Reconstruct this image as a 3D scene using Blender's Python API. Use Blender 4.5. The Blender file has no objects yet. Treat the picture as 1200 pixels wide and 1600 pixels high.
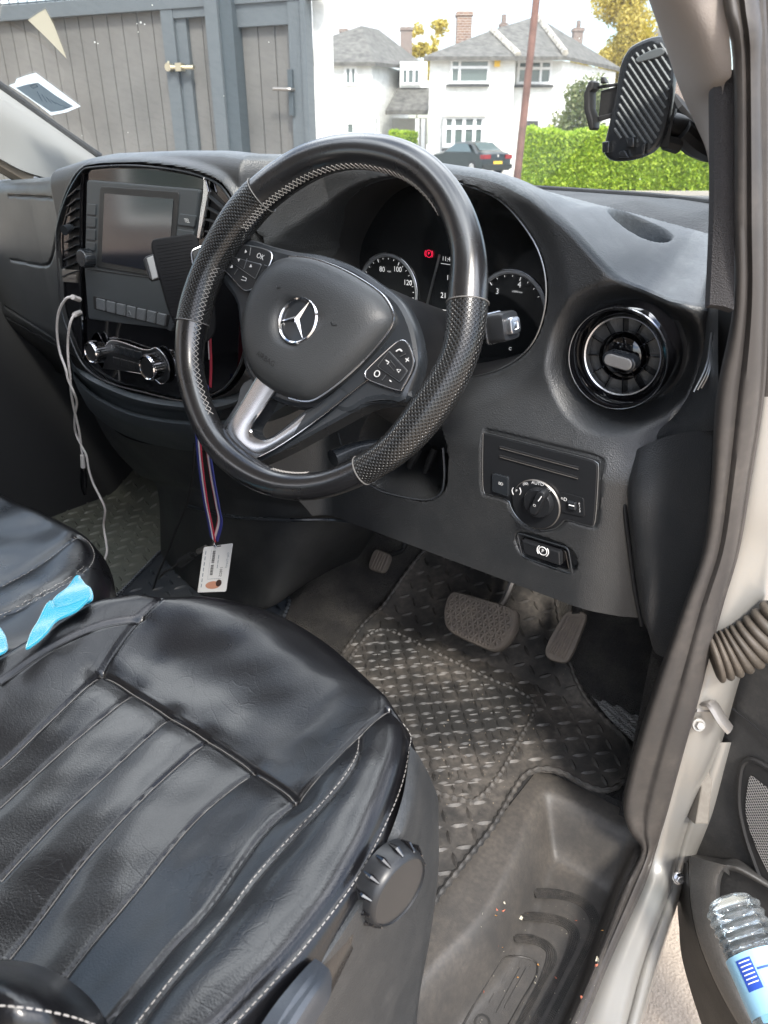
import bpy, bmesh, math, random
import numpy as np
from mathutils import Vector, Matrix, geometry
from math import sin, cos, pi, radians, sqrt, atan2
random.seed(7)
rng = np.random.default_rng(7)
S = bpy.context.scene
COL = S.collection

# ------------------------------------------------------------------ camera
FPX = 1155.0
TH = math.atan(579 / FPX)
YAW = radians(38.1)
RV = Vector((cos(YAW), sin(YAW), 0))
HV = Vector((-sin(YAW), cos(YAW), 0))
ZV = Vector((0, 0, 1))
FV = HV * cos(TH) - ZV * sin(TH)
UV = HV * sin(TH) + ZV * cos(TH)
CP = Vector((0, 0, 1.45))
cam = bpy.data.cameras.new('camera')
camo = bpy.data.objects.new('camera', cam)
COL.objects.link(camo)
M = Matrix((RV, UV, -FV)).transposed().to_4x4()
M.translation = CP
camo.matrix_world = M
cam.sensor_fit = 'VERTICAL'
cam.sensor_height = 36
cam.lens = 36 * FPX / 1600
cam.clip_start = 0.02
cam.clip_end = 3000
cam.dof.use_dof = True
cam.dof.focus_distance = 0.95
cam.dof.aperture_fstop = 11
S.camera = camo

# ------------------------------------------------------------------ sky, sun, exposure
SUN_EL, SUN_AZ = radians(48), radians(128)     # azimuth measured from +Y (forward) towards +X
w = bpy.data.worlds.new('World')
S.world = w
w.use_nodes = True
nt = w.node_tree
nt.nodes.clear()
def wn(t, **k):
    n = nt.nodes.new(t)
    for a, b in k.items(): setattr(n, a, b)
    return n
sky = wn('ShaderNodeTexSky', sky_type='NISHITA', sun_disc=False, sun_elevation=SUN_EL, sun_rotation=SUN_AZ)
sky.air_density = 1.0; sky.dust_density = 1.5
tc = wn('ShaderNodeTexCoord')
mp = wn('ShaderNodeMapping'); mp.inputs['Scale'].default_value = (1, 1, 2.6); mp.inputs['Location'].default_value = (0.35, 0.2, 0.1)
nz = wn('ShaderNodeTexNoise'); nz.inputs['Scale'].default_value = 2.1; nz.inputs['Detail'].default_value = 7; nz.inputs['Roughness'].default_value = .55
cr_ = wn('ShaderNodeValToRGB'); cr_.color_ramp.elements[0].position = .44; cr_.color_ramp.elements[1].position = .62
mx = wn('ShaderNodeMixRGB')
sxyz = wn('ShaderNodeSeparateXYZ'); nt.links.new(tc.outputs['Generated'], sxyz.inputs[0])
zr = wn('ShaderNodeMapRange'); zr.inputs['From Min'].default_value = 0; zr.inputs['From Max'].default_value = .85; zr.inputs['To Min'].default_value = 3.2; zr.inputs['To Max'].default_value = 24; nt.links.new(sxyz.outputs[2], zr.inputs['Value'])
cl_ = wn('ShaderNodeVectorMath', operation='SCALE'); cl_.inputs[0].default_value = (.97, .985, 1.03); nt.links.new(zr.outputs[0], cl_.inputs['Scale']); nt.links.new(cl_.outputs[0], mx.inputs[2])
bg = wn('ShaderNodeBackground'); bg.inputs['Strength'].default_value = 0.10
out = wn('ShaderNodeOutputWorld')
L = nt.links.new
L(tc.outputs['Generated'], mp.inputs['Vector']); L(mp.outputs[0], nz.inputs['Vector']); L(nz.outputs['Fac'], cr_.inputs[0])
L(cr_.outputs[0], mx.inputs[0]); L(sky.outputs[0], mx.inputs[1]); L(mx.outputs[0], bg.inputs['Color']); L(bg.outputs[0], out.inputs[0])
sd = bpy.data.lights.new('sun', 'SUN'); so = bpy.data.objects.new('sun', sd); COL.objects.link(so)
sd.energy = 1.5; sd.angle = radians(9); sd.color = (1, .95, .87)
sdir = Vector((sin(SUN_AZ) * cos(SUN_EL), cos(SUN_AZ) * cos(SUN_EL), sin(SUN_EL)))
so.rotation_euler = sdir.to_track_quat('Z', 'Y').to_euler(); so.location = (0, 0, 30)
S.view_settings.view_transform = 'Standard'; S.view_settings.look = 'None'
S.view_settings.exposure = 1.9; S.view_settings.gamma = 1
S.render.engine = 'CYCLES'
S.cycles.max_bounces = 8; S.cycles.transparent_max_bounces = 12
S.cycles.caustics_refractive = False; S.cycles.caustics_reflective = False

# ------------------------------------------------------------------ pixel rays -> points in the place
def D(px, py): return RV * ((px - 600) / FPX) + UV * ((800 - py) / FPX) + FV
def T(px, py, t): return CP + D(px, py) * t
def PX(px, py, x): d = D(px, py); return CP + d * (x / d.x)
def PY(px, py, y): d = D(px, py); return CP + d * (y / d.y)
def PZ(px, py, z): d = D(px, py); return CP + d * ((z - CP.z) / d.z)
def PL(px, py, p0, n): d = D(px, py); return CP + d * ((p0 - CP).dot(n) / d.dot(n))
def PH(px, py, dist): d = D(px, py); return CP + d * (dist / d.dot(HV))
def hit(px, py, f, t0=.2, t1=4):
    d = D(px, py)
    g = lambda t: (CP + d * t).z - f(*(CP + d * t).xy)
    n = 60; a = t0; ga = g(a)
    for i in range(1, n + 1):
        b = t0 + (t1 - t0) * i / n; gb = g(b)
        if ga > 0 >= gb:
            for _ in range(30):
                m = (a + b) / 2
                if g(m) > 0: a = m
                else: b = m
            break
        a, ga = b, gb
    return CP + d * a
def V(*a): return Vector(a)
def Vs(pts, f, *a): return [f(p[0], p[1], *a) for p in pts]

def crv(pts, n, closed=False):
    pts = [Vector(p) for p in pts]
    m = len(pts); den = []
    segs = m if closed else m - 1
    for i in range(segs):
        if closed: p0, p1, p2, p3 = pts[(i-1) % m], pts[i], pts[(i+1) % m], pts[(i+2) % m]
        else: p1, p2 = pts[i], pts[i+1]; p0 = pts[i-1] if i else p1*2-p2; p3 = pts[i+2] if i+2 < m else p2*2-p1
        for k in range(12):
            t = k / 12; t2 = t*t; t3 = t2*t
            den.append(.5*((2*p1)+(p2-p0)*t+(2*p0-5*p1+4*p2-p3)*t2+(3*p1-p0-3*p2+p3)*t3))
    den.append(pts[0].copy() if closed else pts[-1].copy())
    L_ = [0]
    for a, b in zip(den, den[1:]): L_.append(L_[-1] + (b-a).length)
    tot = L_[-1]; res = []; j = 0
    cnt = n if closed else n - 1
    for i in range(n):
        s = tot * i / cnt
        while j < len(den)-2 and L_[j+1] < s: j += 1
        seg = L_[j+1]-L_[j]
        res.append(den[j].lerp(den[j+1], 0 if seg < 1e-12 else min(1, (s-L_[j])/seg)))
    return res
def round_poly(pts, r, k=5):
    """sharp polygon -> polygon with rounded corners (r a length)"""
    o = []; m = len(pts)
    for i in range(m):
        p = Vector(pts[i]); a = Vector(pts[i-1]) - p; b = Vector(pts[(i+1) % m]) - p
        ra = min(r, a.length*.45, b.length*.45)
        A = p + a.normalized()*ra; B = p + b.normalized()*ra
        for j in range(k+1):
            t = j/k; o.append(A*(1-t)**2 + p*2*t*(1-t) + B*t*t)
    return o
def pnormal(pts):
    n = Vector((0, 0, 0))
    for a, b in zip(pts, pts[1:]+pts[:1]):
        n += Vector(((a.y-b.y)*(a.z+b.z), (a.z-b.z)*(a.x+b.x), (a.x-b.x)*(a.y+b.y)))
    return n.normalized()
def inset(pts, n, d):
    m = len(pts); res = []
    if pnormal(pts).dot(n) < 0: s = -1
    else: s = 1
    for i in range(m):
        a, p, b = pts[i-1], pts[i], pts[(i+1) % m]
        e1 = (p-a); e2 = (b-p)
        if e1.length < 1e-9: e1 = e2
        if e2.length < 1e-9: e2 = e1
        n1 = n.cross(e1.normalized()); n2 = n.cross(e2.normalized())
        v = (n1+n2); 
        if v.length < 1e-6: res.append(p.copy()); continue
        v = v.normalized(); c = max(.5, v.dot(n1))
        res.append(p + v*(s*d/c))
    return res
def smooth(a, b, x):
    t = np.clip((x-a)/(b-a), 0, 1); return t*t*(3-2*t)
def ssf(a, b, x):
    t = min(1, max(0, (x-a)/(b-a))); return t*t*(3-2*t)

_fontcache = {}
def text_geo(s):
    if s in _fontcache: return _fontcache[s]
    cu = bpy.data.curves.new('t', 'FONT'); cu.body = s; cu.size = 1; cu.align_x = 'CENTER'; cu.align_y = 'CENTER'; cu.resolution_u = 3
    o = bpy.data.objects.new('t', cu); COL.objects.link(o)
    bpy.context.view_layer.update()
    me = bpy.data.meshes.new_from_object(o.evaluated_get(bpy.context.evaluated_depsgraph_get()))
    r = ([v.co.copy() for v in me.vertices], [tuple(p.vertices) for p in me.polygons])
    bpy.data.objects.remove(o); bpy.data.curves.remove(cu); bpy.data.meshes.remove(me)
    _fontcache[s] = r
    return r

class MB:
    def __init__(s): s.v = []; s.f = []; s.m = []; s.uv = {}
    def add(s, v, f, mi=0, uv=None):
        o = len(s.v); s.v += [Vector(p) for p in v]
        for k, q in enumerate(f):
            if uv is not None: s.uv[len(s.f)] = uv[k]
            s.f.append(tuple(i+o for i in q)); s.m.append(mi)
        return s
    def grid(s, rows, mi=0, closed=False, uv=True, flip=False):
        nr, nc = len(rows), len(rows[0]); v = [p for r in rows for p in r]; f = []; uvs = []
        ul = [0]; mid = nr//2
        for i in range(1, nc+1): ul.append(ul[-1] + (rows[mid][i % nc]-rows[mid][i-1]).length)
        vl = [0]
        for j in range(1, nr): vl.append(vl[-1] + (rows[j][nc//2]-rows[j-1][nc//2]).length)
        for j in range(nr-1):
            for i in range(nc if closed else nc-1):
                i2 = (i+1) % nc
                q = [j*nc+i, j*nc+i2, (j+1)*nc+i2, (j+1)*nc+i]
                u = [(ul[i], vl[j]), (ul[i+1], vl[j]), (ul[i+1], vl[j+1]), (ul[i], vl[j+1])]
                if flip: q.reverse(); u.reverse()
                f.append(q); uvs.append(u)
        return s.add(v, f, mi, uvs)
    def patch(s, rows, nu, nv, mi=0, flip=False, thick=0, tdir=None):
        R = [crv(r, nu) for r in rows]
        Cc = [crv([R[j][i] for j in range(len(R))], nv) for i in range(nu)] if len(R) > 2 else [[R[0][i].lerp(R[1][i], k/(nv-1)) for k in range(nv)] for i in range(nu)]
        G = [[Cc[i][j] for i in range(nu)] for j in range(nv)]
        s.grid(G, mi, flip=flip)
        if thick:
            B = [[p + tdir*thick for p in r] for r in G]
            s.grid(B, mi, flip=not flip)
            s.grid([G[0], B[0]], mi); s.grid([G[-1], B[-1]], mi)
            s.grid([[r[0] for r in G], [r[0] for r in B]], mi); s.grid([[r[-1] for r in G], [r[-1] for r in B]], mi)
        return G
    def tube(s, pts, r, k=10, mi=0, closed=False, n=None, cap=True, flat=1.0, up=None):
        if n: pts = crv(pts, n, closed)
        m = len(pts); r = r if hasattr(r, '__len__') else [r]*m
        if len(r) != m:
            rr = r; r = [rr[int(i*(len(rr)-1)/(m-1))]*(1-((i*(len(rr)-1)/(m-1)) % 1)) + rr[min(len(rr)-1, int(i*(len(rr)-1)/(m-1))+1)]*((i*(len(rr)-1)/(m-1)) % 1) for i in range(m)]
        rows = []; prev = up
        for i in range(m):
            if closed: t = pts[(i+1) % m]-pts[i-1]
            else: t = pts[min(i+1, m-1)]-pts[max(i-1, 0)]
            t.normalize()
            if prev is None:
                a = Vector((0, 0, 1)) if abs(t.z) < .9 else Vector((1, 0, 0)); prev = t.cross(a)
            u = (prev - t*prev.dot(t)).normalized(); w_ = t.cross(u); 
            if up is None: prev = u
            rows.append([pts[i] + (u*cos(2*pi*j/k)*r[i] + w_*sin(2*pi*j/k)*r[i]*flat) for j in range(k)])
        if closed: rows.append(rows[0])
        s.grid(rows, mi, closed=True)
        if not closed and cap:
            s.add(rows[0], [list(range(k))], mi); s.add(rows[-1], [list(range(k))[::-1]], mi)
        return s
    def ribbon(s, pts, wv, mi=0, th=.0006):
        m = len(pts); ws = wv if isinstance(wv, list) else [wv]*m
        a = [p-w for p, w in zip(pts, ws)]; b = [p+w for p, w in zip(pts, ws)]
        n = [ (pts[min(i+1, m-1)]-pts[max(i-1, 0)]).cross(ws[i]).normalized()*th for i in range(m)]
        s.grid([a, b], mi); s.grid([[p+q for p, q in zip(b, n)], [p+q for p, q in zip(a, n)]], mi)
        s.grid([b, [p+q for p, q in zip(b, n)]], mi); s.grid([[p+q for p, q in zip(a, n)], a], mi)
        return s
    def slab(s, outl, n, h, b=.0006, mi=0, mi_top=None, back=0.0, dish=0):
        """outline on its base plane; raised by h along n, edge bevel b, skirt going back by `back`"""
        n = n.normalized(); o = [Vector(p) for p in outl]
        if pnormal(o).dot(n) < 0: o.reverse()
        m = len(o)
        rings = [[p - n*back for p in o], [p + n*(h-b) for p in o], [p + n*(h-b*.3) for p in inset(o, n, b*.3)], [p + n*h for p in inset(o, n, b)]]
        s.grid(rings, mi, closed=True)
        s.add(rings[-1], [list(range(m))], mi if mi_top is None else mi_top)
        return s
    def dome(s, outl, n, prof, mi=0, center=None, capmi=None):
        n = n.normalized(); o = [Vector(p) for p in outl]
        if pnormal(o).dot(n) < 0: o.reverse()
        c = center or sum(o, Vector((0, 0, 0)))/len(o)
        rings = [[c + (p-c)*sc + n*h for p in o] for sc, h in prof]
        s.grid(rings, mi, closed=True)
        s.add(rings[-1], [list(range(len(o)))], mi if capmi is None else capmi)
        return s
    def annulus(s, outer, inner, n, h, b=.001, mi=0, back=.0, k=64):
        n = n.normalized(); o = crv(outer, k, True)
        if pnormal(o).dot(n) < 0: o = o[::-1]
        i_ = crv(inner, k*2, True)
        if pnormal(i_).dot(n) < 0: i_ = i_[::-1]
        best = min(range(len(i_)), key=lambda j: (i_[j]-o[0]).length)
        ii = [i_[(best+2*q) % len(i_)] for q in range(k)]
        rings = [[p-n*back for p in o], [p+n*(h-b) for p in o], [p+n*h for p in inset(o, n, b)], [p+n*h for p in inset(ii, n, -b)], [p+n*(h-b) for p in ii], [p-n*back for p in ii]]
        s.grid(rings, mi, closed=True)
        return s
    def box(s, c, ax, ay, az, mi=0):
        c = Vector(c); v = []
        for sx in (-1, 1):
            for sy in (-1, 1):
                for sz in (-1, 1): v.append(c+ax*sx+ay*sy+az*sz)
        f = [(0, 1, 3, 2), (4, 6, 7, 5), (0, 4, 5, 1), (2, 3, 7, 6), (0, 2, 6, 4), (1, 5, 7, 3)]
        if ax.cross(ay).dot(az) < 0: f = [q[::-1] for q in f]
        return s.add(v, f, mi)
    def cyl(s, c, n, r, h, k=32, mi=0, r2=None, bev=0):
        n = n.normalized(); a = Vector((0, 0, 1)) if abs(n.z) < .9 else Vector((1, 0, 0)); u = n.cross(a).normalized(); w_ = n.cross(u)
        o = [c+(u*cos(2*pi*j/k)+w_*sin(2*pi*j/k))*r for j in range(k)]
        r2 = r if r2 is None else r2
        return s.dome(o, n, [(1, 0), (r2/r, h-bev), ((r2-bev*.4)/r, h-bev*.3), ((r2-bev)/r, h)], mi, center=c)
    def text(s, str_, p, xd, yd, size, mi=0, lift=0):
        v, f = text_geo(str_)
        xd = xd.normalized(); yd = yd.normalized(); n = xd.cross(yd).normalized()
        return s.add([p + xd*(q.x*size) + yd*(q.y*size) + n*lift for q in v], f, mi)
    def build(s, name, mats, parent=None, angle=35, label=None, uvname=True):
        if not isinstance(mats, (list, tuple)): mats = [mats]
        lo = Vector([min(p[i] for p in s.v) for i in range(3)]); hi = Vector([max(p[i] for p in s.v) for i in range(3)])
        org = (lo+hi)/2
        if parent is None: org.z = lo.z
        me = bpy.data.meshes.new(name)
        me.from_pydata([p-org for p in s.v], [], s.f)
        for m_ in mats: me.materials.append(m_)
        me.polygons.foreach_set('material_index', s.m)
        if s.uv:
            ul = me.uv_layers.new(name='UVMap')
            for i, q in s.uv.items():
                ls = me.polygons[i].loop_start
                for j, c in enumerate(q): ul.data[ls+j].uv = c
        me.shade_smooth(); me.set_sharp_from_angle(angle=radians(angle))
        me.validate()
        o = bpy.data.objects.new(name, me); COL.objects.link(o)
        o.location = org
        if parent: o.parent = parent; o.matrix_parent_inverse = Matrix.Translation(-wloc(parent))
        if label: o['label'] = label
        WL[o.name] = org
        return o
WL = {}
def wloc(o): return WL[o.name]
def empty(name, loc, parent=None):
    o = bpy.data.objects.new(name, None); COL.objects.link(o); o.location = loc; o.empty_display_size = .1
    if parent: o.parent = parent; o.matrix_parent_inverse = Matrix.Translation(-wloc(parent))
    WL[o.name] = Vector(loc)
    return o
def tag(o, label=None, cat=None, group=None, kind=None):
    if label: o['label'] = label
    if cat: o['category'] = cat
    if group: o['group'] = group
    if kind: o['kind'] = kind
    return o

# ------------------------------------------------------------------ materials
def mat(name, col, rough=.5, metal=0, grain=None, gstr=.3, dust=0, dustcol=(.35, .33, .3), coat=0, spec=.5, rvar=.06, uvp=None, wrinkle=0, dscale=14, sheen=0, emit=None, alpha=None, cvar=0, gdist=.0004, ior=1.5, crough=.08):
    m = bpy.data.materials.new(name); m.use_nodes = True; t = m.node_tree; N = t.nodes; K = t.links.new
    b = N['Principled BSDF']
    b.inputs['Base Color'].default_value = (*col, 1); b.inputs['Roughness'].default_value = rough; b.inputs['Metallic'].default_value = metal
    b.inputs['Specular IOR Level'].default_value = spec; b.inputs['IOR'].default_value = ior; b.inputs['Coat Weight'].default_value = coat; b.inputs['Coat Roughness'].default_value = crough
    if sheen: b.inputs['Sheen Weight'].default_value = sheen; b.inputs['Sheen Roughness'].default_value = .4
    if emit: b.inputs['Emission Color'].default_value = (*emit[0], 1); b.inputs['Emission Strength'].default_value = emit[1]
    tcn = N.new('ShaderNodeTexCoord'); obj = tcn.outputs['Object']
    geo = N.new('ShaderNodeNewGeometry'); pos = geo.outputs['Position']
    def noise(sc, det=4, src=pos, ro=.5):
        n = N.new('ShaderNodeTexNoise'); n.inputs['Scale'].default_value = sc; n.inputs['Detail'].default_value = det; n.inputs['Roughness'].default_value = ro; K(src, n.inputs['Vector']); return n.outputs['Fac']
    def ramp(src, a, b_, ca=0., cb=1.):
        n = N.new('ShaderNodeMapRange'); n.inputs['From Min'].default_value = a; n.inputs['From Max'].default_value = b_; n.inputs['To Min'].default_value = ca; n.inputs['To Max'].default_value = cb; K(src, n.inputs['Value']); return n.outputs['Result']
    def mth(op, a, b_=None, c=None):
        n = N.new('ShaderNodeMath'); n.operation = op
        for i, q in enumerate((a, b_, c)):
            if q is None: continue
            if isinstance(q, (int, float)): n.inputs[i].default_value = q
            else: K(q, n.inputs[i])
        return n.outputs[0]
    base = None
    def mixc(f, c1, c2):
        n = N.new('ShaderNodeMixRGB'); K(f, n.inputs[0])
        for i, c in ((1, c1), (2, c2)):
            if isinstance(c, tuple): n.inputs[i].default_value = (*c, 1)
            else: K(c, n.inputs[i])
        return n.outputs[0]
    cur = tuple(col)
    if cvar:
        cur = mixc(ramp(noise(3.1, 5), .3, .7), tuple(c*(1-cvar) for c in col), tuple(min(1, c*(1+cvar)) for c in col))
    if dust:
        d = mth('MULTIPLY', ramp(noise(dscale, 8, ro=.7), .42, .75), ramp(noise(dscale*20, 3), .3, .7, .3, 1))
        cur = mixc(mth('MULTIPLY', d, dust), cur, dustcol)
    hs = []
    if grain:
        vo = N.new('ShaderNodeTexVoronoi'); vo.inputs['Scale'].default_value = grain; vo.feature = 'F1'; K(pos, vo.inputs['Vector'])
        hs.append((vo.outputs['Distance'], gstr, gdist))
    if uvp:   # perforation dots, uvp = (pitch, dot radius share)
        um = N.new('ShaderNodeUVMap'); 
        mpn = N.new('ShaderNodeMapping'); mpn.inputs['Rotation'].default_value = (0, 0, radians(45)); mpn.inputs['Scale'].default_value = (1/uvp[0],)*3; K(um.outputs[0], mpn.inputs[0])
        vo = N.new('ShaderNodeTexVoronoi'); vo.inputs['Scale'].default_value = 1; vo.inputs['Randomness'].default_value = 0; vo.voronoi_dimensions = '2D'; K(mpn.outputs[0], vo.inputs['Vector'])
        dd = ramp(vo.outputs['Distance'], uvp[1]*.7, uvp[1]*1.5)
        hs.append((dd, 1.0, uvp[2]))
        cur = mixc(dd, (.003, .003, .003), cur)
    if wrinkle:
        vo = N.new('ShaderNodeTexVoronoi'); vo.inputs['Scale'].default_value = 38; vo.feature = 'DISTANCE_TO_EDGE'
        wn_ = N.new('ShaderNodeTexNoise'); wn_.inputs['Scale'].default_value = 9; K(pos, wn_.inputs['Vector'])
        va = N.new('ShaderNodeMixRGB'); va.inputs[0].default_value = .12; K(pos, va.inputs[1]); K(wn_.outputs['Color'], va.inputs[2]); K(va.outputs[0], vo.inputs['Vector'])
        msk = ramp(noise(6, 3), .45, .62)
        hs.append((mth('MULTIPLY', ramp(vo.outputs['Distance'], 0, .04, -1, 0), msk), wrinkle, .0010))
    nrm = None
    for hsrc, st, dist in hs:
        bn = N.new('ShaderNodeBump'); bn.inputs['Strength'].default_value = st; bn.inputs['Distance'].default_value = dist; K(hsrc, bn.inputs['Height'])
        if nrm is not None: K(nrm, bn.inputs['Normal'])
        nrm = bn.outputs[0]
    if nrm is not None: K(nrm, b.inputs['Normal'])
    if rvar: K(ramp(noise(11, 6), .25, .75, max(.02, rough-rvar), min(1, rough+rvar)), b.inputs['Roughness'])
    if not isinstance(cur, tuple): K(cur, b.inputs['Base Color'])
    return m
P = {}
P['dash'] = mat('soft_dash_plastic', (.024, .0255, .0275), .38, grain=640, gstr=.6, dust=.06, gdist=.0006, spec=.75)
P['dashtop'] = mat('dusty_skylit_dash_plastic', (.048, .056, .064), .42, grain=640, gstr=.5, gdist=.0006, dust=.28, dustcol=(.35, .38, .40), spec=.55)  # dust, plus the sky's bluish brightening put into the colour
P['plast'] = mat('dark_grained_plastic', (.017, .018, .019), .5, grain=900, gstr=.3, dust=.08)
P['matte'] = mat('matte_black_plastic', (.014, .014, .015), .55, dust=.05)
P['hollow'] = mat('black_recess', (.006, .006, .007), .6)
P['gloss'] = mat('piano_black', (.004, .004, .005), .06, coat=1, rvar=.02)
P['satin'] = mat('satin_black_plastic', (.020, .023, .027), .28, spec=.6, rvar=.05)
P['chrome'] = mat('chrome', (.78, .78, .80), .12, 1, rvar=.05)
P['silver'] = mat('satin_silver', (.62, .63, .66), .26, 1, rvar=.06)
P['dsilver'] = mat('dark_silver', (.25, .26, .27), .3, .9)
P['leather'] = mat('black_leather', (.0050, .0050, .0060), .30, grain=620, gstr=.28, wrinkle=.11, spec=.5, rvar=.06, gdist=.0004, coat=.24, crough=.13, ior=1.5)
P['leather2'] = mat('black_leather_insert', (.014, .014, .017), .30, grain=380, gstr=.6, wrinkle=.25, spec=.65, rvar=.10, gdist=.0007, coat=.15)
P['wleather'] = mat('smooth_wheel_leather', (.008, .008, .009), .28, grain=900, gstr=.10, spec=.8, rvar=.08, coat=.35, ior=1.6)
P['perf'] = mat('perforated_leather', (.013, .013, .013), .27, uvp=(.0036, .27, .0009), spec=.65, coat=.15)
P['thread'] = mat('grey_thread', (.34, .32, .30), .7)
P['dthread'] = mat('dark_thread', (.13, .125, .12), .6)
P['lit'] = mat('display_print', (.7, .7, .7), .5, rvar=0, emit=((1, 1, 1), .12))
P['airbag'] = mat('airbag_plastic', (.028, .030, .032), .46, grain=800, gstr=.4, spec=.55)
P['white'] = mat('white_print', (.8, .8, .8), .5, rvar=0)
P['btn'] = mat('button_black', (.014, .015, .017), .38)
P['fabric'] = mat('grey_pillar_fabric', (.30, .265, .24), .9, grain=1100, gstr=.5, sheen=.2, rvar=0)
P['rubber'] = mat('door_seal_rubber', (.042, .038, .036), .5, dust=.40, dustcol=(.19, .165, .14), dscale=6)
P['paint'] = mat('silver_body_paint', (.33, .32, .30), .40, .45, dust=.35, dustcol=(.42, .36, .28), coat=.5, dscale=9)
P['carpet'] = mat('dark_carpet', (.018, .017, .017), .95, grain=420, gstr=.9, dust=.45, dustcol=(.13, .12, .10), rvar=0, gdist=.002)
P['ribcarpet'] = mat('grey_carpet', (.2, .2, .2), .95, grain=260, gstr=1, dust=.6, dustcol=(.3, .29, .27), rvar=0, gdist=.003, dscale=60)
P['mat'] = mat('dirty_rubber_mat', (.027, .0265, .026), .54, dust=.85, dustcol=(.24, .21, .18), dscale=5, grain=500, gstr=.2)
P['mat2'] = mat('rubber_mat', (.12, .125, .105), .45, dust=.55, dustcol=(.25, .24, .18), dscale=7)
P['step'] = mat('step_plastic', (.050, .047, .044), .5, grain=700, gstr=.4, dust=.45, dustcol=(.20, .17, .14), dscale=8)
P['pedal'] = mat('dusty_pedal_rubber', (.13, .112, .095), .75, dust=.6, dustcol=(.27, .22, .17), dscale=30)
P['steel'] = mat('bare_steel', (.30, .28, .26), .4, .8)
P['vin'] = 0
P['bellow'] = mat('door_gaiter_rubber', (.055, .045, .035), .6, dust=.6, dustcol=(.2, .16, .12), dscale=20)
P['glassblk'] = mat('cluster_lens_black', (.010, .011, .012), .12, coat=.6, rvar=.02)
P['screen'] = mat('dark_screen', (.012, .014, .02), .10, spec=1, coat=1, rvar=.01)
P['red'] = mat('red_print', (.6, .0, .03), .4, emit=((1, .02, .08), .45))
P['dial'] = mat('dial_ring', (.22, .23, .24), .4)
P['cloth'] = mat('blue_microfibre', (.0, .25, .38), .95, grain=900, gstr=.9, sheen=.6, rvar=0, gdist=.001)
P['cable'] = mat('white_cable', (.62, .58, .55), .5)
P['bcable'] = mat('black_cable', (.012, .012, .012), .5)

def glassmat(name, tint=(1, 1, 1), refl=.06, rough=0.0, dirt_haze=0):
    m = bpy.data.materials.new(name); m.use_nodes = True; t = m.node_tree; N = t.nodes; K = t.links.new; N.clear()
    o = N.new('ShaderNodeOutputMaterial'); tr = N.new('ShaderNodeBsdfTransparent'); tr.inputs[0].default_value = (*tint, 1)
    g = N.new('ShaderNodeBsdfGlossy'); g.inputs['Roughness'].default_value = rough
    fr = N.new('ShaderNodeFresnel'); fr.inputs['IOR'].default_value = 1.45
    ms = N.new('ShaderNodeMixShader'); K(fr.outputs[0], ms.inputs[0]); K(tr.outputs[0], ms.inputs[1]); K(g.outputs[0], ms.inputs[2])
    last = ms.outputs[0]
    if dirt_haze:
        geo = N.new('ShaderNodeNewGeometry'); nn = N.new('ShaderNodeTexNoise'); nn.inputs['Scale'].default_value = 60; nn.inputs['Detail'].default_value = 8; K(geo.outputs['Position'], nn.inputs['Vector'])
        mr = N.new('ShaderNodeMapRange'); mr.inputs['From Min'].default_value = .45; mr.inputs['From Max'].default_value = .85; mr.inputs['To Min'].default_value = dirt_haze*.35; mr.inputs['To Max'].default_value = dirt_haze*1.6; K(nn.outputs['Fac'], mr.inputs['Value'])
        df = N.new('ShaderNodeBsdfDiffuse'); df.inputs[0].default_value = (.6, .62, .62, 1)
        m2 = N.new('ShaderNodeMixShader'); K(mr.outputs[0], m2.inputs[0]); K(last, m2.inputs[1]); K(df.outputs[0], m2.inputs[2]); last = m2.outputs[0]
    K(last, o.inputs[0]); return m

def papermat(name, c, tr=.5):
    m = bpy.data.materials.new(name); m.use_nodes = True; N = m.node_tree.nodes; K = m.node_tree.links.new
    b = N['Principled BSDF']; b.inputs['Base Color'].default_value = (*c, 1); b.inputs['Roughness'].default_value = .5
    t = N.new('ShaderNodeBsdfTranslucent'); t.inputs[0].default_value = (*c, 1); x = N.new('ShaderNodeMixShader'); x.inputs[0].default_value = tr
    K(b.outputs[0], x.inputs[1]); K(t.outputs[0], x.inputs[2]); K(x.outputs[0], N['Material Output'].inputs[0]); return m
# ------------------------------------------------------------------ the street outside
P['concrete'] = mat('concrete_drive', (.34, .28, .22), .9, grain=180, gstr=.6, dust=.5, dustcol=(.5, .43, .35), rvar=0, gdist=.003, dscale=30)
P['asphalt'] = mat('asphalt_road', (.12, .12, .12), .9, grain=60, gstr=.4, rvar=0)
P['paving'] = mat('pale_paving', (.42, .38, .33), .9, dust=.4, dustcol=(.3, .25, .2), rvar=0, dscale=2)
P['render'] = mat('white_render', (.72, .72, .69), .9, rvar=0, cvar=.10)
P['tile'] = mat('grey_roof_tile', (.11, .105, .095), .85, rvar=0, cvar=.4)
P['ridge'] = mat('pale_ridge_tile', (.42, .39, .34), .8, rvar=0, cvar=.4)
P['upvc'] = mat('white_window_frame', (.8, .8, .8), .5, rvar=0)
P['pane'] = mat('window_pane', (.10, .13, .13), .08, rvar=0, spec=1)
P['greyrender'] = mat('grey_render', (.52, .51, .48), .9, rvar=0)  # greyer render for the porch wall and bay canopy
P['gutter'] = mat('dark_gutter', (.05, .05, .05), .5, rvar=0)
P['gateboard'] = mat('grey_gate_board', (.135, .13, .122), .65, rvar=.03, cvar=.16)
P['gateframe'] = mat('blue_grey_gate_frame', (.10, .115, .125), .5, rvar=.03)
P['gatedark'] = mat('dark_metal_shaded_post', (.055, .07, .08), .5, rvar=.03)
P['brass'] = mat('brass', (.75, .68, .5), .3, 1)
P['pole'] = mat('rusty_brown_pole', (.17, .09, .07), .8, rvar=0, cvar=.3)
P['bark'] = mat('bark', (.09, .06, .04), .9, rvar=0)
P['carpaint'] = mat('dark_green_car_paint', (.006, .010, .010), .3, .0, coat=.4, rvar=0)
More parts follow.
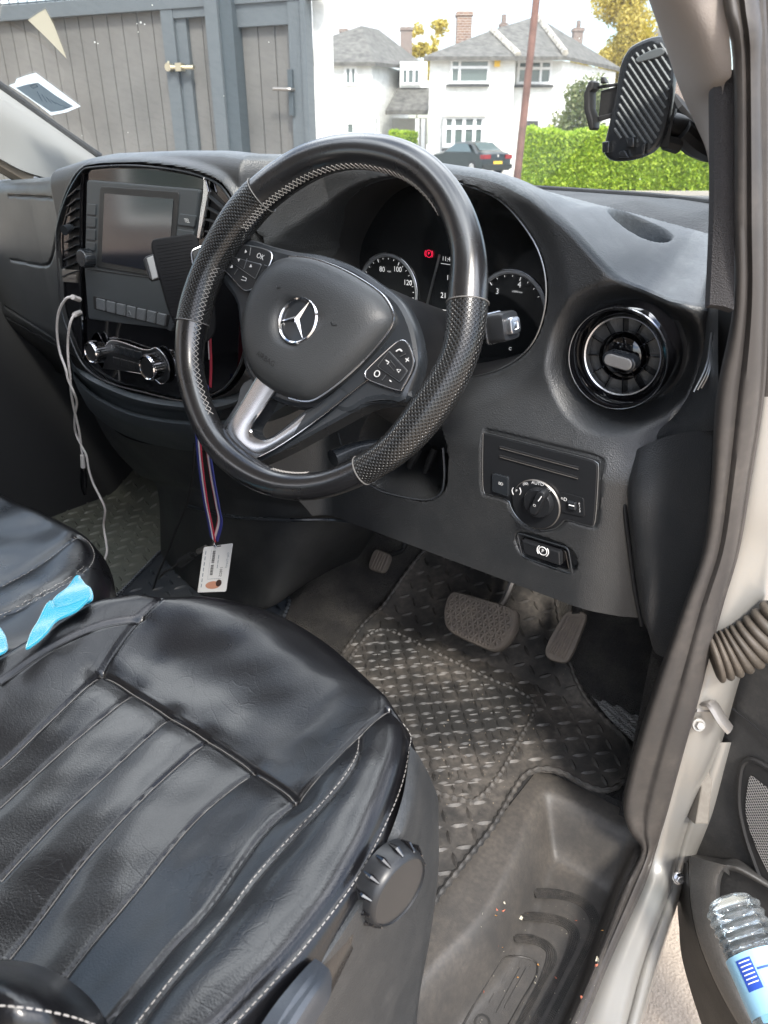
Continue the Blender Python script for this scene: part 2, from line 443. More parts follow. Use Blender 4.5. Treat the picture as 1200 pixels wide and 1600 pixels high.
P['tyre'] = mat('tyre', (.02, .02, .02), .8, rvar=0)
P['tail'] = mat('tail_light_red', (.22, .015, .02), .2, rvar=0)
P['plate'] = mat('yellow_number_plate', (.8, .5, .05), .5, rvar=0)
def brick(name, c1, c2, sc=1.0):
    m = bpy.data.materials.new(name); m.use_nodes = True; t = m.node_tree; N = t.nodes; K = t.links.new
    b = N['Principled BSDF']; b.inputs['Roughness'].default_value = .9
    g = N.new('ShaderNodeNewGeometry'); sx = N.new('ShaderNodeSeparateXYZ'); K(g.outputs['Position'], sx.inputs[0])
    a = N.new('ShaderNodeMath'); a.operation = 'ADD'; K(sx.outputs[0], a.inputs[0]); K(sx.outputs[1], a.inputs[1])
    cx = N.new('ShaderNodeCombineXYZ'); K(a.outputs[0], cx.inputs[0]); K(sx.outputs[2], cx.inputs[1])
    br = N.new('ShaderNodeTexBrick'); K(cx.outputs[0], br.inputs['Vector']); br.inputs['Scale'].default_value = 1
    br.inputs['Brick Width'].default_value = .22*sc; br.inputs['Row Height'].default_value = .075*sc; br.inputs['Mortar Size'].default_value = .008*sc
    br.inputs['Color1'].default_value = (*c1, 1); br.inputs['Color2'].default_value = (*c2, 1); br.inputs['Mortar'].default_value = (.45, .42, .38, 1)
    K(br.outputs['Color'], b.inputs['Base Color']); return m
P['brick'] = brick('red_brick', (.17, .105, .085), (.12, .085, .075))
P['brickb'] = brick('brown_brick', (.28, .17, .12), (.2, .12, .09), 1.6)
def leafmat(name, c1, c2, tr=.35):
    m = bpy.data.materials.new(name); m.use_nodes = True; t = m.node_tree; N = t.nodes; K = t.links.new
    b = N['Principled BSDF']; b.inputs['Roughness'].default_value = .55
    g = N.new('ShaderNodeNewGeometry'); n = N.new('ShaderNodeMixRGB'); n.inputs[1].default_value = (*c1, 1); n.inputs[2].default_value = (*c2, 1)
    K(g.outputs['Random Per Island'], n.inputs[0]); K(n.outputs[0], b.inputs['Base Color'])
    tl = N.new('ShaderNodeBsdfTranslucent'); K(n.outputs[0], tl.inputs[0]); ms = N.new('ShaderNodeMixShader'); ms.inputs[0].default_value = tr
    K(b.outputs[0], ms.inputs[1]); K(tl.outputs[0], ms.inputs[2]); K(ms.outputs[0], N['Material Output'].inputs[0]); return m
P['hedgeleaf'] = leafmat('yellow_green_leaf', (.20, .34, .015), (.50, .62, .06))
P['autumn'] = leafmat('golden_leaf', (.40, .33, .06), (.62, .50, .13))
P['sage'] = leafmat('grey_green_leaf', (.13, .17, .07), (.24, .25, .11))
P['dkleaf'] = leafmat('mid_green_leaf', (.07, .12, .03), (.16, .2, .05))

gz = MB(); R_ = 400
gz.add([V(-R_, -R_, 0), V(R_, -R_, 0), V(R_, R_, 0), V(-R_, R_, 0)], [(0, 1, 2, 3)])
tag(gz.build('ground', P['paving']), kind='structure')
def hz(lat, dist, z=0): return V(0, 0, z) + RV*lat + HV*dist      # lateral / distance in the street's frame
drv = MB(); drv.add([hz(-9, -8, .004), hz(9, -8, .004), hz(9, 15, .004), hz(-9, 15, .004)], [(0, 1, 2, 3)])
tag(drv.build('driveway', P['concrete']), kind='structure')
rd = MB(); rd.add([hz(-60, 17, .004), hz(60, 17, .004), hz(60, 24, .004), hz(-60, 24, .004)], [(0, 1, 2, 3)])
tag(rd.build('road', P['asphalt']), kind='structure')
kb = MB(); kb.box(hz(0, 24.1, .06), RV*60, HV*.1, ZV*.06)
kb.box(hz(0, 16.9, .06), RV*60, HV*.1, ZV*.06)
tag(kb.build('kerb', P['paving']), kind='structure')

def leaves(mb, pts, sz, mi=0):
    vs = []; fs = []
    for p in pts:
        a = Vector(rng.normal(size=3)).normalized(); b = a.cross(Vector(rng.normal(size=3))).normalized(); s_ = sz*(.6+.8*random.random())
        o = len(vs); vs += [p-a*s_, p-b*s_*.5, p+a*s_, p+b*s_*.5]; fs.append((o, o+1, o+2, o+3))
    mb.add(vs, fs, mi)
# ---- gate in its own plane
GP = PH(300, 150, 5.0); GD = (HV*cos(radians(68)) - RV*sin(radians(68))).normalized(); GN = ZV.cross(GD).normalized()
if GN.dot(HV) > 0: GN = -GN
def gp(px, py, off=0): return PL(px, py, GP + GN*off, GN)
def gs(p): return (p-GP).dot(GD)
def gpt(s_, z, off=0): q = GP + GD*s_ + GN*off; q.z = z; return q
gate = empty('gate', gpt(0, 0)); tag(gate, 'large grey boarded yard gate with two doors and a square post, beyond the windscreen', 'gate')
def gbox(mb, sa, sb, za, zb, oa, ob, mi=0):
    mb.box(gpt((sa+sb)/2, (za+zb)/2, (oa+ob)/2), GD*abs(sb-sa)/2, ZV*((zb-za)/2), GN*(abs(ob-oa)/2), mi)
s0 = gs(gp(275, 120)); zt = gp(150, 20).z
bw = (gs(gp(0, 60)) - s0)/12.2
mb = MB()
for i in range(30):
    gbox(mb, s0+bw*i+.003, s0+bw*(i+1)-.003, .06, zt, 0, .02)
    gbox(mb, s0+bw*i-.003, s0+bw*i+.003, .06, zt, 0, .012)
mb.build('board_panel', P['gateboard'], gate)
mb = MB()
zr1, zr0 = gp(0, 13).z, gp(0, 36).z
mb.box(gpt(s0+2.2, (zr0+zr1)/2, .035), GD*3.2, ZV*((zr1-zr0)/2), GN*.03)
mb.build('top_rail', P['gateframe'], gate)
sa = gs(gp(271, 120)); sb = gs(gp(289, 120)); sc_ = gs(gp(305, 120)); se = gs(gp(347, 120))
zd = gp(320, 28).z
mb = MB(); gbox(mb, sb, sa, 0.02, zt, .02, .06); gbox(mb, se, sb, zd-.0, zt, .02, .055); gbox(mb, sc_+.0, sb, .05, zd, .0, .04)
mb.build('door_frame', P['gateframe'], gate)
mb = MB(); n_ = 2
for i in range(n_):
    w0 = se+(sc_-se)*i/n_; w1 = se+(sc_-se)*(i+1)/n_
    gbox(mb, w0+.004, w1-.004, .06, zd+.4, .0, .016)
    gbox(mb, w1-.004, w1+.004, .06, zd-.05, .0, .008)
mb.build('door_panel', P['gateboard'], gate)
mb = MB(); gbox(mb, gs(gp(364, 100)), se, 0, zt+.6, .0, .12); mb.build('square_post', P['gateframe'], gate)
mb = MB(); gbox(mb, gs(gp(383, 100)), gs(gp(364, 100))-.001, 0, zt+.6, -.02, .10); mb.build('square_post', P['gatedark'], gate)  # darker side face of the same post, shade put into its colour
s1, s2, s3 = gs(gp(383, 100)), gs(gp(461, 100)), gs(gp(490, 100))
zd2 = gp(420, 35).z
mb = MB()
for i in range(3):
    w0 = s2+(s1-s2)*i/3; w1 = s2+(s1-s2)*(i+1)/3
    gbox(mb, w0+.004, w1-.004, .06, zd2-.02, 0, .016); gbox(mb, w1-.004, w1+.004, .06, zd2-.02, 0, .008)
mb.build('door_panel', P['gateboard'], gate)
mb = MB(); gbox(mb, s2, s1, zd2-.02, zd2+.10, .0, .05); gbox(mb, s3, s2, 0, zt+.4, 0, .06); gbox(mb, s3+.03, s3, 0, zt+.4, .06, .08)
gbox(mb, s3, s1, zd2+.14, zd2+.6, -.03, .03)
mb.build('door_frame', P['gateframe'], gate)
mb = MB(); gbox(mb, s3+.03, s1-.02, zd2+.11, zd2+.137, .02, .05); mb.build('lintel_strip', P['render'], gate)
mb = MB(); a = gp(264, 105, .08); b = gp(303, 105, .08); mb.tube([a, b], .012, 10); mb.tube([a+GN*-.02, a+GN*.012], .022, 12); c = a.lerp(b, .45); mb.box(c, GD*.02, ZV*.02, GN*.02); mb.tube([a, a-ZV*-.03], .006, 8)
mb.build('slide_bolt', P['brass'], gate)
mb = MB(); a = gp(455, 145, .07); mb.box(a, GD*.014, ZV*.11, GN*.008); hp = mb.build('handle_plate', P['gatedark'], gate)
mb = MB(); b = gp(455, 140, .09); c = gp(427, 139, .11); mb.tube([b-GN*.03, b+GN*.012, b+GN*.02+(c-b)*.08, c], .009, 8, n=14)
mb.build('lever_handle', P['steel'], gate)
mb = MB()
for i in range(24):
    s_ = s0 - .3 + i*.072*1.0; z0 = zr1
    mb.tube([gpt(s_, z0, .03), gpt(s_, z0+.06, .03)], .004, 6); mb.dome([gpt(s_, z0+.035, .03)+(GD*cos(2*pi*j/6)+GN*sin(2*pi*j/6))*.011 for j in range(6)], ZV, [(1, 0), (.8, .015), (.1, .05)])
mb.tube([gpt(s0-.3, zr1+.012, .03), gpt(s0+3.5, zr1+.012, .03)], .005, 6)
tag(mb.build('spiked_railing', P['gatedark'], gate), None)
pil = MB(); g0 = PH(492, 120, 4.75); g1 = PH(515, 120, 4.75); c = (g0+g1)/2; wd = (g1-g0).length/2; 
pil.box(V(c.x, c.y, 1.5)+HV*.2, RV*wd, HV*.22, ZV*1.5)
tag(pil.build('wall_pillar', P['render']), 'pale rendered wall end standing at the right of the grey gate', 'wall')

# ---- houses
def prism(mb, plan, z0, z1, mi=0):
    n = len(plan); lo = [V(p.x, p.y, z0) for p in plan]; hi = [V(p.x, p.y, z1) for p in plan]
    mb.add(lo+hi, [(i, (i+1) % n, n+(i+1) % n, n+i) for i in range(n)]+[tuple(range(n, 2*n))], mi)
def window(par, px0, py0, px1, py1, d, cols, rows=(0, 1), bars=.06, name='window'):
    a, b, c_, e = PH(px0, py1, d), PH(px1, py1, d), PH(px1, py0, d), PH(px0, py0, d)
    def at(u, v, o=0): return a.lerp(b, u).lerp(e.lerp(c_, u), v) - HV*o
    W_, H_ = (b-a).length, (e-a).length
    mb = MB()
    for u in cols: mb.box(at(min(max(u, bars/2/W_), 1-bars/2/W_), .5, .03), RV*bars/2, HV*.05, ZV*H_/2)
    for v in rows: mb.box(at(.5, min(max(v, bars/2/H_), 1-bars/2/H_), .033), RV*W_/2, HV*.053, ZV*bars/2)
    f = mb.build(name, P['upvc'], par)
    g = MB(); g.add([at(0, 0, .01), at(1, 0, .01), at(1, 1, .01), at(0, 1, .01)], [(0, 1, 2, 3)]); g.build('pane', P['pane'], f)
    return f
def sill(par, px0, px1, py, d):
    a, b = PH(px0, py, d), PH(px1, py, d); mb = MB(); mb.box((a+b)/2-HV*.1, RV*((b-a).length/2), HV*.1, ZV*.05); mb.build('window_sill', P['gutter'], par)
def chimney(par, px0, px1, pyt, pyb, d, m='brickb', name='chimney', pots=0):
    a, b = PH(px0, pyt, d), PH(px1, pyt, d); zb = PH(px0, pyb, d).z-1; w_ = (b-a).length/2
    mb = MB(); c = (a+b)/2; mb.box(V(c.x, c.y, (a.z+zb)/2), RV*w_, HV*w_, ZV*((a.z-zb)/2)); mb.box(V(c.x, c.y, a.z-.12), RV*(w_+.06), HV*(w_+.06), ZV*.08)
    o = mb.build(name, P[m], par)
    if pots:
        q = MB(); q.cyl(V(c.x, c.y, a.z), ZV, .14, .4, 10); q.build('chimney_pot', P['brick'], o)
    return o
def roof(par, faces, name='roof', m='tile', th=.12):
    mb = MB()
    for f in faces:
        pts = [PH(*p) for p in f]
        mb.add(pts, [tuple(range(len(pts)))])
        mb.add([p - ZV*th for p in pts], [tuple(range(len(pts)))[::-1]])
        for a, b in zip(pts, pts[1:]+pts[:1]): mb.add([a, b, b-ZV*th, a-ZV*th], [(0, 1, 2, 3)])
    return mb.build(name, P[m], par, angle=10)
h1 = empty('house', PH(760, 240, 45).xy.to_3d()); tag(h1, 'white house with hipped roof, pale ridge tiles and tall brick chimney, behind the pole', 'house')
ze = PH(740, 88, 43).z
mb = MB(); prism(mb, [PH(672, 90, 43), PH(806, 90, 43), PH(806, 90, 45), PH(880, 90, 45), PH(965, 90, 52), PH(700, 90, 54)], 0, ze-.02)
mb.build('wall', P['render'], h1)
rf = roof(h1, [[(662, 88, 42.5), (812, 88, 42.5), (768, 47, 46.5)], [(812, 88, 42.5), (886, 88, 44.6), (838, 25, 50), (768, 47, 46.5)], [(886, 88, 44.6), (972, 107, 52.5), (838, 25, 50)], [(662, 88, 42.5), (768, 47, 46.5), (838, 25, 50), (700, 92, 54)]], th=.18)
mb = MB()
for a, b in (((768, 46, 46.4), (810, 86, 42.5)), ((838, 24, 49.9), (884, 84, 44.5))):
    a, b = PH(*a), PH(*b); mb = MB()
    for i in range(14):
        p, q = a.lerp(b, i/14), a.lerp(b, (i+.8)/14); mb.tube([p, q], .17, 6)
    mb.build('ridge_tile', P['ridge'], rf)
chimney(rf, 714, 737, 19, 62, 48, pots=0); chimney(rf, 782, 792, 36, 46, 50, 'brick', pots=1)
chimney(rf, 896, 911, 44, 60, 56, 'brick', pots=1)
window(h1, 703, 92, 765, 131, 42.97, (0, .24, 1), (0, .66, 1), .12); sill(h1, 697, 764, 134, 42.95)
window(h1, 808, 94, 862, 132, 44.97, (0, .3, .68, 1), (0, .66, 1), .12); sill(h1, 802, 864, 135, 44.95)
window(h1, 692, 180, 757, 230, 42.6, (0, .25, .5, .75, 1), (0, .62, 1), .17, 'bay_window'); sill(h1, 690, 722, 234, 42.6)
mb = MB(); a = PH(692, 178, 42.6); b = PH(760, 178, 42.6); mb.box((a+b)/2+HV*.1, RV*((b-a).length/2), HV*.35, ZV*.12); mb.build('bay_canopy', P['greyrender'], h1)
mb = MB(); a = PH(777, 97, 42.9); mb.box(a, RV*.14, HV*.06, ZV*.2); mb.build('alarm_box', P['plate'], h1)
mb = MB(); a = PH(826, 215, 44.9); mb.box(a, RV*.45, HV*.05, ZV*.8); mb.build('door', P['gutter'], h1)

h2 = empty('house', PH(560, 240, 52).xy.to_3d()); tag(h2, 'white house with grey roof and lean-to porch, left of the house behind the pole', 'house')
ze = PH(550, 96, 50).z
mb = MB(); prism(mb, [PH(470, 96, 50), PH(581, 96, 50), PH(640, 96, 58), PH(540, 96, 62)], 0, ze-.02); mb.build('wall', P['render'], h2)
rf2 = roof(h2, [[(460, 97, 49.6), (586, 97, 49.6), (565, 40, 54), (515, 57, 54)], [(586, 97, 49.6), (668, 105, 59), (592, 46, 58), (565, 40, 54)]], th=.2)
chimney(rf2, 626, 644, 43, 66, 60, 'brick'); chimney(rf2, 531, 543, 45, 54, 60, 'brick')
window(h2, 538, 103, 558, 134, 49.97, (0, .5, 1), (0, 1), .14)
window(h2, 541, 191, 554, 210, 49.97, (0, 1), (0, 1), .1, 'door')
window(h2, 585, 182, 592, 211, 50.4, (0, 1), (0, .5, 1), .1)
mb = MB(); a = PH(625, 100, 53); b = PH(668, 100, 53); zb, zt_ = PH(640, 137, 53).z, PH(640, 96, 53).z; c = (a+b)/2
mb.box(V(c.x, c.y, (zb+zt_)/2)+HV*1.5, RV*((b-a).length/2), HV*1.5, ZV*((zt_-zb)/2)); mb.build('dormer', P['render'], h2)
window(h2, 627, 106, 657, 133, 52.97, (0, .33, .66, 1), (0, 1), .13)
roof(h2, [[(602, 172, 51), (668, 172, 51), (680, 137, 53.2), (621, 137, 53.2)]], name='porch_roof', th=.25)
mb = MB(); a = PH(604, 200, 53); b = PH(668, 200, 53); mb.box(V(((a+b)/2).x, ((a+b)/2).y, 1.4)+HV*1.2, RV*((b-a).length/2), HV*.1, ZV*1.4); mb.build('porch_wall', P['greyrender'], h2)
mb = MB(); 
for q in (652, 661): a = PH(q, 200, 51.3); mb.box(V(a.x, a.y, 1.35), RV*.12, HV*.12, ZV*1.35)
mb.build('porch_post', P['upvc'], h2)
h3 = empty('house', PH(1075, 240, 60).xy.to_3d()); tag(h3, 'red brick gable glimpsed between the phone holder and the grey pillar', 'house')
mb = MB(); prism(mb, [PH(1020, 96, 60), PH(1100, 96, 60), PH(1100, 96, 66), PH(1020, 96, 66)], 0, PH(1040, 60, 60).z); 
mb.build('wall', P['brick'], h3); roof(h3, [[(1014, 62, 59.5), (1110, 62, 59.5), (1110, 30, 63), (1030, 36, 63)]], m='tile')

# ---- pole, hedge, shrub, trees
mb = MB(); a = PH(808, 262, 22); a.z = 0; b = PH(838, 0, 22.); b = a + (b-a)*1.35
mb.tube([a, b], [.105, .085], 14); tag(mb.build('telegraph_pole', P['pole']), 'tall rusty brown pole standing before the white house', 'pole')
def hedge(name, pa, pb, dist0, dist1, ht, depth, n, mt, label, sz=.06, grp=None):
    a = PH(pa, 250, dist0); b = PH(pb, 250, dist1); a.z = b.z = 0; dr = (b-a).normalized(); bk = ZV.cross(dr); 
    if bk.dot(HV) < 0: bk = -bk
    Ln = (b-a).length; mb = MB(); c = (a+b)/2+bk*depth/2
    mb.box(c+ZV*ht*.48, dr*(Ln/2-.06), bk*(depth/2-.1), ZV*ht*.46)
    pts = []
    for i in range(n):
        u = random.random()*Ln; f = random.random()
        wob = .06*sin(u*3.1)+.04*sin(u*7.7)
        if f < .66: p = a+dr*u+bk*(random.gauss(0, .06)+wob+.10*sin(u*1.3)*sin(random.random()*6))+ZV*(random.random()*(ht+.05*sin(u*2.3)+.04*sin(u*5.9)))
        else: p = a+dr*u+bk*(random.random()*depth)+ZV*(ht+random.gauss(0, .05)+wob)
        pts.append(p)
    leaves(mb, pts, sz)
    return tag(mb.build(name, P[mt]), label, 'hedge', grp)
hedge('hedge', 813, 1165, 27.5, 26, 1.72, 1.2, 26000, 'hedgeleaf', 'long clipped yellow-green hedge across the street, right of the pole', .055)
hedge('hedge', 608, 652, 47, 47, 1.9, .8, 1600, 'hedgeleaf', 'short yellow-green hedge by the porch of the left house', .09)
def tree(name, px, d, h0, h1_, rad, n, mt, label, cat='tree', sz=.22, trunk=True):
    b = PH(px, 250, d); b.z = 0; t = empty(name, b); tag(t, label, cat)
    mb = MB(); cl = []
    for i in range(26):
        z = random.uniform(h0, h1_); k = 1-abs((z-h0)/(h1_-h0)-.4)*1.1; r = rad*max(.25, k)*sqrt(random.random())
        th = random.random()*2*pi; cl.append((b+V(r*cos(th), r*sin(th), z), rad*random.uniform(.25, .5)))
    pts = []
    for i in range(n):
        c, r = cl[random.randrange(len(cl))]; v = Vector(rng.normal(size=3)).normalized()*r*random.random()**.4; pts.append(c+v)
    leaves(mb, pts, sz); mb.build('crown', P[mt], t)
    mb = MB(); mb.tube([b, b+ZV*h0*.6, b+ZV*(h0+(h1_-h0)*.6)], [rad*.06, rad*.045, rad*.015], 8)
    for c, r in cl[:9]: mb.tube([b+ZV*(h0*.7+random.random()*(h1_-h0)*.3), c], [rad*.03, rad*.01], 6)
    mb.build('trunk', P['bark'], t); return t
tree('tree', 948, 62, 4.0, 11.9, 3.1, 22000, 'autumn', 'tall golden autumn tree behind the roof of the white house', sz=.13)
tree('tree', 682, 75, 5, 10.4, 1.2, 1200, 'autumn', 'small golden treetop rising just left of the tall brick chimney', sz=.24)
tree('tree', 650, 78, 5, 10.4, 1.2, 1200, 'autumn', 'small golden treetop in the gap between the two roofs, beside a short brick chimney', sz=.24)
tree('shrub', 903, 31, .3, 3.1, 1.35, 9000, 'sage', 'round grey-green shrub rising above the hedge beside the phone holder', 'shrub', sz=.07)

# ---- parked car
cr0 = PH(777, 262, 39); cr0.z = 0
car = empty('parked_car', cr0); tag(car, 'dark parked saloon car seen from behind, in front of the white house', 'car')
CF = (HV*cos(radians(33)) - RV*sin(radians(33))).normalized(); CR = CF.cross(ZV)
def cpt(f, r, z): return cr0 + CF*f + CR*r + ZV*z
prof = [(0, .38), (0, .75), (.05, .92), (.15, 1.0), (.55, 1.03), (1.15, 1.40), (1.7, 1.46), (2.4, 1.44), (3.2, 1.02), (4.0, .92), (4.45, .72), (4.5, .4)]
mb = MB(); rows = []
for sd_ in (-1, -.9, -.5, 0, .5, .9, 1):
    r_ = []
    for f, z in prof:
        wd = .88 if z < 1.05 else .88-.2*(z-1.05)/.4
        dz = 0 if abs(sd_) < .6 else (-.03 if abs(sd_) < .95 else -.10); 
        r_.append(cpt(f+(.08*abs(sd_)**4 if f < .3 else -.2*abs(sd_)**4 if f > 4 else 0), sd_*wd, z+(dz if z > .8 else 0)))
    rows.append(r_)
mb.grid(rows); 
for sd_ in (-1, 1):
    r0 = rows[0] if sd_ < 0 else rows[-1]; mb.add(r0+[cpt(4.4, sd_*.85, .2), cpt(.1, sd_*.85, .2)], [list(range(len(r0)+2)) if sd_ > 0 else list(range(len(r0)+2))[::-1]])
mb.add([cpt(0, -.88, .4), cpt(0, .88, .4), cpt(.05, .8, .2), cpt(.05, -.8, .2)], [(0, 1, 2, 3)])
body = mb.build('body', P['carpaint'], car, 30)
mb = MB(); a = .62; b = 1.12; mb.add([cpt(a, -.62, 1.075), cpt(a, .62, 1.075), cpt(b, .56, 1.405), cpt(b, -.56, 1.405)], [(0, 1, 2, 3)]); mb.build('rear_window', P['pane'], car)
for sd_ in (-1, 1):
    mb = MB(); mb.add([cpt(.9, sd_*.885, 1.0), cpt(3.0, sd_*.885, 1.0), cpt(2.3, sd_*.80, 1.36), cpt(1.35, sd_*.80, 1.36)], [(0, 1, 2, 3)]); mb.build('side_window', P['pane'], car)
    mb = MB(); mb.box(cpt(.0, sd_*.66, .80), CR*.2, CF*.03, ZV*.09); mb.box(cpt(.12, sd_*.87, .80), CR*.03, CF*.12, ZV*.09); mb.build('tail_light', P['tail'], car)
    for f in (.85, 3.6):
        mb = MB(); mb.cyl(cpt(f, sd_*.74, .32), CR*sd_, .32, .16, 24, 0, bev=.03); wh = mb.build('wheel', P['tyre'], car)
        mb = MB(); mb.cyl(cpt(f, sd_*.895, .32), CR*sd_, .2, .012, 20); mb.build('rim', P['silver'], wh)
mb = MB(); mb.box(cpt(-.02, 0, .55), CR*.27, CF*.01, ZV*.06); mb.build('number_plate', P['plate'], car)
mb = MB(); mb.box(cpt(-.03, 0, .38), CR*.86, CF*.06, ZV*.1); mb.build('bumper', P['carpaint'], car)
mb = MB(); mb.cyl(cpt(-.002, 0, .84), -CF, .06, .01, 16); mb.build('badge', P['chrome'], car)

# ---- brick house on the far side of the van (seen in the glossy screen and trim)
bh = empty('brick_house', V(-7.5, -4.6, 0)); tag(bh, 'brick house wall left of the van, seen only as a reflection in the dark screen', 'house')
mb = MB(); mb.box(V(-8.5, -4.6, 2.6), V(1, 0, 0), V(0, 3.6, 0), V(0, 0, 2.6)); mb.build('wall', P['brick'], bh)
mb = MB(); mb.box(V(-7.47, -4.2, 1.7), V(.04, 0, 0), V(0, .6, 0), V(0, 0, .7)); mb.build('window_frame', P['upvc'], bh)
mb = MB(); mb.box(V(-7.42, -4.2, 1.7), V(.015, 0, 0), V(0, .5, 0), V(0, 0, .6)); mb.build('pane', P['pane'], bh)
# ------------------------------------------------------------------ the van
van = empty('van', V(-.95, .2, 0)); tag(van, 'right-hand-drive van cab with black leather seats, seen through its open driver door', 'van')
NY = V(0, -1, 0)
def sdpoly(X, Z, poly):
    d = np.full(X.shape, 1e9); ins = np.zeros(X.shape, bool); n = len(poly)
    for i in range(n):
        ax, az = poly[i]; bx, bz = poly[(i+1) % n]; ex, ez = bx-ax, bz-az
        t = np.clip(((X-ax)*ex+(Z-az)*ez)/(ex*ex+ez*ez+1e-12), 0, 1)
        d = np.minimum(d, np.hypot(X-ax-t*ex, Z-az-t*ez))
        c = ((az > Z) != (bz > Z)) & (X < (bx-ax)*(Z-az)/((bz-az) if abs(bz-az) > 1e-12 else 1e-12)+ax)
        ins ^= c
    return np.where(ins, -d, d)
def sdline(X, Z, pts):
    d = np.full(X.shape, 1e9)
    for (ax, az), (bx, bz) in zip(pts, pts[1:]):
        ex, ez = bx-ax, bz-az; t = np.clip(((X-ax)*ex+(Z-az)*ez)/(ex*ex+ez*ez+1e-12), 0, 1)
        d = np.minimum(d, np.hypot(X-ax-t*ex, Z-az-t*ez))
    return d
def xz(pts, y, closed=True, n=80):
    c = crv([PY(a, b, y) for a, b in pts], n, closed); return [(p.x, p.z) for p in c]
crest = [(-5, 284, .88), (60, 279, .86), (112, 274, .80), (128, 262, .77), (158, 247, .75), (200, 239, .75), (300, 235, .75), (380, 235, .76), (450, 240, .79), (550, 242, .84), (640, 247, .86), (700, 257, .86), (760, 266, .86), (800, 278, .86), (850, 302, .86), (905, 350, .86), (945, 393, .865), (985, 433, .87), (1040, 463, .875), (1116, 477, .885)]
cp = [PY(*c) for c in crest]
cpx = np.array([p.x for p in cp]); cpz = np.array([p.z for p in cp])
OPEN = xz([(466, 430), (466, 395), (471, 373), (487, 339), (512, 308), (545, 288), (590, 277), (640, 274), (690, 280), (724, 290), (760, 304), (787, 325), (814, 358), (835, 395), (846, 440), (844, 490), (826, 540), (790, 574), (735, 594), (650, 600), (560, 560), (490, 500)], .83)
OPEN = [(x_+.030*ssf(-.62, -.80, x_), z_) for x_, z_ in OPEN]
VC = PY(966, 560, .845)
CAV = xz([(694, 690), (697, 745), (690, 770), (660, 782), (620, 770), (580, 750), (560, 700), (590, 640), (660, 640)], .80)
TRK = xz([(812, 833), (886.7, 856), (893, 894), (819, 868)], .80)
LP_ = xz([(754.7, 687.5), (757, 679), (764, 677.4), (850, 699), (920, 717), (931, 723), (935, 733), (930, 812), (921.5, 821.3), (886.7, 812), (878, 817), (866, 826), (840, 828), (815, 815), (800, 796), (793, 781), (764, 772), (755, 763)], .80)
FAS = [(133, 268), (150, 262), (200, 259), (250, 262), (300, 270), (340, 284), (358, 300), (372, 330), (385, 400), (390, 480), (388, 540), (372, 585), (345, 612), (300, 624), (276, 623), (230, 612), (180, 599), (150, 583), (130, 562), (112, 520), (100, 480), (97, 440), (93, 374), (98, 341), (112, 302)]
FP0 = V(-1, .70, 1.35); FN = V(0, -1, .04).normalized()
def fpl(px, py, o=0): return PL(px, py, FP0 + FN*o, FN)
FASW = crv([fpl(a, b) for a, b in FAS], 120, True); FASxz = [(p.x, p.z) for p in FASW]
GL1 = xz([(-10, 409), (50, 417), (70, 408), (84, 370), (93, 335)], .78, False, 20)
GL2 = xz([(-10, 307), (60, 309), (95, 311)], .78, False, 8)
GL3 = xz([(-10, 482), (60, 520), (115, 566)], .80, False, 12)
GL4 = xz([(-10, 498), (60, 536), (112, 580)], .80, False, 12)
xt = np.array([-1.80, -1.5, -1.34, -1.285, -1.25, -.79, -.765, -.735, -.68, -.45, -.34, -.27, -.235, -.215])
yt = np.array([.83, .80, .775, .745, .705, .705, .75, .80, .822, .83, .835, .85, .875, .905])
def fdash(X, Z):
    Y = np.interp(X, xt, yt)
    lo = smooth(1.18, 1.08, Z); drv_ = smooth(-.80, -.72, X)
    Y = Y*(1-lo*drv_) + lo*drv_*(.80+.035*smooth(-.31, -.20, X))
    # passenger side tucks under
    Y += (1-drv_)*.10*smooth(1.10, .92, Z)*smooth(-1.22, -1.30, X)
    s = sdpoly(X, Z, OPEN); Y += .012*smooth(.035, 0, s); k = smooth(.001, -.014, s); Y = Y*(1-k)+.955*k
    r = np.hypot(X-VC.x, Z-VC.z); Y += .034*smooth(.092, .060, r)
    s = sdpoly(X, Z, CAV); k = smooth(.002, -.012, s); Y = Y*(1-k)+.95*k
    s = sdpoly(X, Z, TRK); Y += .012*smooth(.002, -.003, s)
    s = sdpoly(X, Z, LP_); Y += .0035*smooth(.0045, .001, s)
    s = sdpoly(X, Z, FASxz); Y += np.where(s < .016, -.010*smooth(.016, .006, s) + .020*smooth(.005, .001, s), 0)
    for g in (GL1, GL2, GL3, GL4): Y += .004*smooth(.004, .0005, sdline(X, Z, g))
    return Y
nx = 560
xs = np.linspace(-1.80, -.216, nx)
zc = np.interp(xs, cpx, cpz); k_ = np.ones(9)/9; zc = np.convolve(np.pad(zc, 4, 'edge'), k_, 'valid')
zb = np.interp(xs, [-1.8, -1.30, -1.26, -.80, -.76, -.30, -.25, -.216], [.93, .93, 1.03, 1.03, .90, .90, .897, .90])
nf, ntp = 190, 150
U = np.linspace(0, 1, nf)[:, None]; X = np.repeat(xs[None], nf, 0); Z = zb[None] + (zc-zb)[None]*U
Yf = fdash(X, Z)
Rr = (.028-.018*smooth(-.52, -.40, xs))[None]; q = np.clip((Z-(zc[None]-Rr))/Rr, 0, 1); Yf = Yf + Rr*(1-np.sqrt(1-q*q*.999))
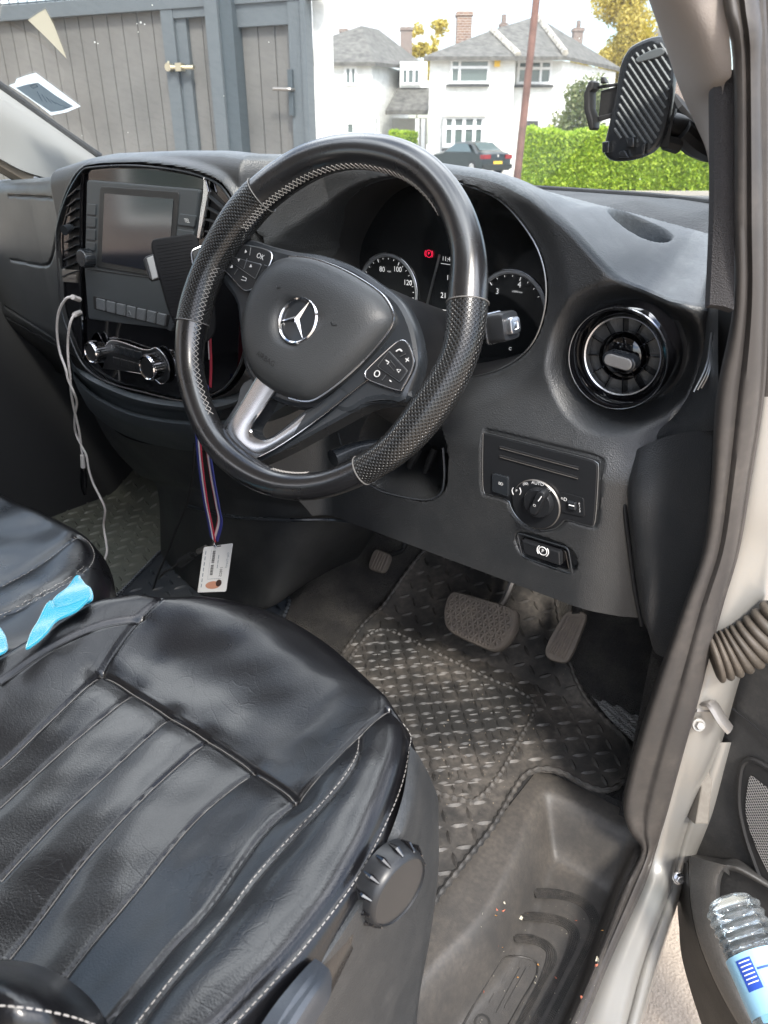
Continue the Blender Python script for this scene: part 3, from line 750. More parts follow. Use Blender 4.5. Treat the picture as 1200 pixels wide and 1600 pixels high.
# top, from the crest back to the windscreen base
yb = np.interp(xs, [-1.75, -1.5, -1.0, -.68, -.45, -.28, -.2], [1.18, 1.30, 1.40, 1.36, 1.28, 1.16, 1.08]); zbk = 1.372
v = np.linspace(0, 1, ntp+1)[1:][:, None]; Yt = Yf[-1][None] + (yb[None]-Yf[-1][None])*v
fast = smooth(0, .42, v); slow = v*.35+.65*v*v*(3-2*v); hk = smooth(1.372, 1.385, zc[None]); Zt = zc[None] + (zbk-zc[None])*(fast*hk+slow*(1-hk)) + .006*np.sin(np.pi*v)*(1-hk)
TC = V(-.357, .975, 0)
Xt = np.repeat(xs[None], ntp, 0)
dd = RV; 
def traysd(X_, Y_):
    a = (X_-TC.x)*RV.x+(Y_-TC.y)*RV.y; b = (X_-TC.x)*HV.x+(Y_-TC.y)*HV.y
    return np.hypot(a/.042, b/.024)-1
Zt = Zt - .045*smooth(.03, -.30, traysd(Xt, Yt))
GX = np.concatenate([X, Xt]); GY = np.concatenate([Yf, Yt]); GZ = np.concatenate([Z, Zt])
def gridobj(name, GX, GY, GZ, mats, parent, mi=None, flip=False, angle=50):
    nr, nc = GX.shape; me = bpy.data.meshes.new(name)
    c = V((GX.min()+GX.max())/2, (GY.min()+GY.max())/2, (GZ.min()+GZ.max())/2)
    co = np.stack([GX-c.x, GY-c.y, GZ-c.z], -1).reshape(-1, 3)
    j, i = np.meshgrid(np.arange(nr-1), np.arange(nc-1), indexing='ij'); a = j*nc+i
    f = np.stack([a, a+1, a+nc+1, a+nc], -1).reshape(-1, 4)
    if flip: f = f[:, ::-1]
    me.vertices.add(len(co)); me.vertices.foreach_set('co', co.ravel()); me.loops.add(f.size); me.loops.foreach_set('vertex_index', f.ravel())
    me.polygons.add(len(f)); me.polygons.foreach_set('loop_start', np.arange(len(f))*4); me.update(calc_edges=True)
    for m_ in mats: me.materials.append(m_)
    if mi is not None: me.polygons.foreach_set('material_index', mi.reshape(-1).astype(np.int32))
    me.shade_smooth(); me.set_sharp_from_angle(angle=radians(angle)); me.validate()
    o = bpy.data.objects.new(name, me); COL.objects.link(o); o.location = c
    if parent: o.parent = parent; o.matrix_parent_inverse = Matrix.Translation(-wloc(parent))
    WL[o.name] = c; return o
mi = np.zeros((nf+ntp-1, nx-1)); mi[nf-4:, :] = 1
P['cowl'] = mat('dark_cowl_plastic', (.012, .014, .017), .55, grain=300, gstr=.8, gdist=.001, dust=.06, spec=.4)
_d = (GX*FV.x+GY*FV.y+(GZ-CP.z)*FV.z); _px = 600+FPX*(GX*RV.x+GY*RV.y+(GZ-CP.z)*RV.z)/_d; _py = 800-FPX*(GX*UV.x+GY*UV.y+(GZ-CP.z)*UV.z)/_d
cw = (_py < 297+.262*(_px-850))[1:, 1:] & (GX[1:, 1:] > -.75); cw[:nf+10] = False; mi[cw] = 2
dash = gridobj('dashboard', GX, GY, GZ, [P['dash'], P['dashtop'], P['cowl']], van, mi)
def dsurf(px, py, o=0.0):
    d = D(px, py); y = .8
    for _ in range(12):
        p = CP + d*(y/d.y); y = .6*y+.4*float(fdash(np.array([[p.x]]), np.array([[p.z]]))[0, 0])
    return CP + d*((y-o)/d.y)
P['kface'] = mat('grey_dotted_knob', (.33, .32, .31), .4, .3)
# ---- round air vent
av = MB()
def circ(c, n, r, k=64):
    n = n.normalized(); a = ZV if abs(n.z) < .9 else V(1, 0, 0); u = a.cross(n).normalized(); w_ = n.cross(u)
    return [c+(u*cos(2*pi*j/k)+w_*sin(2*pi*j/k))*r for j in range(k)]
def lathe(mb, c, n, prof, k=64, mi=0):
    mb.grid([circ(c+n*h, n, r, k) for r, h in prof], mi, closed=True)
vc = V(VC.x, .845, VC.z)
lathe(av, vc, NY, [(.0640, -.03), (.0625, -.006), (.0605, .004), (.0585, .0065), (.056, .006), (.0535, .002), (.050, -.006), (.048, -.012)])
vent = av.build('air_vent', P['gloss'], van); 
mb = MB(); lathe(mb, vc, NY, [(.0600, .0045), (.0594, .0068), (.0587, .0066)], 72)
lathe(mb, vc, NY, [(.0478, -.012), (.0468, -.0095), (.0452, -.0105), (.0448, -.02)], 72)
mb.build('vent_ring', P['silver'], vent)
mb = MB(); mb.add(circ(vc-NY*.040, NY, .066), [list(range(64))]); lathe(mb, vc, NY, [(.0495, -.014), (.049, -.04)]); mb.build('vent_throat', P['hollow'], vent)
mb = MB()
for i in range(12):
    a = 2*pi*i/12+.13; u = V(cos(a), 0, sin(a)); t = V(-sin(a), 0, cos(a))
    mb.box(vc+u*.034-NY*.022, u*.0115, t*.0006, NY*.008)
lathe(mb, vc, NY, [(.0292, -.022), (.0290, -.0125), (.0278, -.0125), (.0276, -.022)])
mb.build('vent_blades', P['gloss'], vent)
mb = MB(); lathe(mb, vc, NY, [(.0272, -.024), (.022, -.014), (.016, -.011), (.006, -.010), (.0001, -.010)]); mb.build('vent_hub', P['gloss'], vent)
def pill(c, u, w_, L_, r, k=10):
    o = []
    for s_ in (1, -1):
        for j in range(k+1):
            a = -pi/2+pi*j/k; o.append(c+u*s_*(L_+r*cos(a))+w_*s_*r*sin(a))
    return o
pu = (PY(985, 572, .83)-PY(953, 560, .83)).normalized(); pu = V(cos(radians(-6)), 0, sin(radians(-6))); pw = V(-pu.z, 0, pu.x)
pc = PY(969, 564, .833)
mb = MB(); mb.slab(pill(pc, pu, pw, .0115, .0088), NY, .005, .002, back=.012); mb.build('vent_knob', P['satin'], vent)
mb = MB(); mb.slab(pill(pc+NY*.0052, pu, pw, .010, .0068), NY, .0022, .001)
for i in range(-5, 6):
    for j in range(-2, 3): mb.cyl(pc+pu*i*.0022+pw*j*.0022+NY*.0074, NY, .0006, .0003, 6)
mb.build('vent_knob_face', P['kface'], vent)

# ---- headlamp switch panel
def sp(px, py, o=0): return PY(px, py, .80-o)
mb = MB(); ol = [V(x_, .801, z_) for x_, z_ in LP_]
mb.slab(inset(ol, NY if pnormal(ol).dot(NY) > 0 else NY, .001), NY, .0025, .001, back=.006)
swp = mb.build('headlamp_switch_panel', P['btn'], van)
mb = MB(); mb.tube([p+NY*.001 for p in ol], .0007, 6, closed=True); mb.build('panel_edge', P['dsilver'], swp)
mb = MB()
for a, b in (((781, 698), (904, 731)), ((781, 712), (903, 746))):
    a, b = sp(*a, .0018), sp(*b, .0018); mb.tube([a, b], .0016, 8)
mb.build('slot', P['hollow'], swp)
mb = MB()
for a, b in (((781, 700.3), (904, 733.3)), ((781, 714.3), (903, 748.3))):
    a, b = sp(*a, .003), sp(*b, .003); mb.tube([a, b], .0005, 6)
mb.build('slot_edge', P['steel'], swp)
mb = MB(); mb.slab(round_poly([sp(*q_, .002) for q_ in ((770, 738), (796, 745), (796, 776), (770, 767))], .003), NY, .003, .001); mb.build('fog_lamp_button', P['satin'], swp)
mb = MB(); mb.slab(round_poly([sp(*q_, .002) for q_ in ((873, 767), (913, 778), (914, 808), (878, 800))], .004), NY, .0012, .0006); mb.build('range_adjuster_frame', P['btn'], swp)
mb = MB(); mb.slab(round_poly([sp(*q_, .003) for q_ in ((888, 781), (901, 784), (901, 797), (889, 794))], .002), NY, .004, .0015); mb.build('range_adjuster_wheel', P['satin'], swp)
kc = sp(839, 787, .002)
mb = MB(); lathe(mb, kc, NY, [(.0335, -.004), (.0335, .003), (.0325, .005), (.022, .0055), (.0001, .0055)]); mb.build('rotary_dial', P['btn'], swp)
mb = MB(); lathe(mb, kc, NY, [(.0338, .001), (.0342, .003), (.0330, .0045)]); mb.build('dial_ring', P['steel'], swp)
kc2 = PY(843, 784, .79)
mb = MB(); lathe(mb, kc2, NY, [(.020, 0), (.0195, .006), (.018, .008), (.0001, .008)]); 
ka = (PY(853, 768, .785)-PY(835, 803, .785)).normalized(); kb_ = ka.cross(NY)
o_ = pill(PY(845, 782, .784), ka, kb_, .014, .0062); mb.dome(o_, NY, [(1, 0), (.97, .008), (.88, .011), (.8, .0115)]); mb.build('rotary_knob', P['btn'], swp)
mb = MB(); 
XD = V(1, 0, 0)
def lab(mb, s_, px, py, y, size, rot=0, mi=0):
    a = radians(rot); mb.text(s_, PY(px, py, y), V(cos(a), 0, sin(a)), V(-sin(a), 0, cos(a)), size, mi)
lab(mb, 'AUTO', 840, 755.5, .7922, .0062, 4); lab(mb, 'O', 835, 790, .7715, .005, -20); lab(mb, 'P', 807, 767, .7922, .0055)
mb.tube([PY(841, 783, .771), PY(846, 776, .771)], .0007, 6)
lab(mb, '(00)', 821, 756, .7922, .005, 20); lab(mb, '=D', 857, 765, .7922, .005, -30); lab(mb, '0D', 782.5, 756, .794, .0058); lab(mb, '=D', 881, 780, .796, .0065, 0)
mb.tube([PY(889, 789, .7925), PY(897, 791, .7925)], .0007, 6)
for k in range(4): lab(mb, str(k), 905+.3*k, 787+4*k, .796, .0038)
for r_ in (-1, 1): mb.tube(crv([PY(807+r_*5, 767-5, .7922), PY(807+r_*7, 767+r_, .7922), PY(807+r_*5, 767+6, .7922)], 6), .0005, 5)
mb.build('printed_symbols', P['white'], swp)
# ---- parking brake switch
mb = MB(); ol = round_poly([PY(*q_, .806) for q_ in ((815, 837), (885, 859), (891, 890), (822, 865))], .004)
mb.slab(ol, NY, .002, .001); pbs = mb.build('parking_brake_switch', P['gloss'], van)
mb = MB(); mb.slab(round_poly([PY(*q_, .803) for q_ in ((819, 840), (879, 859), (880, 881), (823, 862))], .003), NY, .008, .002); mb.build('switch_rocker', P['btn'], pbs)
mb = MB(); lab(mb, 'P', 848, 861, .7942, .0075); c = PY(848, 861, .7942); mb.tube(circ(c, NY, .0058, 24), .0006, 6, closed=True)
for s_ in (-1, 1): mb.tube([c+V(s_*.0082*cos(a), 0, .0082*sin(a)) for a in [(-.8+.16*i) for i in range(11)]], .0007, 6)
mb.build('parking_symbol', P['white'], pbs)
TU = [PY(*q_, .8) for q_ in ((808, 832), (888, 856), (895, 897), (817, 870))]
mb = MB(); mb.tube(round_poly([p+NY*.0005 for p in TU], .006), .0011, 6, closed=True); mb.build('switch_surround', P['satin'], pbs)

# ---- instrument cluster
CY = .925
def cy(px, py, o=0): return PY(px, py, CY-o)
mb = MB(); ol = [V(x_, CY, z_) for x_, z_ in OPEN]; c = sum(ol, V(0, 0, 0))/len(ol); ol = [c+(p-c)*.955 for p in ol]
mb.slab(ol, NY, .001, .0005); clu = mb.build('instrument_cluster', P['glassblk'], van)
mb = MB(); oo = crv([V(x_, 0, z_) for x_, z_ in OPEN], 100, True)
def ringp(sc, y): 
    cc = sum(oo, V(0, 0, 0))/len(oo); return [V(cc.x+(p.x-cc.x)*sc, y, cc.z+(p.z-cc.z)*sc) for p in oo]
mb.grid([ringp(.985, .845), ringp(.975, .848), ringp(.955, .875), ringp(.93, .924)], closed=True); mb.build('cluster_cowl', P['matte'], clu)
mb = MB(); mb.tube(ringp(.986, .846), .0012, 6, closed=True); mb.build('cluster_trim_line', P['dsilver'], clu)
def fitc(pts):
    A = np.array([[2*p.x, 2*p.z, 1] for p in pts]); b = np.array([p.x**2+p.z**2 for p in pts]); s_ = np.linalg.lstsq(A, b, rcond=None)[0]
    return V(s_[0], CY, s_[1]), sqrt(s_[2]+s_[0]**2+s_[1]**2)
gc, gr = fitc([cy(606, 397), cy(655, 447), cy(644, 494), cy(565, 428)])
def arc(c, r, a0, a1, k=48, o=.002): return [c+V(r*cos(a), -o, r*sin(a)) for a in np.linspace(a0, a1, k)]
def dial(c, r, a_list, names, npos, sub, size, a0, a1, band):
    m1 = MB(); 
    rows = [arc(c, r, a0, a1, o=.002), arc(c, r-.0035, a0, a1, o=.004), arc(c, r*.90, a0, a1, o=.002)]
    m1.grid(rows, flip=False); d = m1.build('dial_rim', P['dial'], clu)
    m1 = MB(); m1.tube(arc(c, r, a0, a1, o=.003), .0007, 5); m1.build('dial_edge', P['silver'], clu)
    m1 = MB(); 
    angs = []
    for p, q_ in zip(a_list, a_list[1:]):
        angs += [(p+(q_-p)*k/sub, k == 0) for k in range(sub)]
    angs.append((a_list[-1], True)); st = (a_list[1]-a_list[0])/sub; angs += [(a_list[0]-st*k, k == sub) for k in range(1, sub+2)]; angs += [(a_list[-1]+st*k, False) for k in band]
    for a, big in angs:
        u = V(cos(a), 0, sin(a)); m1.tube([c+u*r*.80-V(0, .003, 0), c+u*r*(.88)-V(0, .003, 0)] if big else [c+u*r*.84-V(0, .003, 0), c+u*r*.88-V(0, .003, 0)], .0006 if big else .0004, 5)
    for s_, q_ in zip(names, npos): m1.text(s_, cy(*q_, .003), XD, ZV, size)
    return m1
L4 = [(597, 421), (621, 421), (637, 442), (636, 469)]
al = [atan2((cy(*q_)-gc).z, (cy(*q_)-gc).x) for q_ in L4]
m1 = dial(gc, gr, al, ['80', '100', '120', '140'], L4, 4, .0108, radians(-35), radians(215), ())
m1.text('mph', cy(608, 424, .003), XD, ZV, .004); m1.build('dial_numbers', P['lit'], clu)
tp = cy(803, 421); rc = V(tp.x, CY, tp.z-gr)
R2 = [(777, 455.5), (811.5, 445)]
ar = [atan2((cy(*q_)-rc).z, (cy(*q_)-rc).x) for q_ in R2]
m1 = dial(rc, gr, ar, ['3', '4'], R2, 4, .011, radians(-30), radians(215), (1, 2, 3))
m1.text('x1000r/min', cy(808, 456, .003), XD, ZV, .0035)
m1.text('C', cy(797, 545, .003), XD, ZV, .006); m1.build('dial_numbers', P['lit'], clu)
mb = MB(); mb.text('11:45', cy(699, 405, .003), XD, ZV, .0085); mb.text('1', cy(699.5, 434, .003), XD, ZV, .010); mb.text('21', cy(693, 462, .003), XD, ZV, .011); mb.text('8°C', cy(716, 462, .003), XD, ZV, .011)
mb.tube([cy(689, 411.5, .002), cy(742, 419, .002)], .0004, 5); mb.tube([cy(672, 481, .002), cy(742, 492, .002)], .0004, 5)
mb.build('display_text', P['lit'], clu)
mb = MB(); c = cy(670, 396.5, .003); mb.text('P', c, XD, ZV, .0060); mb.tube(circ(c, NY, .0050, 20), .0003, 5, closed=True)
for s_ in (-1, 1): mb.tube([c+V(s_*.0070*cos(a), 0, .0070*sin(a)) for a in [(-.7+.14*i) for i in range(11)]], .0003, 5)
mb.build('parking_brake_warning', P['red'], clu)
mb = MB(); mb.tube([cy(687, 398, .002), cy(660, 505, .002)], .0018, 6); mb.build('display_edge', P['dsilver'], clu)

# ---- centre fascia
mb = MB(); mb.slab([p - FN*.004 for p in inset(FASW, FN, .002)], FN, .004, .002, back=.01); fas = mb.build('centre_fascia', P['gloss'], van)
mb = MB(); mb.tube([p + FN*.006 for p in FASW], .0016, 8, closed=True); mb.build('fascia_trim_line', P['satin'], fas)
def fq(pts, r=.004, o=0): return round_poly([fpl(a, b, o) for a, b in pts], r)
mb = MB(); mb.slab(fq([(141, 281), (317, 296), (303, 405), (296, 470), (272, 518), (263, 513), (143, 498), (137, 425)], .006), FN, .006, .002); hu = mb.build('head_unit', P['satin'], fas)
P['hupl'] = mat('head_unit_plastic', (.045, .052, .058), .40)
P['swpl'] = mat('switch_grey', (.11, .12, .13), .35)
hu.data.materials[0] = P['hupl']
mb = MB(); mb.slab(fq([(157.5, 291), (281, 300), (271, 437), (152, 417)], .006, .006), FN, .0015, .001)
mb.build('screen_bezel', P['plast'], fas)
mb = MB(); mb.slab(fq([(163.5, 302), (271.5, 311), (263, 428), (159, 409)], .002, .0076), FN, .0006, .0002); mb.build('screen', P['screen'], fas)
mb = MB()
for t0, t1 in (((136.5, 420.5), (300, 443)),): mb.tube([fpl(*t0, .0062), fpl(*t1, .0062)], .0008, 6)
mb.build('panel_gap', P['hollow'], fas)
for i, (y0, y1) in enumerate(((318, 335), (338, 354), (357, 374), (378, 390))):
    mb = MB(); x0 = 137-.25*i; mb.slab(fq([(x0, y0), (x0+14, y0+1.5), (x0+13.5, y1+1.5), (x0-.3, y1)], .0015, .006), FN, .002, .0006)
    mb.build('button', P['hupl'], fas)
mb = MB(); kc3 = fpl(142, 403, .006); mb.cyl(kc3, FN, .0145, .018, 32, 0, r2=.0135, bev=.0015)
for j in range(24): a = 2*pi*j/24; u = V(cos(a), 0, sin(a)); mb.box(kc3+u*.0142+FN*.008, u*.0006, V(-sin(a), 0, cos(a))*.0009, FN*.007)
mb.build('volume_knob', P['satin'], fas)
for q_ in ([(282, 334), (308, 337), (305, 355), (279, 351)], [(278, 358), (304, 362), (303, 372), (277, 368)]):
    mb = MB(); mb.slab(fq(q_, .002, .006), FN, .002, .0006); mb.build('button', P['hupl'], fas)
mb = MB(); mb.text('TEL', fpl(292, 345, .0085), XD, ZV, .007); mb.build('button_text', P['white'], fas)
# switch strip
mb = MB(); mb.slab(fq([(146, 462), (266, 492), (262, 511), (147, 483)], .003, .0062), FN, .0008, .0004); mb.build('switch_strip', P['hollow'], fas)
for i in range(7):
    a0, a1 = i/7, (i+1)/7-.028
    def lp(u, v): return (152+(264-152)*u, 465.5+(492-465.5)*u) if v == 0 else (153+(262-153)*u, 482.5+(510-482.5)*u)
    mb = MB(); mb.slab(fq([lp(a0, 0), lp(a1, 0), lp(a1, 1), lp(a0, 1)], .0015, .007), FN, .003, .001); bt = mb.build('switch', P['swpl'], fas)
mb = MB(); c = fpl(202, 489, .0103); mb.tube([c+V(0, 0, .004), c+V(-.004, 0, -.003), c+V(.004, 0, -.003)], .0005, 5, closed=True)
mb.build('hazard_symbol', P['dsilver'], fas)
# climate control
KL, KR = fpl(160, 547.5, .004), fpl(248, 571, .004)
def cpill(o, w0, w1):
    u = (KR-KL).normalized(); w_ = FN.cross(u); return None
mb = MB(); u = (KR-KL).normalized(); w_ = u.cross(FN)
ol = []
for k in range(17): a = pi/2+pi*k/16; ol.append(KL+u*cos(a)*.027-w_*(-sin(a))*.027)
ol += [KL+u*.03+(-w_)*.0-w_*0 + V(0, 0, -.021), KR-u*.03+V(0, 0, -.021)]
for k in range(17): a = -pi/2+pi*k/16; ol.append(KR+u*cos(a)*.029+w_*0-V(0, 0, -sin(a))*.029)
ol += [KR-u*.03+V(0, 0, .021), KL+u*.03+V(0, 0, .021)]
ol = crv(ol, 90, True); mb.slab(ol, FN, .003, .0015); mb.build('climate_panel', P['btn'], fas)
mb = MB(); mb.tube([p+FN*.002 for p in ol], .0009, 6, closed=True)
mb.build('climate_trim', P['silver'], fas)
for i in range(4):
    for r_, z0, z1 in ((0, .004, .017), (1, -.017, -.004)):
        a = KL.lerp(KR, .24+.135*i); b = KL.lerp(KR, .24+.135*(i+1)-.01)
        mb = MB(); mb.slab(round_poly([a+V(0, 0, z0), b+V(0, 0, z0), b+V(0, 0, z1), a+V(0, 0, z1)], .001), FN, .0055, .001)
        mb.build('climate_button', P['satin'] if r_ == 0 else P['btn'], fas)
for kc_, r_ in ((KL, .019), (KR, .021)):
    mb = MB(); mb.cyl(kc_, FN, r_*.92, .022, 40, 0, r2=r_*.82, bev=.002); ck = mb.build('climate_knob', P['btn'], fas)
    mb = MB()
    for j in range(30):
        a = 2*pi*j/30; uu = V(cos(a), 0, sin(a)); mb.box(kc_+uu*r_*.93+FN*.011, uu*.0012, V(-sin(a), 0, cos(a))*.0011, FN*.0085)
    lathe(mb, kc_, FN, [(r_*.86, .019), (r_*.90, .0215), (r_*.86, .0235), (r_*.80, .0225)], 48)
    mb.build('knob_ring', P['chrome'], fas)
# vertical vents
def vslats(name, a0, a1, b0, b1, n):
    """a0-a1 left edge top-bottom, b0-b1 right edge"""
    mb = MB(); mb.slab([fpl(*a0, .0002), fpl(*b0, .0002), fpl(*b1, .0002), fpl(*a1, .0002)], FN, .0008, .0003, mi=0)
    o = mb.build(name, P['hollow'], fas)
    for i in range(n):
        t = (i+.5)/n; p = fpl(*a0).lerp(fpl(*a1), t); q_ = fpl(*b0).lerp(fpl(*b1), t); c = (p+q_)/2
        mb = MB(); mb.box(c+FN*.004, (q_-p)*.5, FN*.006+V(0, 0, .002), V(0, .0006, 0)+ZV*.0010); mb.build('vent_slat', P['satin'], o) if False else None
        s_ = MB(); s_.box(c+FN*.003, (q_-p)*.5, FN*.005, ZV*.0009); SL.append(s_)
    m2 = MB()
    for s_ in SL: m2.add(s_.v, s_.f)
    SL.clear(); return o, m2
SL = []
vo1, m2 = vslats('side_air_vent', (113, 300), (103, 438), (126, 288), (124, 430), 10); m2.add(*(lambda s: (s.v, s.f))(MB().add([], [])))
WLn = vo1
def subchild(m2, name, m, p): return m2.build(name, m, p)
subchild(m2, 'vent_slat_row', P['satin'], fas)
vo2, m2 = vslats('side_air_vent', (331, 296), (324, 405), (352, 318), (366, 400), 6); subchild(m2, 'vent_slat_row', P['satin'], fas)
mb = MB(); mb.slab(fq([(100, 420), (123, 422), (123, 442), (101, 440)], .002, .001), FN, .004, .001); mb.slab(fq([(106, 428), (120, 430), (120, 436), (106, 434)], .001, .005), FN, .002, .0008); mb.build('vent_slider', P['steel'], fas)
mb = MB(); mb.tube([fpl(112, 355, .004), fpl(100, 360, .02)], [.006, .008], 12); mb.build('vent_adjuster', P['satin'], fas)
mb = MB(); mb.tube([fpl(130, 270, .003), fpl(127.5, 330, .003), fpl(127.5, 470, .003), fpl(130, 560, .003)], .0032, 8, n=40); mb.build('gloss_pillar', P['gloss'], fas)
mb = MB(); mb.slab(fq([(321, 277), (325, 281), (330, 300), (316, 374), (310, 372), (320, 300)], .001, .004), FN, .004, .0015); mb.build('chrome_blade', P['chrome'], fas)
# ---- lip bands and lower console
P['lip'] = mat('blue_grey_soft_plastic', (.042, .050, .056), .48, grain=500, gstr=.35)
lipc = [[(108, 556), (118, 573), (140, 584), (200, 611), (280, 626), (340, 621), (385, 600), (425, 560)],
        [(112, 572), (124, 588), (150, 605), (212, 630), (285, 642), (348, 640), (395, 618), (440, 580)],
        [(114, 580), (126, 596), (155, 620), (212, 645), (290, 657), (352, 655), (402, 634), (450, 595)],
        [(114, 590), (130, 620), (175, 653), (225, 671), (297, 682), (360, 680), (415, 660), (470, 620)],
        [(120, 600), (140, 640), (180, 672), (228, 692), (300, 705), (365, 700), (425, 690), (480, 650)]]
ys = [.700, .672, .690, .672, .760]
mb = MB(); rows = []
def lr(i, y, dy=0): return crv([PY(a, b+dy, y + (.05*max(0, (k-4))/3)) for k, (a, b) in enumerate(lipc[i])], 60)
seq = [(0, .705, 0), (0, .690, 0), (0, .676, 3), (1, .670, -6), (1, .672, -1), (1, .688, 0), (2, .692, 0), (2, .676, 1), (2, .668, 6), (3, .672, -6), (3, .684, 0), (4, .76, 0)]
rows = [lr(i, y, dy) for i, y, dy in seq]
mb.grid(rows); mb.build('dash_lip', P['lip'], van, 60)
mb = MB()
G = [[PY(125, 604, .77), PY(170, 690, .82), PY(215, 740, .86), PY(246, 765, .88), PY(252, 868, .88), PY(262, 880, .88)],
     [PY(190, 680, .76), PY(230, 720, .80), PY(262, 750, .82), PY(285, 775, .83), PY(300, 900, .82), PY(310, 925, .82)],
     [PY(300, 700, .755), PY(330, 730, .78), PY(350, 770, .80), PY(360, 800, .80), PY(380, 930, .79), PY(385, 948, .79)],
     [PY(430, 690, .78), PY(440, 740, .80), PY(440, 780, .82), PY(440, 806, .82), PY(430, 935, .80), PY(420, 950, .80)],
     [PY(500, 650, .86), PY(530, 740, .88), PY(540, 780, .90), PY(550, 815, .92), PY(512, 880, .94), PY(490, 905, .94)],
     [PY(560, 660, 1.0), PY(590, 740, 1.05), PY(600, 780, 1.05), PY(590, 822, 1.05), PY(560, 870, 1.05), PY(540, 880, 1.05)]]
rows = [list(r) for r in zip(*G)]
mb.patch(rows, 50, 50); mb.build('lower_console', P['plast'], van, 60)
mb = MB(); mb.tube([PY(*q_) for q_ in ((290, 790, .822), (360, 806, .80), (440, 812, .812), (510, 812, .86), (548, 816, .91))], .0035, 8, n=30); mb.build('console_bin_rim', P['satin'], van)
# ---- dash end and footwell side trim
mb = MB(); mb.patch([[T(1106, 476, .83), T(1112, 477, .80), T(1122, 478, .74)], [T(1096, 560, .825), T(1108, 560, .79), T(1122, 560, .73)], [T(1062, 640, .85), T(1095, 635, .79), T(1122, 625, .725)], [T(986, 708, .912), T(1050, 682, .85), T(1115, 672, .755)]], 24, 24)
mb.build('dash_end_panel', P['dash'], van)
mb = MB()
for i, (a, b, c) in enumerate((((1112, 520), (1104, 570), (1084, 612)), ((1113, 534), (1106, 577), (1090, 609)), ((1113, 550), (1107, 584), (1096, 606)))):
    mb.tube(crv([T(*a, .775), T(*b, .775), T(*c, .785)], 12), .0012, 6)
mb.build('side_demister_slots', P['dsilver'], van)
mb = MB()
mb.patch([[T(990, 716, .90), T(996, 702, .875), T(1045, 681, .835), T(1114, 670, .765)],
          [T(979, 772, .905), T(988, 768, .865), T(1045, 758, .835), T(1110, 745, .775)],
          [T(986, 860, .925), T(994, 858, .885), T(1040, 860, .855), T(1102, 855, .80)],
          [T(1000, 955, .945), T(1006, 955, .90), T(1030, 955, .885), T(1075, 950, .84)],
          [T(1012, 985, .955), T(1014, 990, .92), T(1024, 1020, .91), T(1052, 1030, .86)]], 30, 40)
mb.build('footwell_side_trim', P['dash'], van, 50)
mb = MB(); mb.patch([[T(1092, 430, .90), T(1120, 430, .82), T(1160, 430, .74)], [T(1085, 560, .89), T(1115, 560, .82), T(1155, 560, .75)], [T(1060, 700, .90), T(1100, 700, .83), T(1140, 700, .765)]], 8, 8); mb.build('dash_end_backing', P['matte'], van)
mb = MB(); mb.tube([T(*q_) for q_ in ((988, 712, .893), (979, 722, .892), (976, 750, .894), (977, 800, .898), (984, 860, .912), (992, 920, .926), (1003, 978, .938))], .0028, 8, n=50); mb.build('panel_gap', P['hollow'], van)
mb = MB(); 0 and mb.tube([T(*q_) for q_ in ((983, 716, .902), (972, 745, .90), (972, 800, .902), (980, 860, .915), (990, 920, .93), (1001, 980, .94))], [.006, .007, .008, .008, .007, .005], 10, n=40)
# speaker grille bump far left, stack of far things
from mathutils.bvhtree import BVHTree
def bvh_of(mb): return BVHTree.FromPolygons([tuple(v) for v in mb.v], mb.f)
def cast(bt, px, py, lift=0):
    d = D(px, py).normalized(); h = bt.ray_cast(CP, d)
    if h[0] is None: return None
    return h[0] - d*lift
# ------------------------------------------------------------------ steering wheel
WC = V(-.5606, .5958, 1.2797); wa, wb = .4591, .0802
WN = V(sin(wb)*cos(wa), -cos(wb)*cos(wa), sin(wa))
def wp(px, py, o=0): return PL(px, py, WC+WN*o, WN)
OUT = [(565, 210.5), (612, 214), (649, 225.7), (686.7, 251), (714.6, 281.7), (738, 321), (754.3, 368), (762.5, 421.7), (762.5, 465), (759, 503), (752, 540.7), (733.3, 592), (700.7, 648), (663.3, 694.7), (630.7, 722.7), (588.7, 748.3), (546.7, 768), (500, 781), (446.7, 782), (400, 769.3), (353.3, 741.3), (318.3, 701.7), (295, 652.7), (279.8, 601.3), (274, 550), (276.3, 505.7), (288, 455.7), (306.6, 405.8), (331.5, 360), (364, 311.6), (400, 276), (427, 256), (455, 238), (487.5, 223), (520, 214.5)]
INN = [(546.7, 260.7), (600, 268), (640, 281), (663, 300), (686.7, 330.7), (700.7, 368), (706.5, 410), (701, 447.3), (698, 480), (698, 508), (694, 540.7), (678, 575), (657, 605), (632, 640), (602.7, 680.7), (542, 722.7), (500, 737), (470, 740), (428, 732), (395, 712), (366, 690), (346.3, 664.3), (334.7, 638.7), (323, 601.3), (317, 573.3), (319.5, 536), (328, 498), (340, 455), (356, 418), (378, 385), (396.5, 360), (416, 336), (455, 302), (500, 274)]
def pol(pts):
    a = np.array([atan2(y-494, x-495) for x, y in pts]); r = np.hypot(np.array([p[0] for p in pts])-495, np.array([p[1] for p in pts])-494); o = np.argsort(a); a = a[o]; r = r[o]
    return np.concatenate([a-2*pi, a, a+2*pi]), np.concatenate([r]*3)
ao, ro = pol(OUT); ai, ri = pol(INN)
NT = 220; rim_c = []; rim_r = []
for k in range(NT):
    th = 2*pi*k/NT; 
    if th > pi: th -= 2*pi
    R1, R2 = np.interp(th, ao, ro), np.interp(th, ai, ri); rm = (R1+R2)/2
    p = wp(495+rm*cos(th), 494+rm*sin(th)); rim_c.append(p); rim_r.append((R1-R2)/2*(p-CP).dot(FV)/FPX*.985)
kk = np.ones(11)/11; rim_r = list(np.convolve(np.pad(rim_r, 5, 'wrap'), kk, 'valid'))
cc_ = np.array([list(p) for p in rim_c]); 
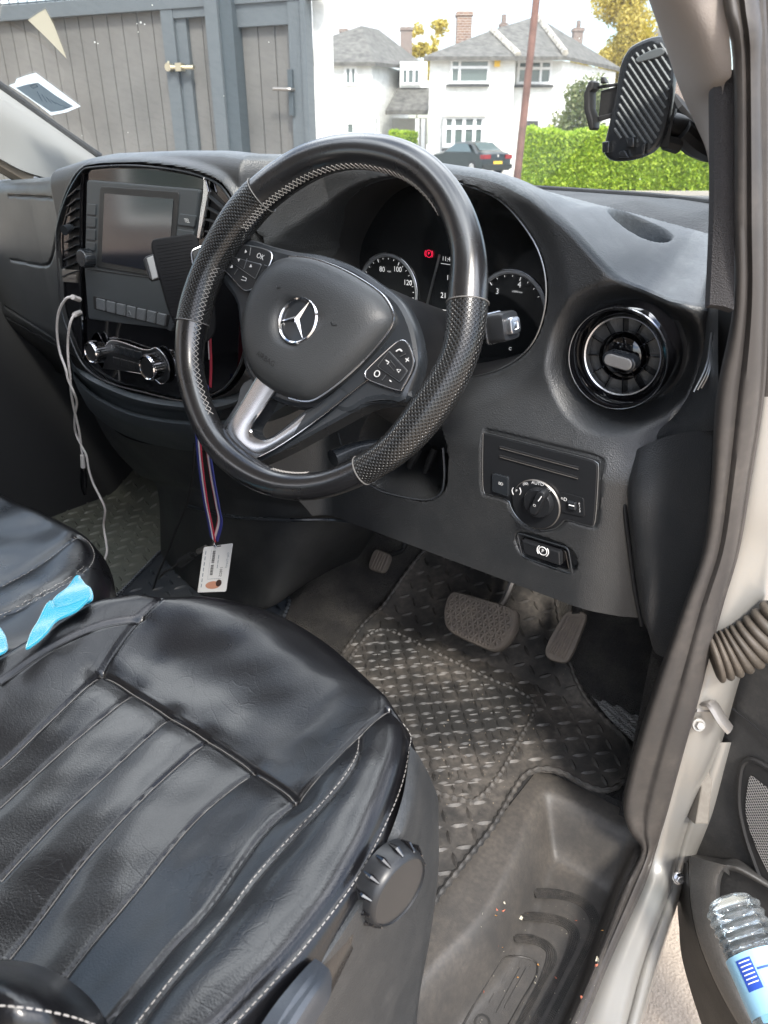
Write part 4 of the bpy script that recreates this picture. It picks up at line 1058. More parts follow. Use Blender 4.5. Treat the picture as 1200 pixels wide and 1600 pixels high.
for i in range(3): cc_[:, i] = np.convolve(np.pad(cc_[:, i], 3, 'wrap'), np.ones(7)/7, 'valid')
rim_c = [Vector(p) for p in cc_]
mb = MB(); mb.tube(rim_c, rim_r, 28, closed=True, up=WN); 
# the tube's up vector must follow the plane normal
wheel = mb.build('steering_wheel', P['wleather'], van)
def kof(px, py): return int(round((atan2(py-494, px-495) % (2*pi))/(2*pi)*NT)) % NT
def seg(k0, k1):
    if k1 < k0: k1 += NT
    return [k % NT for k in range(k0, k1+1)]
for a, b in ((kof(275, 505), kof(400, 278)), (kof(760, 470), kof(565, 745))):
    ks = seg(a, b); pts = [rim_c[k] for k in ks]; rr = [rim_r[k]*1.035+.0004 for k in ks]
    mb = MB(); mb.tube(pts, rr, 40, up=WN); mb.build('perforated_grip', P['perf'], wheel)
    mb = MB()
    for k in (ks[0], ks[-1]):
        t = (rim_c[(k+1) % NT]-rim_c[k-1]).normalized(); mb.tube(circ(rim_c[k], t, rim_r[k]*1.05+.0004, 28), .0007, 5, closed=True)
    mb.build('grip_seam', P['dthread'], wheel)
mb = MB()
def stpt(k, ang):
    i0 = int(k) % NT; c = rim_c[i0].lerp(rim_c[(i0+1) % NT], k-int(k)); r = rim_r[i0]*1.04+.0008
    inn = (WC-c); inn = (inn-WN*inn.dot(WN)).normalized(); return c+(inn*cos(ang)+WN*sin(ang))*r
def xstitch(k0, k1, ang, wdt, n):
    if k1 < k0: k1 += NT
    for ph in (0, 1):
        pts = []
        for i in range(n+1):
            k = k0+(k1-k0)*i/n; s_ = 1 if (i+ph) % 2 else -1
            pts.append(stpt(k % NT, ang+s_*wdt))
        for a, b in zip(pts, pts[1:]): mb.tube([a, b], .00034, 4, cap=False)
for a_ in ((kof(330, 655), kof(352, 425), .42, .20, 30), (kof(400, 375), kof(690, 330), .30, .20, 52), (kof(490, 740), kof(430, 735), .5, .12, 12)):
    mb = MB(); xstitch(*a_); mb.build('cross_stitching', P['thread'], wheel)
mb = MB()   # inner seam lines of the rim
def bodyplate(pts, off, h, b, m, name, back=.012, n=90):
    o = crv([wp(x, y, off) for x, y in pts], n, True); q_ = MB(); q_.slab(o, WN, h, b, back=back); return q_.build(name, m, wheel)
SP_ = [(331, 408), (346, 391), (368, 379), (399, 378), (429, 387), (466, 396), (510, 402), (560, 420), (600, 446), (632, 472), (650, 505), (659, 540), (661, 572), (650, 603), (636, 632), (606, 628), (580, 632), (550, 648), (520, 640), (470, 640), (420, 620), (392, 585), (384, 545), (380, 505), (375, 475), (356, 446)]
bodyplate(SP_, -.022, .010, .006, P['satin'], 'spoke_cover', .01)
LOW = [(398, 590), (372, 633), (349, 668), (338, 688), (342, 701), (362, 714), (384, 724), (402, 724), (450, 702), (520, 664), (580, 634), (640, 628), (636, 600), (560, 560)]
HOLE = [(429, 612), (410, 640), (394, 667), (398, 680), (412, 686), (428, 682), (452, 664), (480, 642), (500, 628), (480, 606)]
mb = MB(); mb.annulus([wp(*q_, -.020) for q_ in LOW], [wp(*q_, -.020) for q_ in HOLE], WN, .006, .003, back=.02, k=80); mb.build('lower_spoke', P['satin'], wheel)
MET = [(398, 592), (373, 634), (351, 668), (341, 687), (345, 698), (364, 708), (384, 717), (398, 716), (440, 694), (500, 652), (545, 616), (520, 590)]
mb = MB(); CS = [((431, 610), (402, 587)), ((411, 640), (375, 632)), ((395, 665), (352, 668)), ((397, 680), (342, 689)), ((411, 687), (354, 705)), ((427, 683), (386, 717)), ((452, 666), (412, 711)), ((480, 643), (452, 688)), ((503, 628), (500, 653)), ((530, 606), (545, 617))]
CSS = CS[:8]
mb.patch([[wp(*a_, -.022), wp(*a_, -.010), wp(a_[0]*.85+b_[0]*.15, a_[1]*.85+b_[1]*.15, -.0078), wp(a_[0]*.5+b_[0]*.5, a_[1]*.5+b_[1]*.5, -.0072), wp(a_[0]*.12+b_[0]*.88, a_[1]*.12+b_[1]*.88, -.0085), wp(*b_, -.011), wp(*b_, -.02)] for a_, b_ in CSS], 30, 70)
mb.build('metal_spoke_trim', P['silver'], wheel)
CSS = CS[7:]; mb = MB()
mb.patch([[wp(*a_, -.022), wp(*a_, -.010), wp(a_[0]*.85+b_[0]*.15, a_[1]*.85+b_[1]*.15, -.0078), wp(a_[0]*.5+b_[0]*.5, a_[1]*.5+b_[1]*.5, -.0072), wp(a_[0]*.12+b_[0]*.88, a_[1]*.12+b_[1]*.88, -.0085), wp(*b_, -.011), wp(*b_, -.02)] for a_, b_ in CSS], 30, 70)
mb.build('dark_spoke_arm', P['satin'], wheel)  # same metal trim, its dark reflection put in as a black colour
mb = MB(); mb.tube(crv([wp(*q_, -.009) for q_ in ((384, 718), (398, 717), (440, 695), (500, 653), (545, 617), (580, 590))], 40), .0007, 6); mb.build('spoke_chrome_line', P['chrome'], wheel)  # thin chrome edge along the lower arm
mb = MB(); mb.tube([WC-WN*.03, WC-WN*.075, WC-WN*.085], [.05, .046, .06], 30); mb.build('wheel_hub', P['matte'], wheel)
# airbag
AB = [(455, 403.5), (493, 406.5), (534, 421), (572, 441.5), (601, 463), (616, 487), (616.5, 507), (598, 535), (569, 567), (530, 602), (498, 624), (478, 628), (450, 621), (422, 607), (400, 586), (386, 548), (385, 510), (391, 475), (408, 440), (430, 415)]
abo = crv([wp(x, y, -.008) for x, y in AB], 96, True)
abc = wp(478, 512, -.008)
mb = MB(); rr_ = [(1, -.012), (1.0, 0), (.985, .006), (.95, .012), (.88, .018), (.78, .0225), (.66, .025), (.52, .0262), (.40, .0262), (.34, .0250), (.30, .0225), (.27, .0205), (.2, .0198), (.1, .0195)]
mb.dome(abo, WN, rr_, center=abc); ab = mb.build('airbag_cover', P['airbag'], wheel, 60)
mb = MB(); mb.tube([p+WN*.004 for p in crv([wp(x, y, -.008) for x, y in AB], 96, True)][:58], .0011, 6); 
mb.build('airbag_trim_line', P['silver'], wheel)
def we(px, py, o): return wp(px, py, o)
ec = wp(466, 501, .016); er = .0255
ex = (wp(500, 501, .016)-wp(430, 501, .016)); 
EU = (wp(489, 464.8, .016)-ec).normalized(); EW = WN.cross(EU)
mb = MB(); lathe(mb, ec, WN, [(er*1.0, -.004), (er*1.02, .001), (er*.96, .0028), (er*.90, .0018), (er*.88, 0)], 64); 
mb.build('emblem_ring', P['chrome'], wheel)
mb = MB(); lathe(mb, ec, WN, [(er*.9, -.001), (er*.6, .0008), (.0001, .0012)], 48)
mb.build('emblem_disc', P['satin'], wheel)
mb = MB()
tips = [wp(489, 464.8, .017), wp(430.6, 503.6, .017), wp(475, 535, .017)]
ctr = wp(463, 498.5, .017)
for i, tp_ in enumerate(tips):
    d = (tp_-ctr).normalized(); sdv = WN.cross(d); tp2 = ctr+d*er*.97
    b1, b2 = ctr+(d*.30+sdv*.55).normalized()*er*.155, ctr+(d*.30-sdv*.55).normalized()*er*.155
    top = ctr+WN*.0032
    mb.add([tp2+WN*.0005, b1, top, b2], [(0, 1, 2), (0, 2, 3)])
    back = ctr
for i in range(3):
    pass
mb.build('emblem_star', P['chrome'], wheel, 10)
mb = MB(); 
tx = wp(421, 563, .0105); txd = (wp(437, 573, .0105)-wp(407, 552, .0105)).normalized(); tyd = WN.cross(txd)
bt = BVHTree.FromPolygons([tuple(v) for v in [ab.matrix_world @ q_.co for q_ in ab.data.vertices]], [tuple(p.vertices) for p in ab.data.polygons])
abv = [q_.co+WL[ab.name] for q_ in ab.data.vertices]; bt = BVHTree.FromPolygons([tuple(v) for v in abv], [tuple(p.vertices) for p in ab.data.polygons])
q_ = MB(); q_.text('AIRBAG', tx, txd, tyd, .0088)
nv = []
for p in q_.v:
    h = bt.ray_cast(p+WN*.03, -WN); nv.append((h[0]+WN*.0006) if h[0] else p)
mb.add(nv, q_.f); mb.build('airbag_lettering', P['hollow'], wheel)
mb = MB()
for a in (((432, 447), (438, 449)), ((517, 503), (527, 507))):
    p, q2 = [cast(bt, *z_) for z_ in a]
    if p and q2: mb.tube(crv([p, (p+q2)/2+WN*.001+(q2-p).cross(WN)*.25, q2], 8), .0006, 5)
mb.build('airbag_dimples', P['btn'], wheel)
P['symb'] = mat('grey_white_print', (.5, .5, .5), .5, rvar=0)
# button pads
LP1 = [(345.6, 410), (364, 391), (377, 385), (394, 385), (420, 392), (426.8, 401), (420.3, 419), (399, 449), (388, 454.6), (379, 451), (360, 430), (347, 417)]
RP1 = [(572.3, 585), (577, 576), (612, 543), (627, 533), (637.7, 536.5), (647, 559), (645.8, 576), (631, 605), (623, 610), (579.3, 594.5)]
for pts, bars, nm in ((LP1, [((352, 402), (412, 441)), ((383, 387), (379, 400)), ((365, 440), (373, 428))], 0), (RP1, [((580, 577), (631, 604)), ((598, 556), (610, 548)), ((632, 560), (620, 553))], 1)):
    o = crv([wp(x, y, -.010) for x, y in pts], 60, True)
    mb = MB(); mb.slab(o, WN, .0025, .001, back=.004); mb.build('button_pad', P['btn'], wheel)
    mb = MB(); mb.tube([p+WN*.002 for p in o], .0007, 6, closed=True); mb.build('button_frame', P['silver'], wheel)
def wfr(pts, r=.002, o=-.0075): return round_poly([wp(x, y, o) for x, y in pts], r)
for pts in ([(360, 401), (410, 414), (400, 436), (362, 410)], [(591, 573), (609, 549), (638, 580), (626, 597)]):
    mb = MB(); mb.slab(wfr(pts), WN, .002, .001); f_ = mb.build('inner_button_block', P['btn'], wheel)
    mb = MB(); mb.tube([p+WN*.0012 for p in wfr(pts)], .00055, 5, closed=True); mb.build('inner_button_frame', P['dsilver'], wheel)
mb = MB()
for a, b in (((392, 387), (390, 399)), ((386, 404), (381, 420)), ((366, 429), (372, 420)), ((413, 414), (420, 416)), ((610, 563), (618, 573)), ((625, 557), (634, 553)), ((597, 594), (603, 586)), ((601, 562), (616, 580))):
    mb.tube([wp(*a, -.0052), wp(*b, -.0052)], .0005, 5)
mb.build('button_gap', P['dsilver'], wheel)
mb = MB()
wx = (wp(412, 405, 0)-wp(400, 400, 0)).normalized(); wy = WN.cross(wx)
if wy.z < 0: wy = -wy
def tri(px, py, rot, s_=.0024):
    c = wp(px, py, -.0050); pts = [c+(wx*cos(rot+k)+wy*sin(rot+k))*s_ for k in (0, 2.2, -2.2)]
    mb.add(pts+[p+WN*.0003 for p in pts], [(3, 4, 5), (0, 1, 4, 3), (1, 2, 5, 4), (2, 0, 3, 5)])
tri(384, 393, 2.2); tri(373, 406, 2.9); tri(362, 417, 3.9); tri(392, 416, -.2)
mb.text('OK', wp(407, 401, -.0050), wx, wy, .0085, lift=.0002)
mb.tube([wp(379, 432, -.005), wp(385, 435, -.005), wp(384, 439, -.005), wp(377, 437, -.005)], .0005, 5)
x2 = (wp(632, 575, 0)-wp(612, 560, 0)).normalized(); y2 = WN.cross(x2)
if y2.z < 0: y2 = -y2
mb.text('+', wp(636, 563, -.005), x2, y2, .011, lift=.0002); mb.text('-', wp(611, 594, -.005), x2, y2, .012, lift=.0002)
mb.tube(crv([wp(619, 549, -.005), wp(624, 546, -.005), wp(628, 549, -.005)], 6), .0009, 6)
mb.tube([wp(603, 563, -.005), wp(608, 566, -.005), wp(605, 569, -.005)], .0007, 5); mb.tube([wp(620, 577, -.005), wp(626, 578, -.005), wp(623, 582, -.005)], .0006, 5, closed=True)
mb.tube(circ(wp(589, 584, -.005), WN, .0032, 14), .0006, 5, closed=True)
mb.build('button_symbols', P['symb'], wheel)
# column shroud, stalks
mb = MB(); c0 = WC-WN*.05; c1 = WC-WN*.24+V(0, 0, .0)
mb.tube([c0, c0.lerp(c1, .15), c0.lerp(c1, .5), c1], [.052, .066, .072, .08], 36, n=24, flat=1.05); mb.build('column_shroud', P['matte'], van)
mb = MB(); k0 = T(772, 512, .80); k1 = T(797, 509, .785); k2 = T(700, 530, .86)
mb.tube([k2, T(740, 520, .82), k0], [.007, .009, .012], 14)
ax = (k1-k0).normalized(); 
u_ = ax.cross(ZV).normalized(); w__ = ax.cross(u_)
o_ = round_poly([k0+(u_*a+w__*b)*.0155 for a, b in ((-1, -1), (1, -1), (1, 1), (-1, 1))], .006)
mb.dome(o_, ax, [(.7, -.006), (.96, -.004), (1, .0), (.98, .018), (.9, .022)]); st = mb.build('wiper_stalk', P['btn'], van)
mb = MB(); o_ = round_poly([k1+ax*.003+(u_*a+w__*b)*.011 for a, b in ((-.8, -.8), (.8, -.8), (.8, .8), (-.8, .8))], .005); mb.dome(o_, ax, [(1, -.004), (1, .003), (.9, .0045), (.5, .0048), (.42, .0038), (.1, .0042)]); mb.build('stalk_button', P['silver'], st)
mb = MB(); mb.tube([p+ax*.0005 for p in round_poly([k0+(u_*a+w__*b)*.0158 for a, b in ((-1, -1), (1, -1), (1, 1), (-1, 1))], .006)], .0009, 6, closed=True); mb.build('stalk_collar_line', P['silver'], st)
mb = MB(); mb.tube([T(620, 690, .95), T(560, 700, .92), T(520, 716, .90)], [.006, .008, .011], 12, n=10); mb.build('cruise_stalk', P['satin'], van)
mb = MB(); mb.tube([PY(*q_, .80) for q_ in ((528, 676), (535, 700), (548, 730), (585, 762), (620, 774), (665, 781), (688, 771), (694, 745), (692, 700))], .0016, 6, n=50); mb.build('column_opening_trim', P['satin'], van)
mb = MB()
for a, b, c in (((640, 730), (655, 700), .87), ((600, 752), (650, 762), .86), ((660, 750), (680, 700), .88)): mb.tube([PY(*a, c), PY(*b, c)], .006, 8)
mb.build('column_brackets', P['matte'], van)

# ------------------------------------------------------------------ seats
def coons(Lc, Rc, Fc, Bc, nu, nv):
    """Lc back->front, Rc back->front, Bc left->right, Fc left->right: lists of Vectors"""
    Lc, Rc, Fc, Bc = crv(Lc, nv), crv(Rc, nv), crv(Fc, nu), crv(Bc, nu)
    G = []
    for j in range(nv):
        v = j/(nv-1); r = []
        for i in range(nu):
            u = i/(nu-1)
            r.append(Lc[j]*(1-u)+Rc[j]*u+Bc[i]*(1-v)+Fc[i]*v-(Bc[0]*(1-u)*(1-v)+Bc[-1]*u*(1-v)+Fc[0]*(1-u)*v+Fc[-1]*u*v))
        G.append(r)
    return G
def seat(name, Lc, Rc, Fc, Bc, hfun, seams, nu, nv, skirt=.14, edge_r=.022, mats=None):
    G = coons(Lc, Rc, Fc, Bc, nu, nv)
    X_ = np.array([[p.x for p in r] for r in G]); Y_ = np.array([[p.y for p in r] for r in G]); Z_ = np.array([[p.z for p in r] for r in G])
    bd = [(p.x, p.y) for p in crv(Lc, 60)] + [(p.x, p.y) for p in crv(Fc, 60)][1:] + [(p.x, p.y) for p in crv(Rc, 60)[::-1]][1:]
    de = sdline(X_, Y_, bd)
    u = np.repeat(np.linspace(0, 1, nu)[None], nv, 0); v = np.repeat(np.linspace(0, 1, nv)[:, None], nu, 1)
    q = np.clip(1-de/edge_r, 0, 1); Z_ = Z_ + hfun(u, v, X_, Y_) - edge_r*.75*(1-np.sqrt(1-q*q*.98))
    base = MB(); base.grid([[V(X_[j, i], Y_[j, i], Z_[j, i]) for i in range(nu)] for j in range(nv)], uv=False)
    bt = bvh_of(base); lines = []
    for pts, dep, wid in seams:
        w3 = [cast(bt, *p) for p in [ (q_.x, q_.y) for q_ in crv([V(a, b, 0) for a, b in pts], 28)]]
        w3 = [p for p in w3 if p is not None]; lines.append(w3)
        if len(w3) > 1:
            d = sdline(X_, Y_, [(p.x, p.y) for p in w3]); Z_ -= dep*np.exp(-(d/wid)**2) + dep*.6*np.exp(-(d/(wid*5.5))**2)
    rows = [[V(X_[j, i], Y_[j, i], Z_[j, i]) for i in range(nu)] for j in range(nv)]
    mb = MB(); mb.grid(rows, uv=False, flip=False)
    loop = [rows[j][0] for j in range(nv)] + rows[-1][1:] + [rows[j][-1] for j in range(nv-1, -1, -1)][1:]
    cx = sum(X_.ravel())/X_.size; cyy = sum(Y_.ravel())/Y_.size; m = len(loop); nrm = []
    for i in range(m):
        t = loop[min(i+3, m-1)]-loop[max(i-3, 0)]; n_ = V(-t.y, t.x, 0)
        nrm.append(n_.normalized())
    rings = [loop]
    for o, dz in ((.004, -.007), (.007, -.018), (.007, -.035), (.004, -.06), (-.004, -skirt)): rings.append([p+n_*o+ZV*dz for p, n_ in zip(loop, nrm)])
    mb.grid(rings, uv=False, flip=True)
    return mb, bt, lines, rings, nrm
def stitches(mb, line, off, gap=.0052, ln=.0034, r=.00034, up=.0012):
    if len(line) < 2: return
    tot = sum((b-a).length for a, b in zip(line, line[1:])); n = int(tot/gap)
    pts = crv(line, max(2, n*2+1))
    for i in range(0, len(pts)-1, 2):
        t = (pts[i+1]-pts[i]).normalized(); s_ = t.cross(ZV).normalized()*off
        mb.tube([pts[i]+s_+ZV*up, pts[i]+t*ln+s_+ZV*up], r, 4)
zE = .955
Lc = [PZ(-160, 1110, zE), PZ(-60, 1052, zE), PZ(0, 1024, zE), PZ(70, 984, zE), PZ(140, 951, zE), PZ(190, 938, zE)]
Fc = [PZ(190, 938, zE), PZ(240, 929, zE-.002), PZ(330, 926, zE-.003), PZ(420, 946, zE-.003), PZ(500, 988, zE-.003), PZ(570, 1046, zE-.002), PZ(614, 1096, zE)]
Rc = [PZ(250, 1720, zE), PZ(345, 1650, zE), PZ(430, 1560, zE), PZ(500, 1470, zE), PZ(562, 1375, zE), PZ(606, 1290, zE), PZ(636, 1200, zE), PZ(640, 1150, zE), PZ(614, 1096, zE)]
Bc = [Lc[0], V(-.62, .02, .93), V(-.45, .0, .925), V(-.33, .05, .94), Rc[0]]
def hf(u, v, X_, Y_):
    side = np.exp(-((u-.07)/.09)**2)+np.exp(-((u-.93)/.09)**2)
    mid = -.022*np.exp(-((u-.5)/.30)**4)*(1-smooth(.72, .95, v))
    fr = .006*np.exp(-((v-.85)/.14)**2)
    wv = .0030*np.sin(Y_*31+X_*12+.4)*(.6+.4*np.sin(X_*40+1))+.0003*np.sin(X_*90-Y_*50)*np.sin(Y_*60+1)
    return .012*side*(1-smooth(.9, 1.0, v)) + mid + fr + wv*(1-smooth(.85, 1, v))
SEAMS = [([(-60, 1235), (0, 1194), (70, 1128), (157, 1046)], .0032, .0026), ([(157, 1046), (210, 970), (251, 932)], .003, .003),
 ([(157, 1046), (262, 1113), (324, 1151), (397, 1200), (464, 1244)], .0036, .0026), ([(464, 1244), (560, 1145), (607, 1104)], .0026, .0022),
 ([(464, 1244), (402, 1308), (327, 1413), (257, 1489), (169, 1594), (110, 1660)], .0036, .0028),
 ([(204, 1081), (105, 1162), (0, 1256), (-60, 1310)], .0026, .0022), ([(265, 1115), (169, 1203), (87, 1279), (0, 1372)], .0026, .0022),
 ([(324, 1151), (233, 1232), (134, 1337), (58, 1437), (12, 1495)], .0026, .0022), ([(397, 1200), (303, 1279), (210, 1390), (146, 1466), (96, 1530)], .0026, .0022),
 ([(566, 1145), (560, 1180), (525, 1232), (408, 1361), (350, 1437), (280, 1518), (216, 1600), (170, 1660)], .0026, .0022),
 ([(609, 1106), (629, 1118), (635, 1157), (617, 1236), (560, 1352), (496, 1440), (420, 1528), (350, 1600), (310, 1640)], .0025, .0022),
 ([(0, 1064), (76, 1012), (152, 977), (222, 962)], .003, .0025)]
mb, bt, lines, rings, nrm = seat('x', Lc, Rc, Fc, Bc, hf, SEAMS, 320, 360)
ds = mb.build('driver_seat', P['leather'], van, 60)
bt2 = bvh_of(mb)
def onto(line): 
    o = []
    for p in line:
        h = bt2.ray_cast(p+ZV*.05, -ZV); o.append(h[0] if h[0] else p)
    return o
mb = MB()
for k in (9, 10, 11):
    ln = onto(lines[k])
    for off in ((-.003, .003) if k == 10 else (.003,) if k == 9 else (-.003,)):
        mb = MB(); stitches(mb, ln, off, up=.0006); mb.build('seat_stitching', P['thread'], ds)
mb = MB()
for k in range(9): mb.tube([p-ZV*.0006 for p in onto(lines[k])], .0006, 6, n=60)
mb.build('seat_seam', P['dthread'] if False else P['matte'], ds)
mb = MB()
for k in (5, 6, 7, 8, 0, 2, 3): mb.tube([p+ZV*.0011+V(.0014, -.0005, 0) for p in onto(lines[k])], .00042, 4, n=60)
mb.build('seam_edge', P['dthread'], ds)
# piping down the side
# ---- seat side plastic
mb = MB()
mb.patch([[PX(641, 1165, -.292), PX(628, 1250, -.262), PX(590, 1345, -.250), PX(520, 1452, -.240), PX(420, 1580, -.236), PX(330, 1690, -.234)],
          [PX(655, 1182, -.285), PX(645, 1260, -.256), PX(606, 1350, -.242), PX(540, 1460, -.232), PX(450, 1590, -.228), PX(370, 1700, -.226)],
          [PX(672, 1215, -.285), PX(664, 1290, -.262), PX(640, 1380, -.248), PX(590, 1500, -.238), PX(520, 1620, -.232), PX(440, 1730, -.230)],
          [PX(684, 1245, -.290), PX(682, 1330, -.272), PX(668, 1420, -.258), PX(640, 1540, -.248), PX(600, 1650, -.242), PX(530, 1760, -.24)],
          [PX(684, 1262, -.300), PX(685, 1360, -.282), PX(674, 1450, -.268), PX(655, 1560, -.26), PX(640, 1700, -.256), PX(600, 1800, -.25)],
          [PX(676, 1280, -.36), PX(680, 1380, -.34), PX(668, 1480, -.33), PX(640, 1600, -.33), PX(615, 1740, -.32), PX(580, 1850, -.3)]], 50, 50)
P['seatpl'] = mat('seat_side_plastic', (.026, .028, .030), .42, grain=620, gstr=.6, dust=.12)
mb.build('seat_side_cover', P['seatpl'], ds, 60)
kn = V(1, -.12, .05).normalized(); kc4 = PX(631, 1398, -.219)
mb = MB(); 
lathe(mb, kc4-kn*.024, kn, [(.0315, 0), (.032, .006), (.031, .016), (.0288, .020), (.0272, .021), (.0268, .0197), (.0001, .0197)], 56)
sk = mb.build('seat_knob', P['btn'], ds)
mb = MB(); uu = kn.cross(ZV).normalized(); ww = kn.cross(uu)
for j in range(14):
    a = 2*pi*j/14; d = uu*cos(a)+ww*sin(a); mb.tube([kc4-kn*.021+d*.032, kc4-kn*.013+d*.0328, kc4-kn*.006+d*.0305], [.001, .0026, .001], 8)
mb.build('knob_ridge', P['gloss'], ds)
mb = MB(); mb.patch([[PX(502, 1506, -.226), PX(480, 1530, -.215), PX(440, 1580, -.212), PX(400, 1640, -.212)], [PX(514, 1514, -.222), PX(500, 1545, -.205), PX(465, 1600, -.2), PX(430, 1660, -.2)], [PX(519, 1530, -.226), PX(514, 1562, -.214), PX(490, 1604, -.21), PX(460, 1670, -.21)]], 24, 16, thick=.006, tdir=V(-1, 0, 0))
P['lever'] = mat('blue_grey_lever_plastic', (.040, .047, .058), .4, grain=600, gstr=.3)
mb.build('recline_lever', P['lever'], ds)
mb = MB(); mb.box(V(-.50, .2, .70), V(.17, 0, 0), V(0, .2, 0), V(0, 0, .11)); mb.build('seat_base', P['matte'], ds)
# backrest bolster
mb = MB(); mb.patch([[T(-120, 1480, .50), T(0, 1497, .46), T(60, 1508, .45), T(110, 1533, .45), T(152, 1572, .45), T(185, 1630, .45)],
   [T(-120, 1490, .43), T(0, 1515, .40), T(55, 1530, .40), T(98, 1556, .40), T(135, 1595, .41), T(165, 1650, .43)],
   [T(-120, 1540, .39), T(0, 1565, .37), T(50, 1578, .37), T(90, 1600, .375), T(120, 1640, .39), T(140, 1690, .42)],
   [T(-120, 1640, .38), T(0, 1660, .37), T(40, 1670, .37), T(70, 1690, .38), T(90, 1720, .40), T(100, 1760, .43)]], 40, 30)
mb.build('backrest_bolster', P['leather'], ds, 60)
mb = MB(); 
for off in (0, ): stitches(mb, crv([T(-40, 1570, .368), T(0, 1571, .366), T(50, 1576, .366), T(110, 1588, .371), T(160, 1606, .385)], 20), 0, gap=.0045, ln=.003, r=.0004, up=0)
mb.build('bolster_stitching', P['thread'], ds)
def backrest(name, x0, x1, y0, z0, z1, par):
    n = V(0, 1, -.16).normalized(); upv = V(0, -.16, 1).normalized(); c = V((x0+x1)/2, y0, (z0+z1)/2); hw, hh = (x1-x0)/2, (z1-z0)/2
    o = round_poly([c+V(a*hw, 0, 0)+upv*b*hh-n*.06 for a, b in ((-1, -1), (1, -1), (1, 1), (-1, 1))], .09, 8)
    q = MB(); q.dome(o, n, [(.92, -.05), (1, -.02), (1.0, .06), (.96, .085), (.85, .09), (.78, .075), (.3, .07)]); return q.build(name, P['leather'], par, 60)
backrest('backrest', -.76, -.29, -.10, .88, 1.58, ds)
# ---- passenger seat
zP = .945
Lp = [V(-1.74, -.1, zP), V(-1.74, .2, zP), V(-1.70, .44, zP)]
Fp = [V(-1.70, .44, zP), PZ(-60, 730, zP), PZ(0, 757, zP), PZ(60, 789, zP), PZ(110, 818, zP), PZ(138, 836, zP)]
Rp = [V(-.87, -.1, zP), V(-.87, .1, zP), PZ(110, 1030, zP), PZ(148, 965, zP), PZ(165, 905, zP), PZ(158, 862, zP), PZ(138, 836, zP)]
Bp = [Lp[0], V(-1.3, -.12, zP), Rp[0]]
def hp_(u, v, X_, Y_): return .006*np.exp(-((u-.93)/.09)**2)-.01*np.exp(-((u-.5)/.3)**4)+.002*np.sin(X_*40)*np.sin(Y_*31)
PSE = [([(0, 914), (60, 880), (117, 836)], .0026, .0022), ([(119, 834), (136, 848), (141, 872), (118, 898), (60, 930), (0, 962)], .003, .0025)]
mb, bt, lines, rings, nrm = seat('y', Lp, Rp, Fp, Bp, hp_, PSE, 120, 110, skirt=.2)
ps = mb.build('passenger_seat', P['leather'], van, 60); bt2 = bvh_of(mb)
mb = MB(); stitches(mb, onto(lines[0]), .004, up=.0008)
for o in (-.004, .004): stitches(mb, onto(lines[1]), o, up=.0008)
mb.build('seat_stitching', P['thread'], ps)
mb = MB(); mb.box(V(-1.32, .18, .66), V(.36, 0, 0), V(0, .2, 0), V(0, 0, .10)); mb.build('seat_base', P['matte'], ps)

backrest('backrest', -1.74, -.90, -.22, .88, 1.36, ps)
# ------------------------------------------------------------------ floor, mats, pedals
def ffl(x, y): return .545 + (.62*(max(0, y-1.02)) if True else 0)
xs_ = np.linspace(-1.78, -.20, 170); ys_ = np.linspace(-.9, 1.5, 220); X_, Y_ = np.meshgrid(xs_, ys_)
Z_ = .545+.62*np.maximum(0, Y_-1.02)+.004*np.sin(X_*37)*np.sin(Y_*29)+.09*np.exp(-((X_+.93)/.09)**2)*smooth(.85, 1.0, Y_)
def gfl(x, y): return .545+.62*max(0, y-1.02)+.09*math.exp(-((x+.93)/.09)**2)*ssf(.85, 1.0, y)
Z_ = Z_ - .2*smooth(-.352, -.342, X_)*smooth(.86, .85, Y_)
gridobj('cabin_floor', X_, Y_, Z_, [P['carpet']], van)
mb = MB(); mb.box(V(-.20, 1.10, .75), V(.012, 0, 0), V(0, .25, 0), V(0, 0, .23)); mb.build('footwell_side', P['carpet'], van)
def fillmesh(ol2, spacing, fz, mb, mi=0, jit=0):
    xs2 = [p[0] for p in ol2]; ys2 = [p[1] for p in ol2]; pts = [Vector((p[0], p[1])) for p in ol2]; n0 = len(pts)
    gx = np.arange(min(xs2), max(xs2), spacing); gy = np.arange(min(ys2), max(ys2), spacing); A, B = np.meshgrid(gx, gy)
    s_ = sdpoly(A, B, ol2); sel = s_ < -spacing*.4
    pts += [Vector((a, b)) for a, b in zip(A[sel], B[sel])]
    r = geometry.delaunay_2d_cdt(pts, [], [list(range(n0))], 1, 1e-6)
    mb.add([V(p.x, p.y, fz(p.x, p.y)) for p in r[0]], [tuple(f) for f in r[2]], mi)
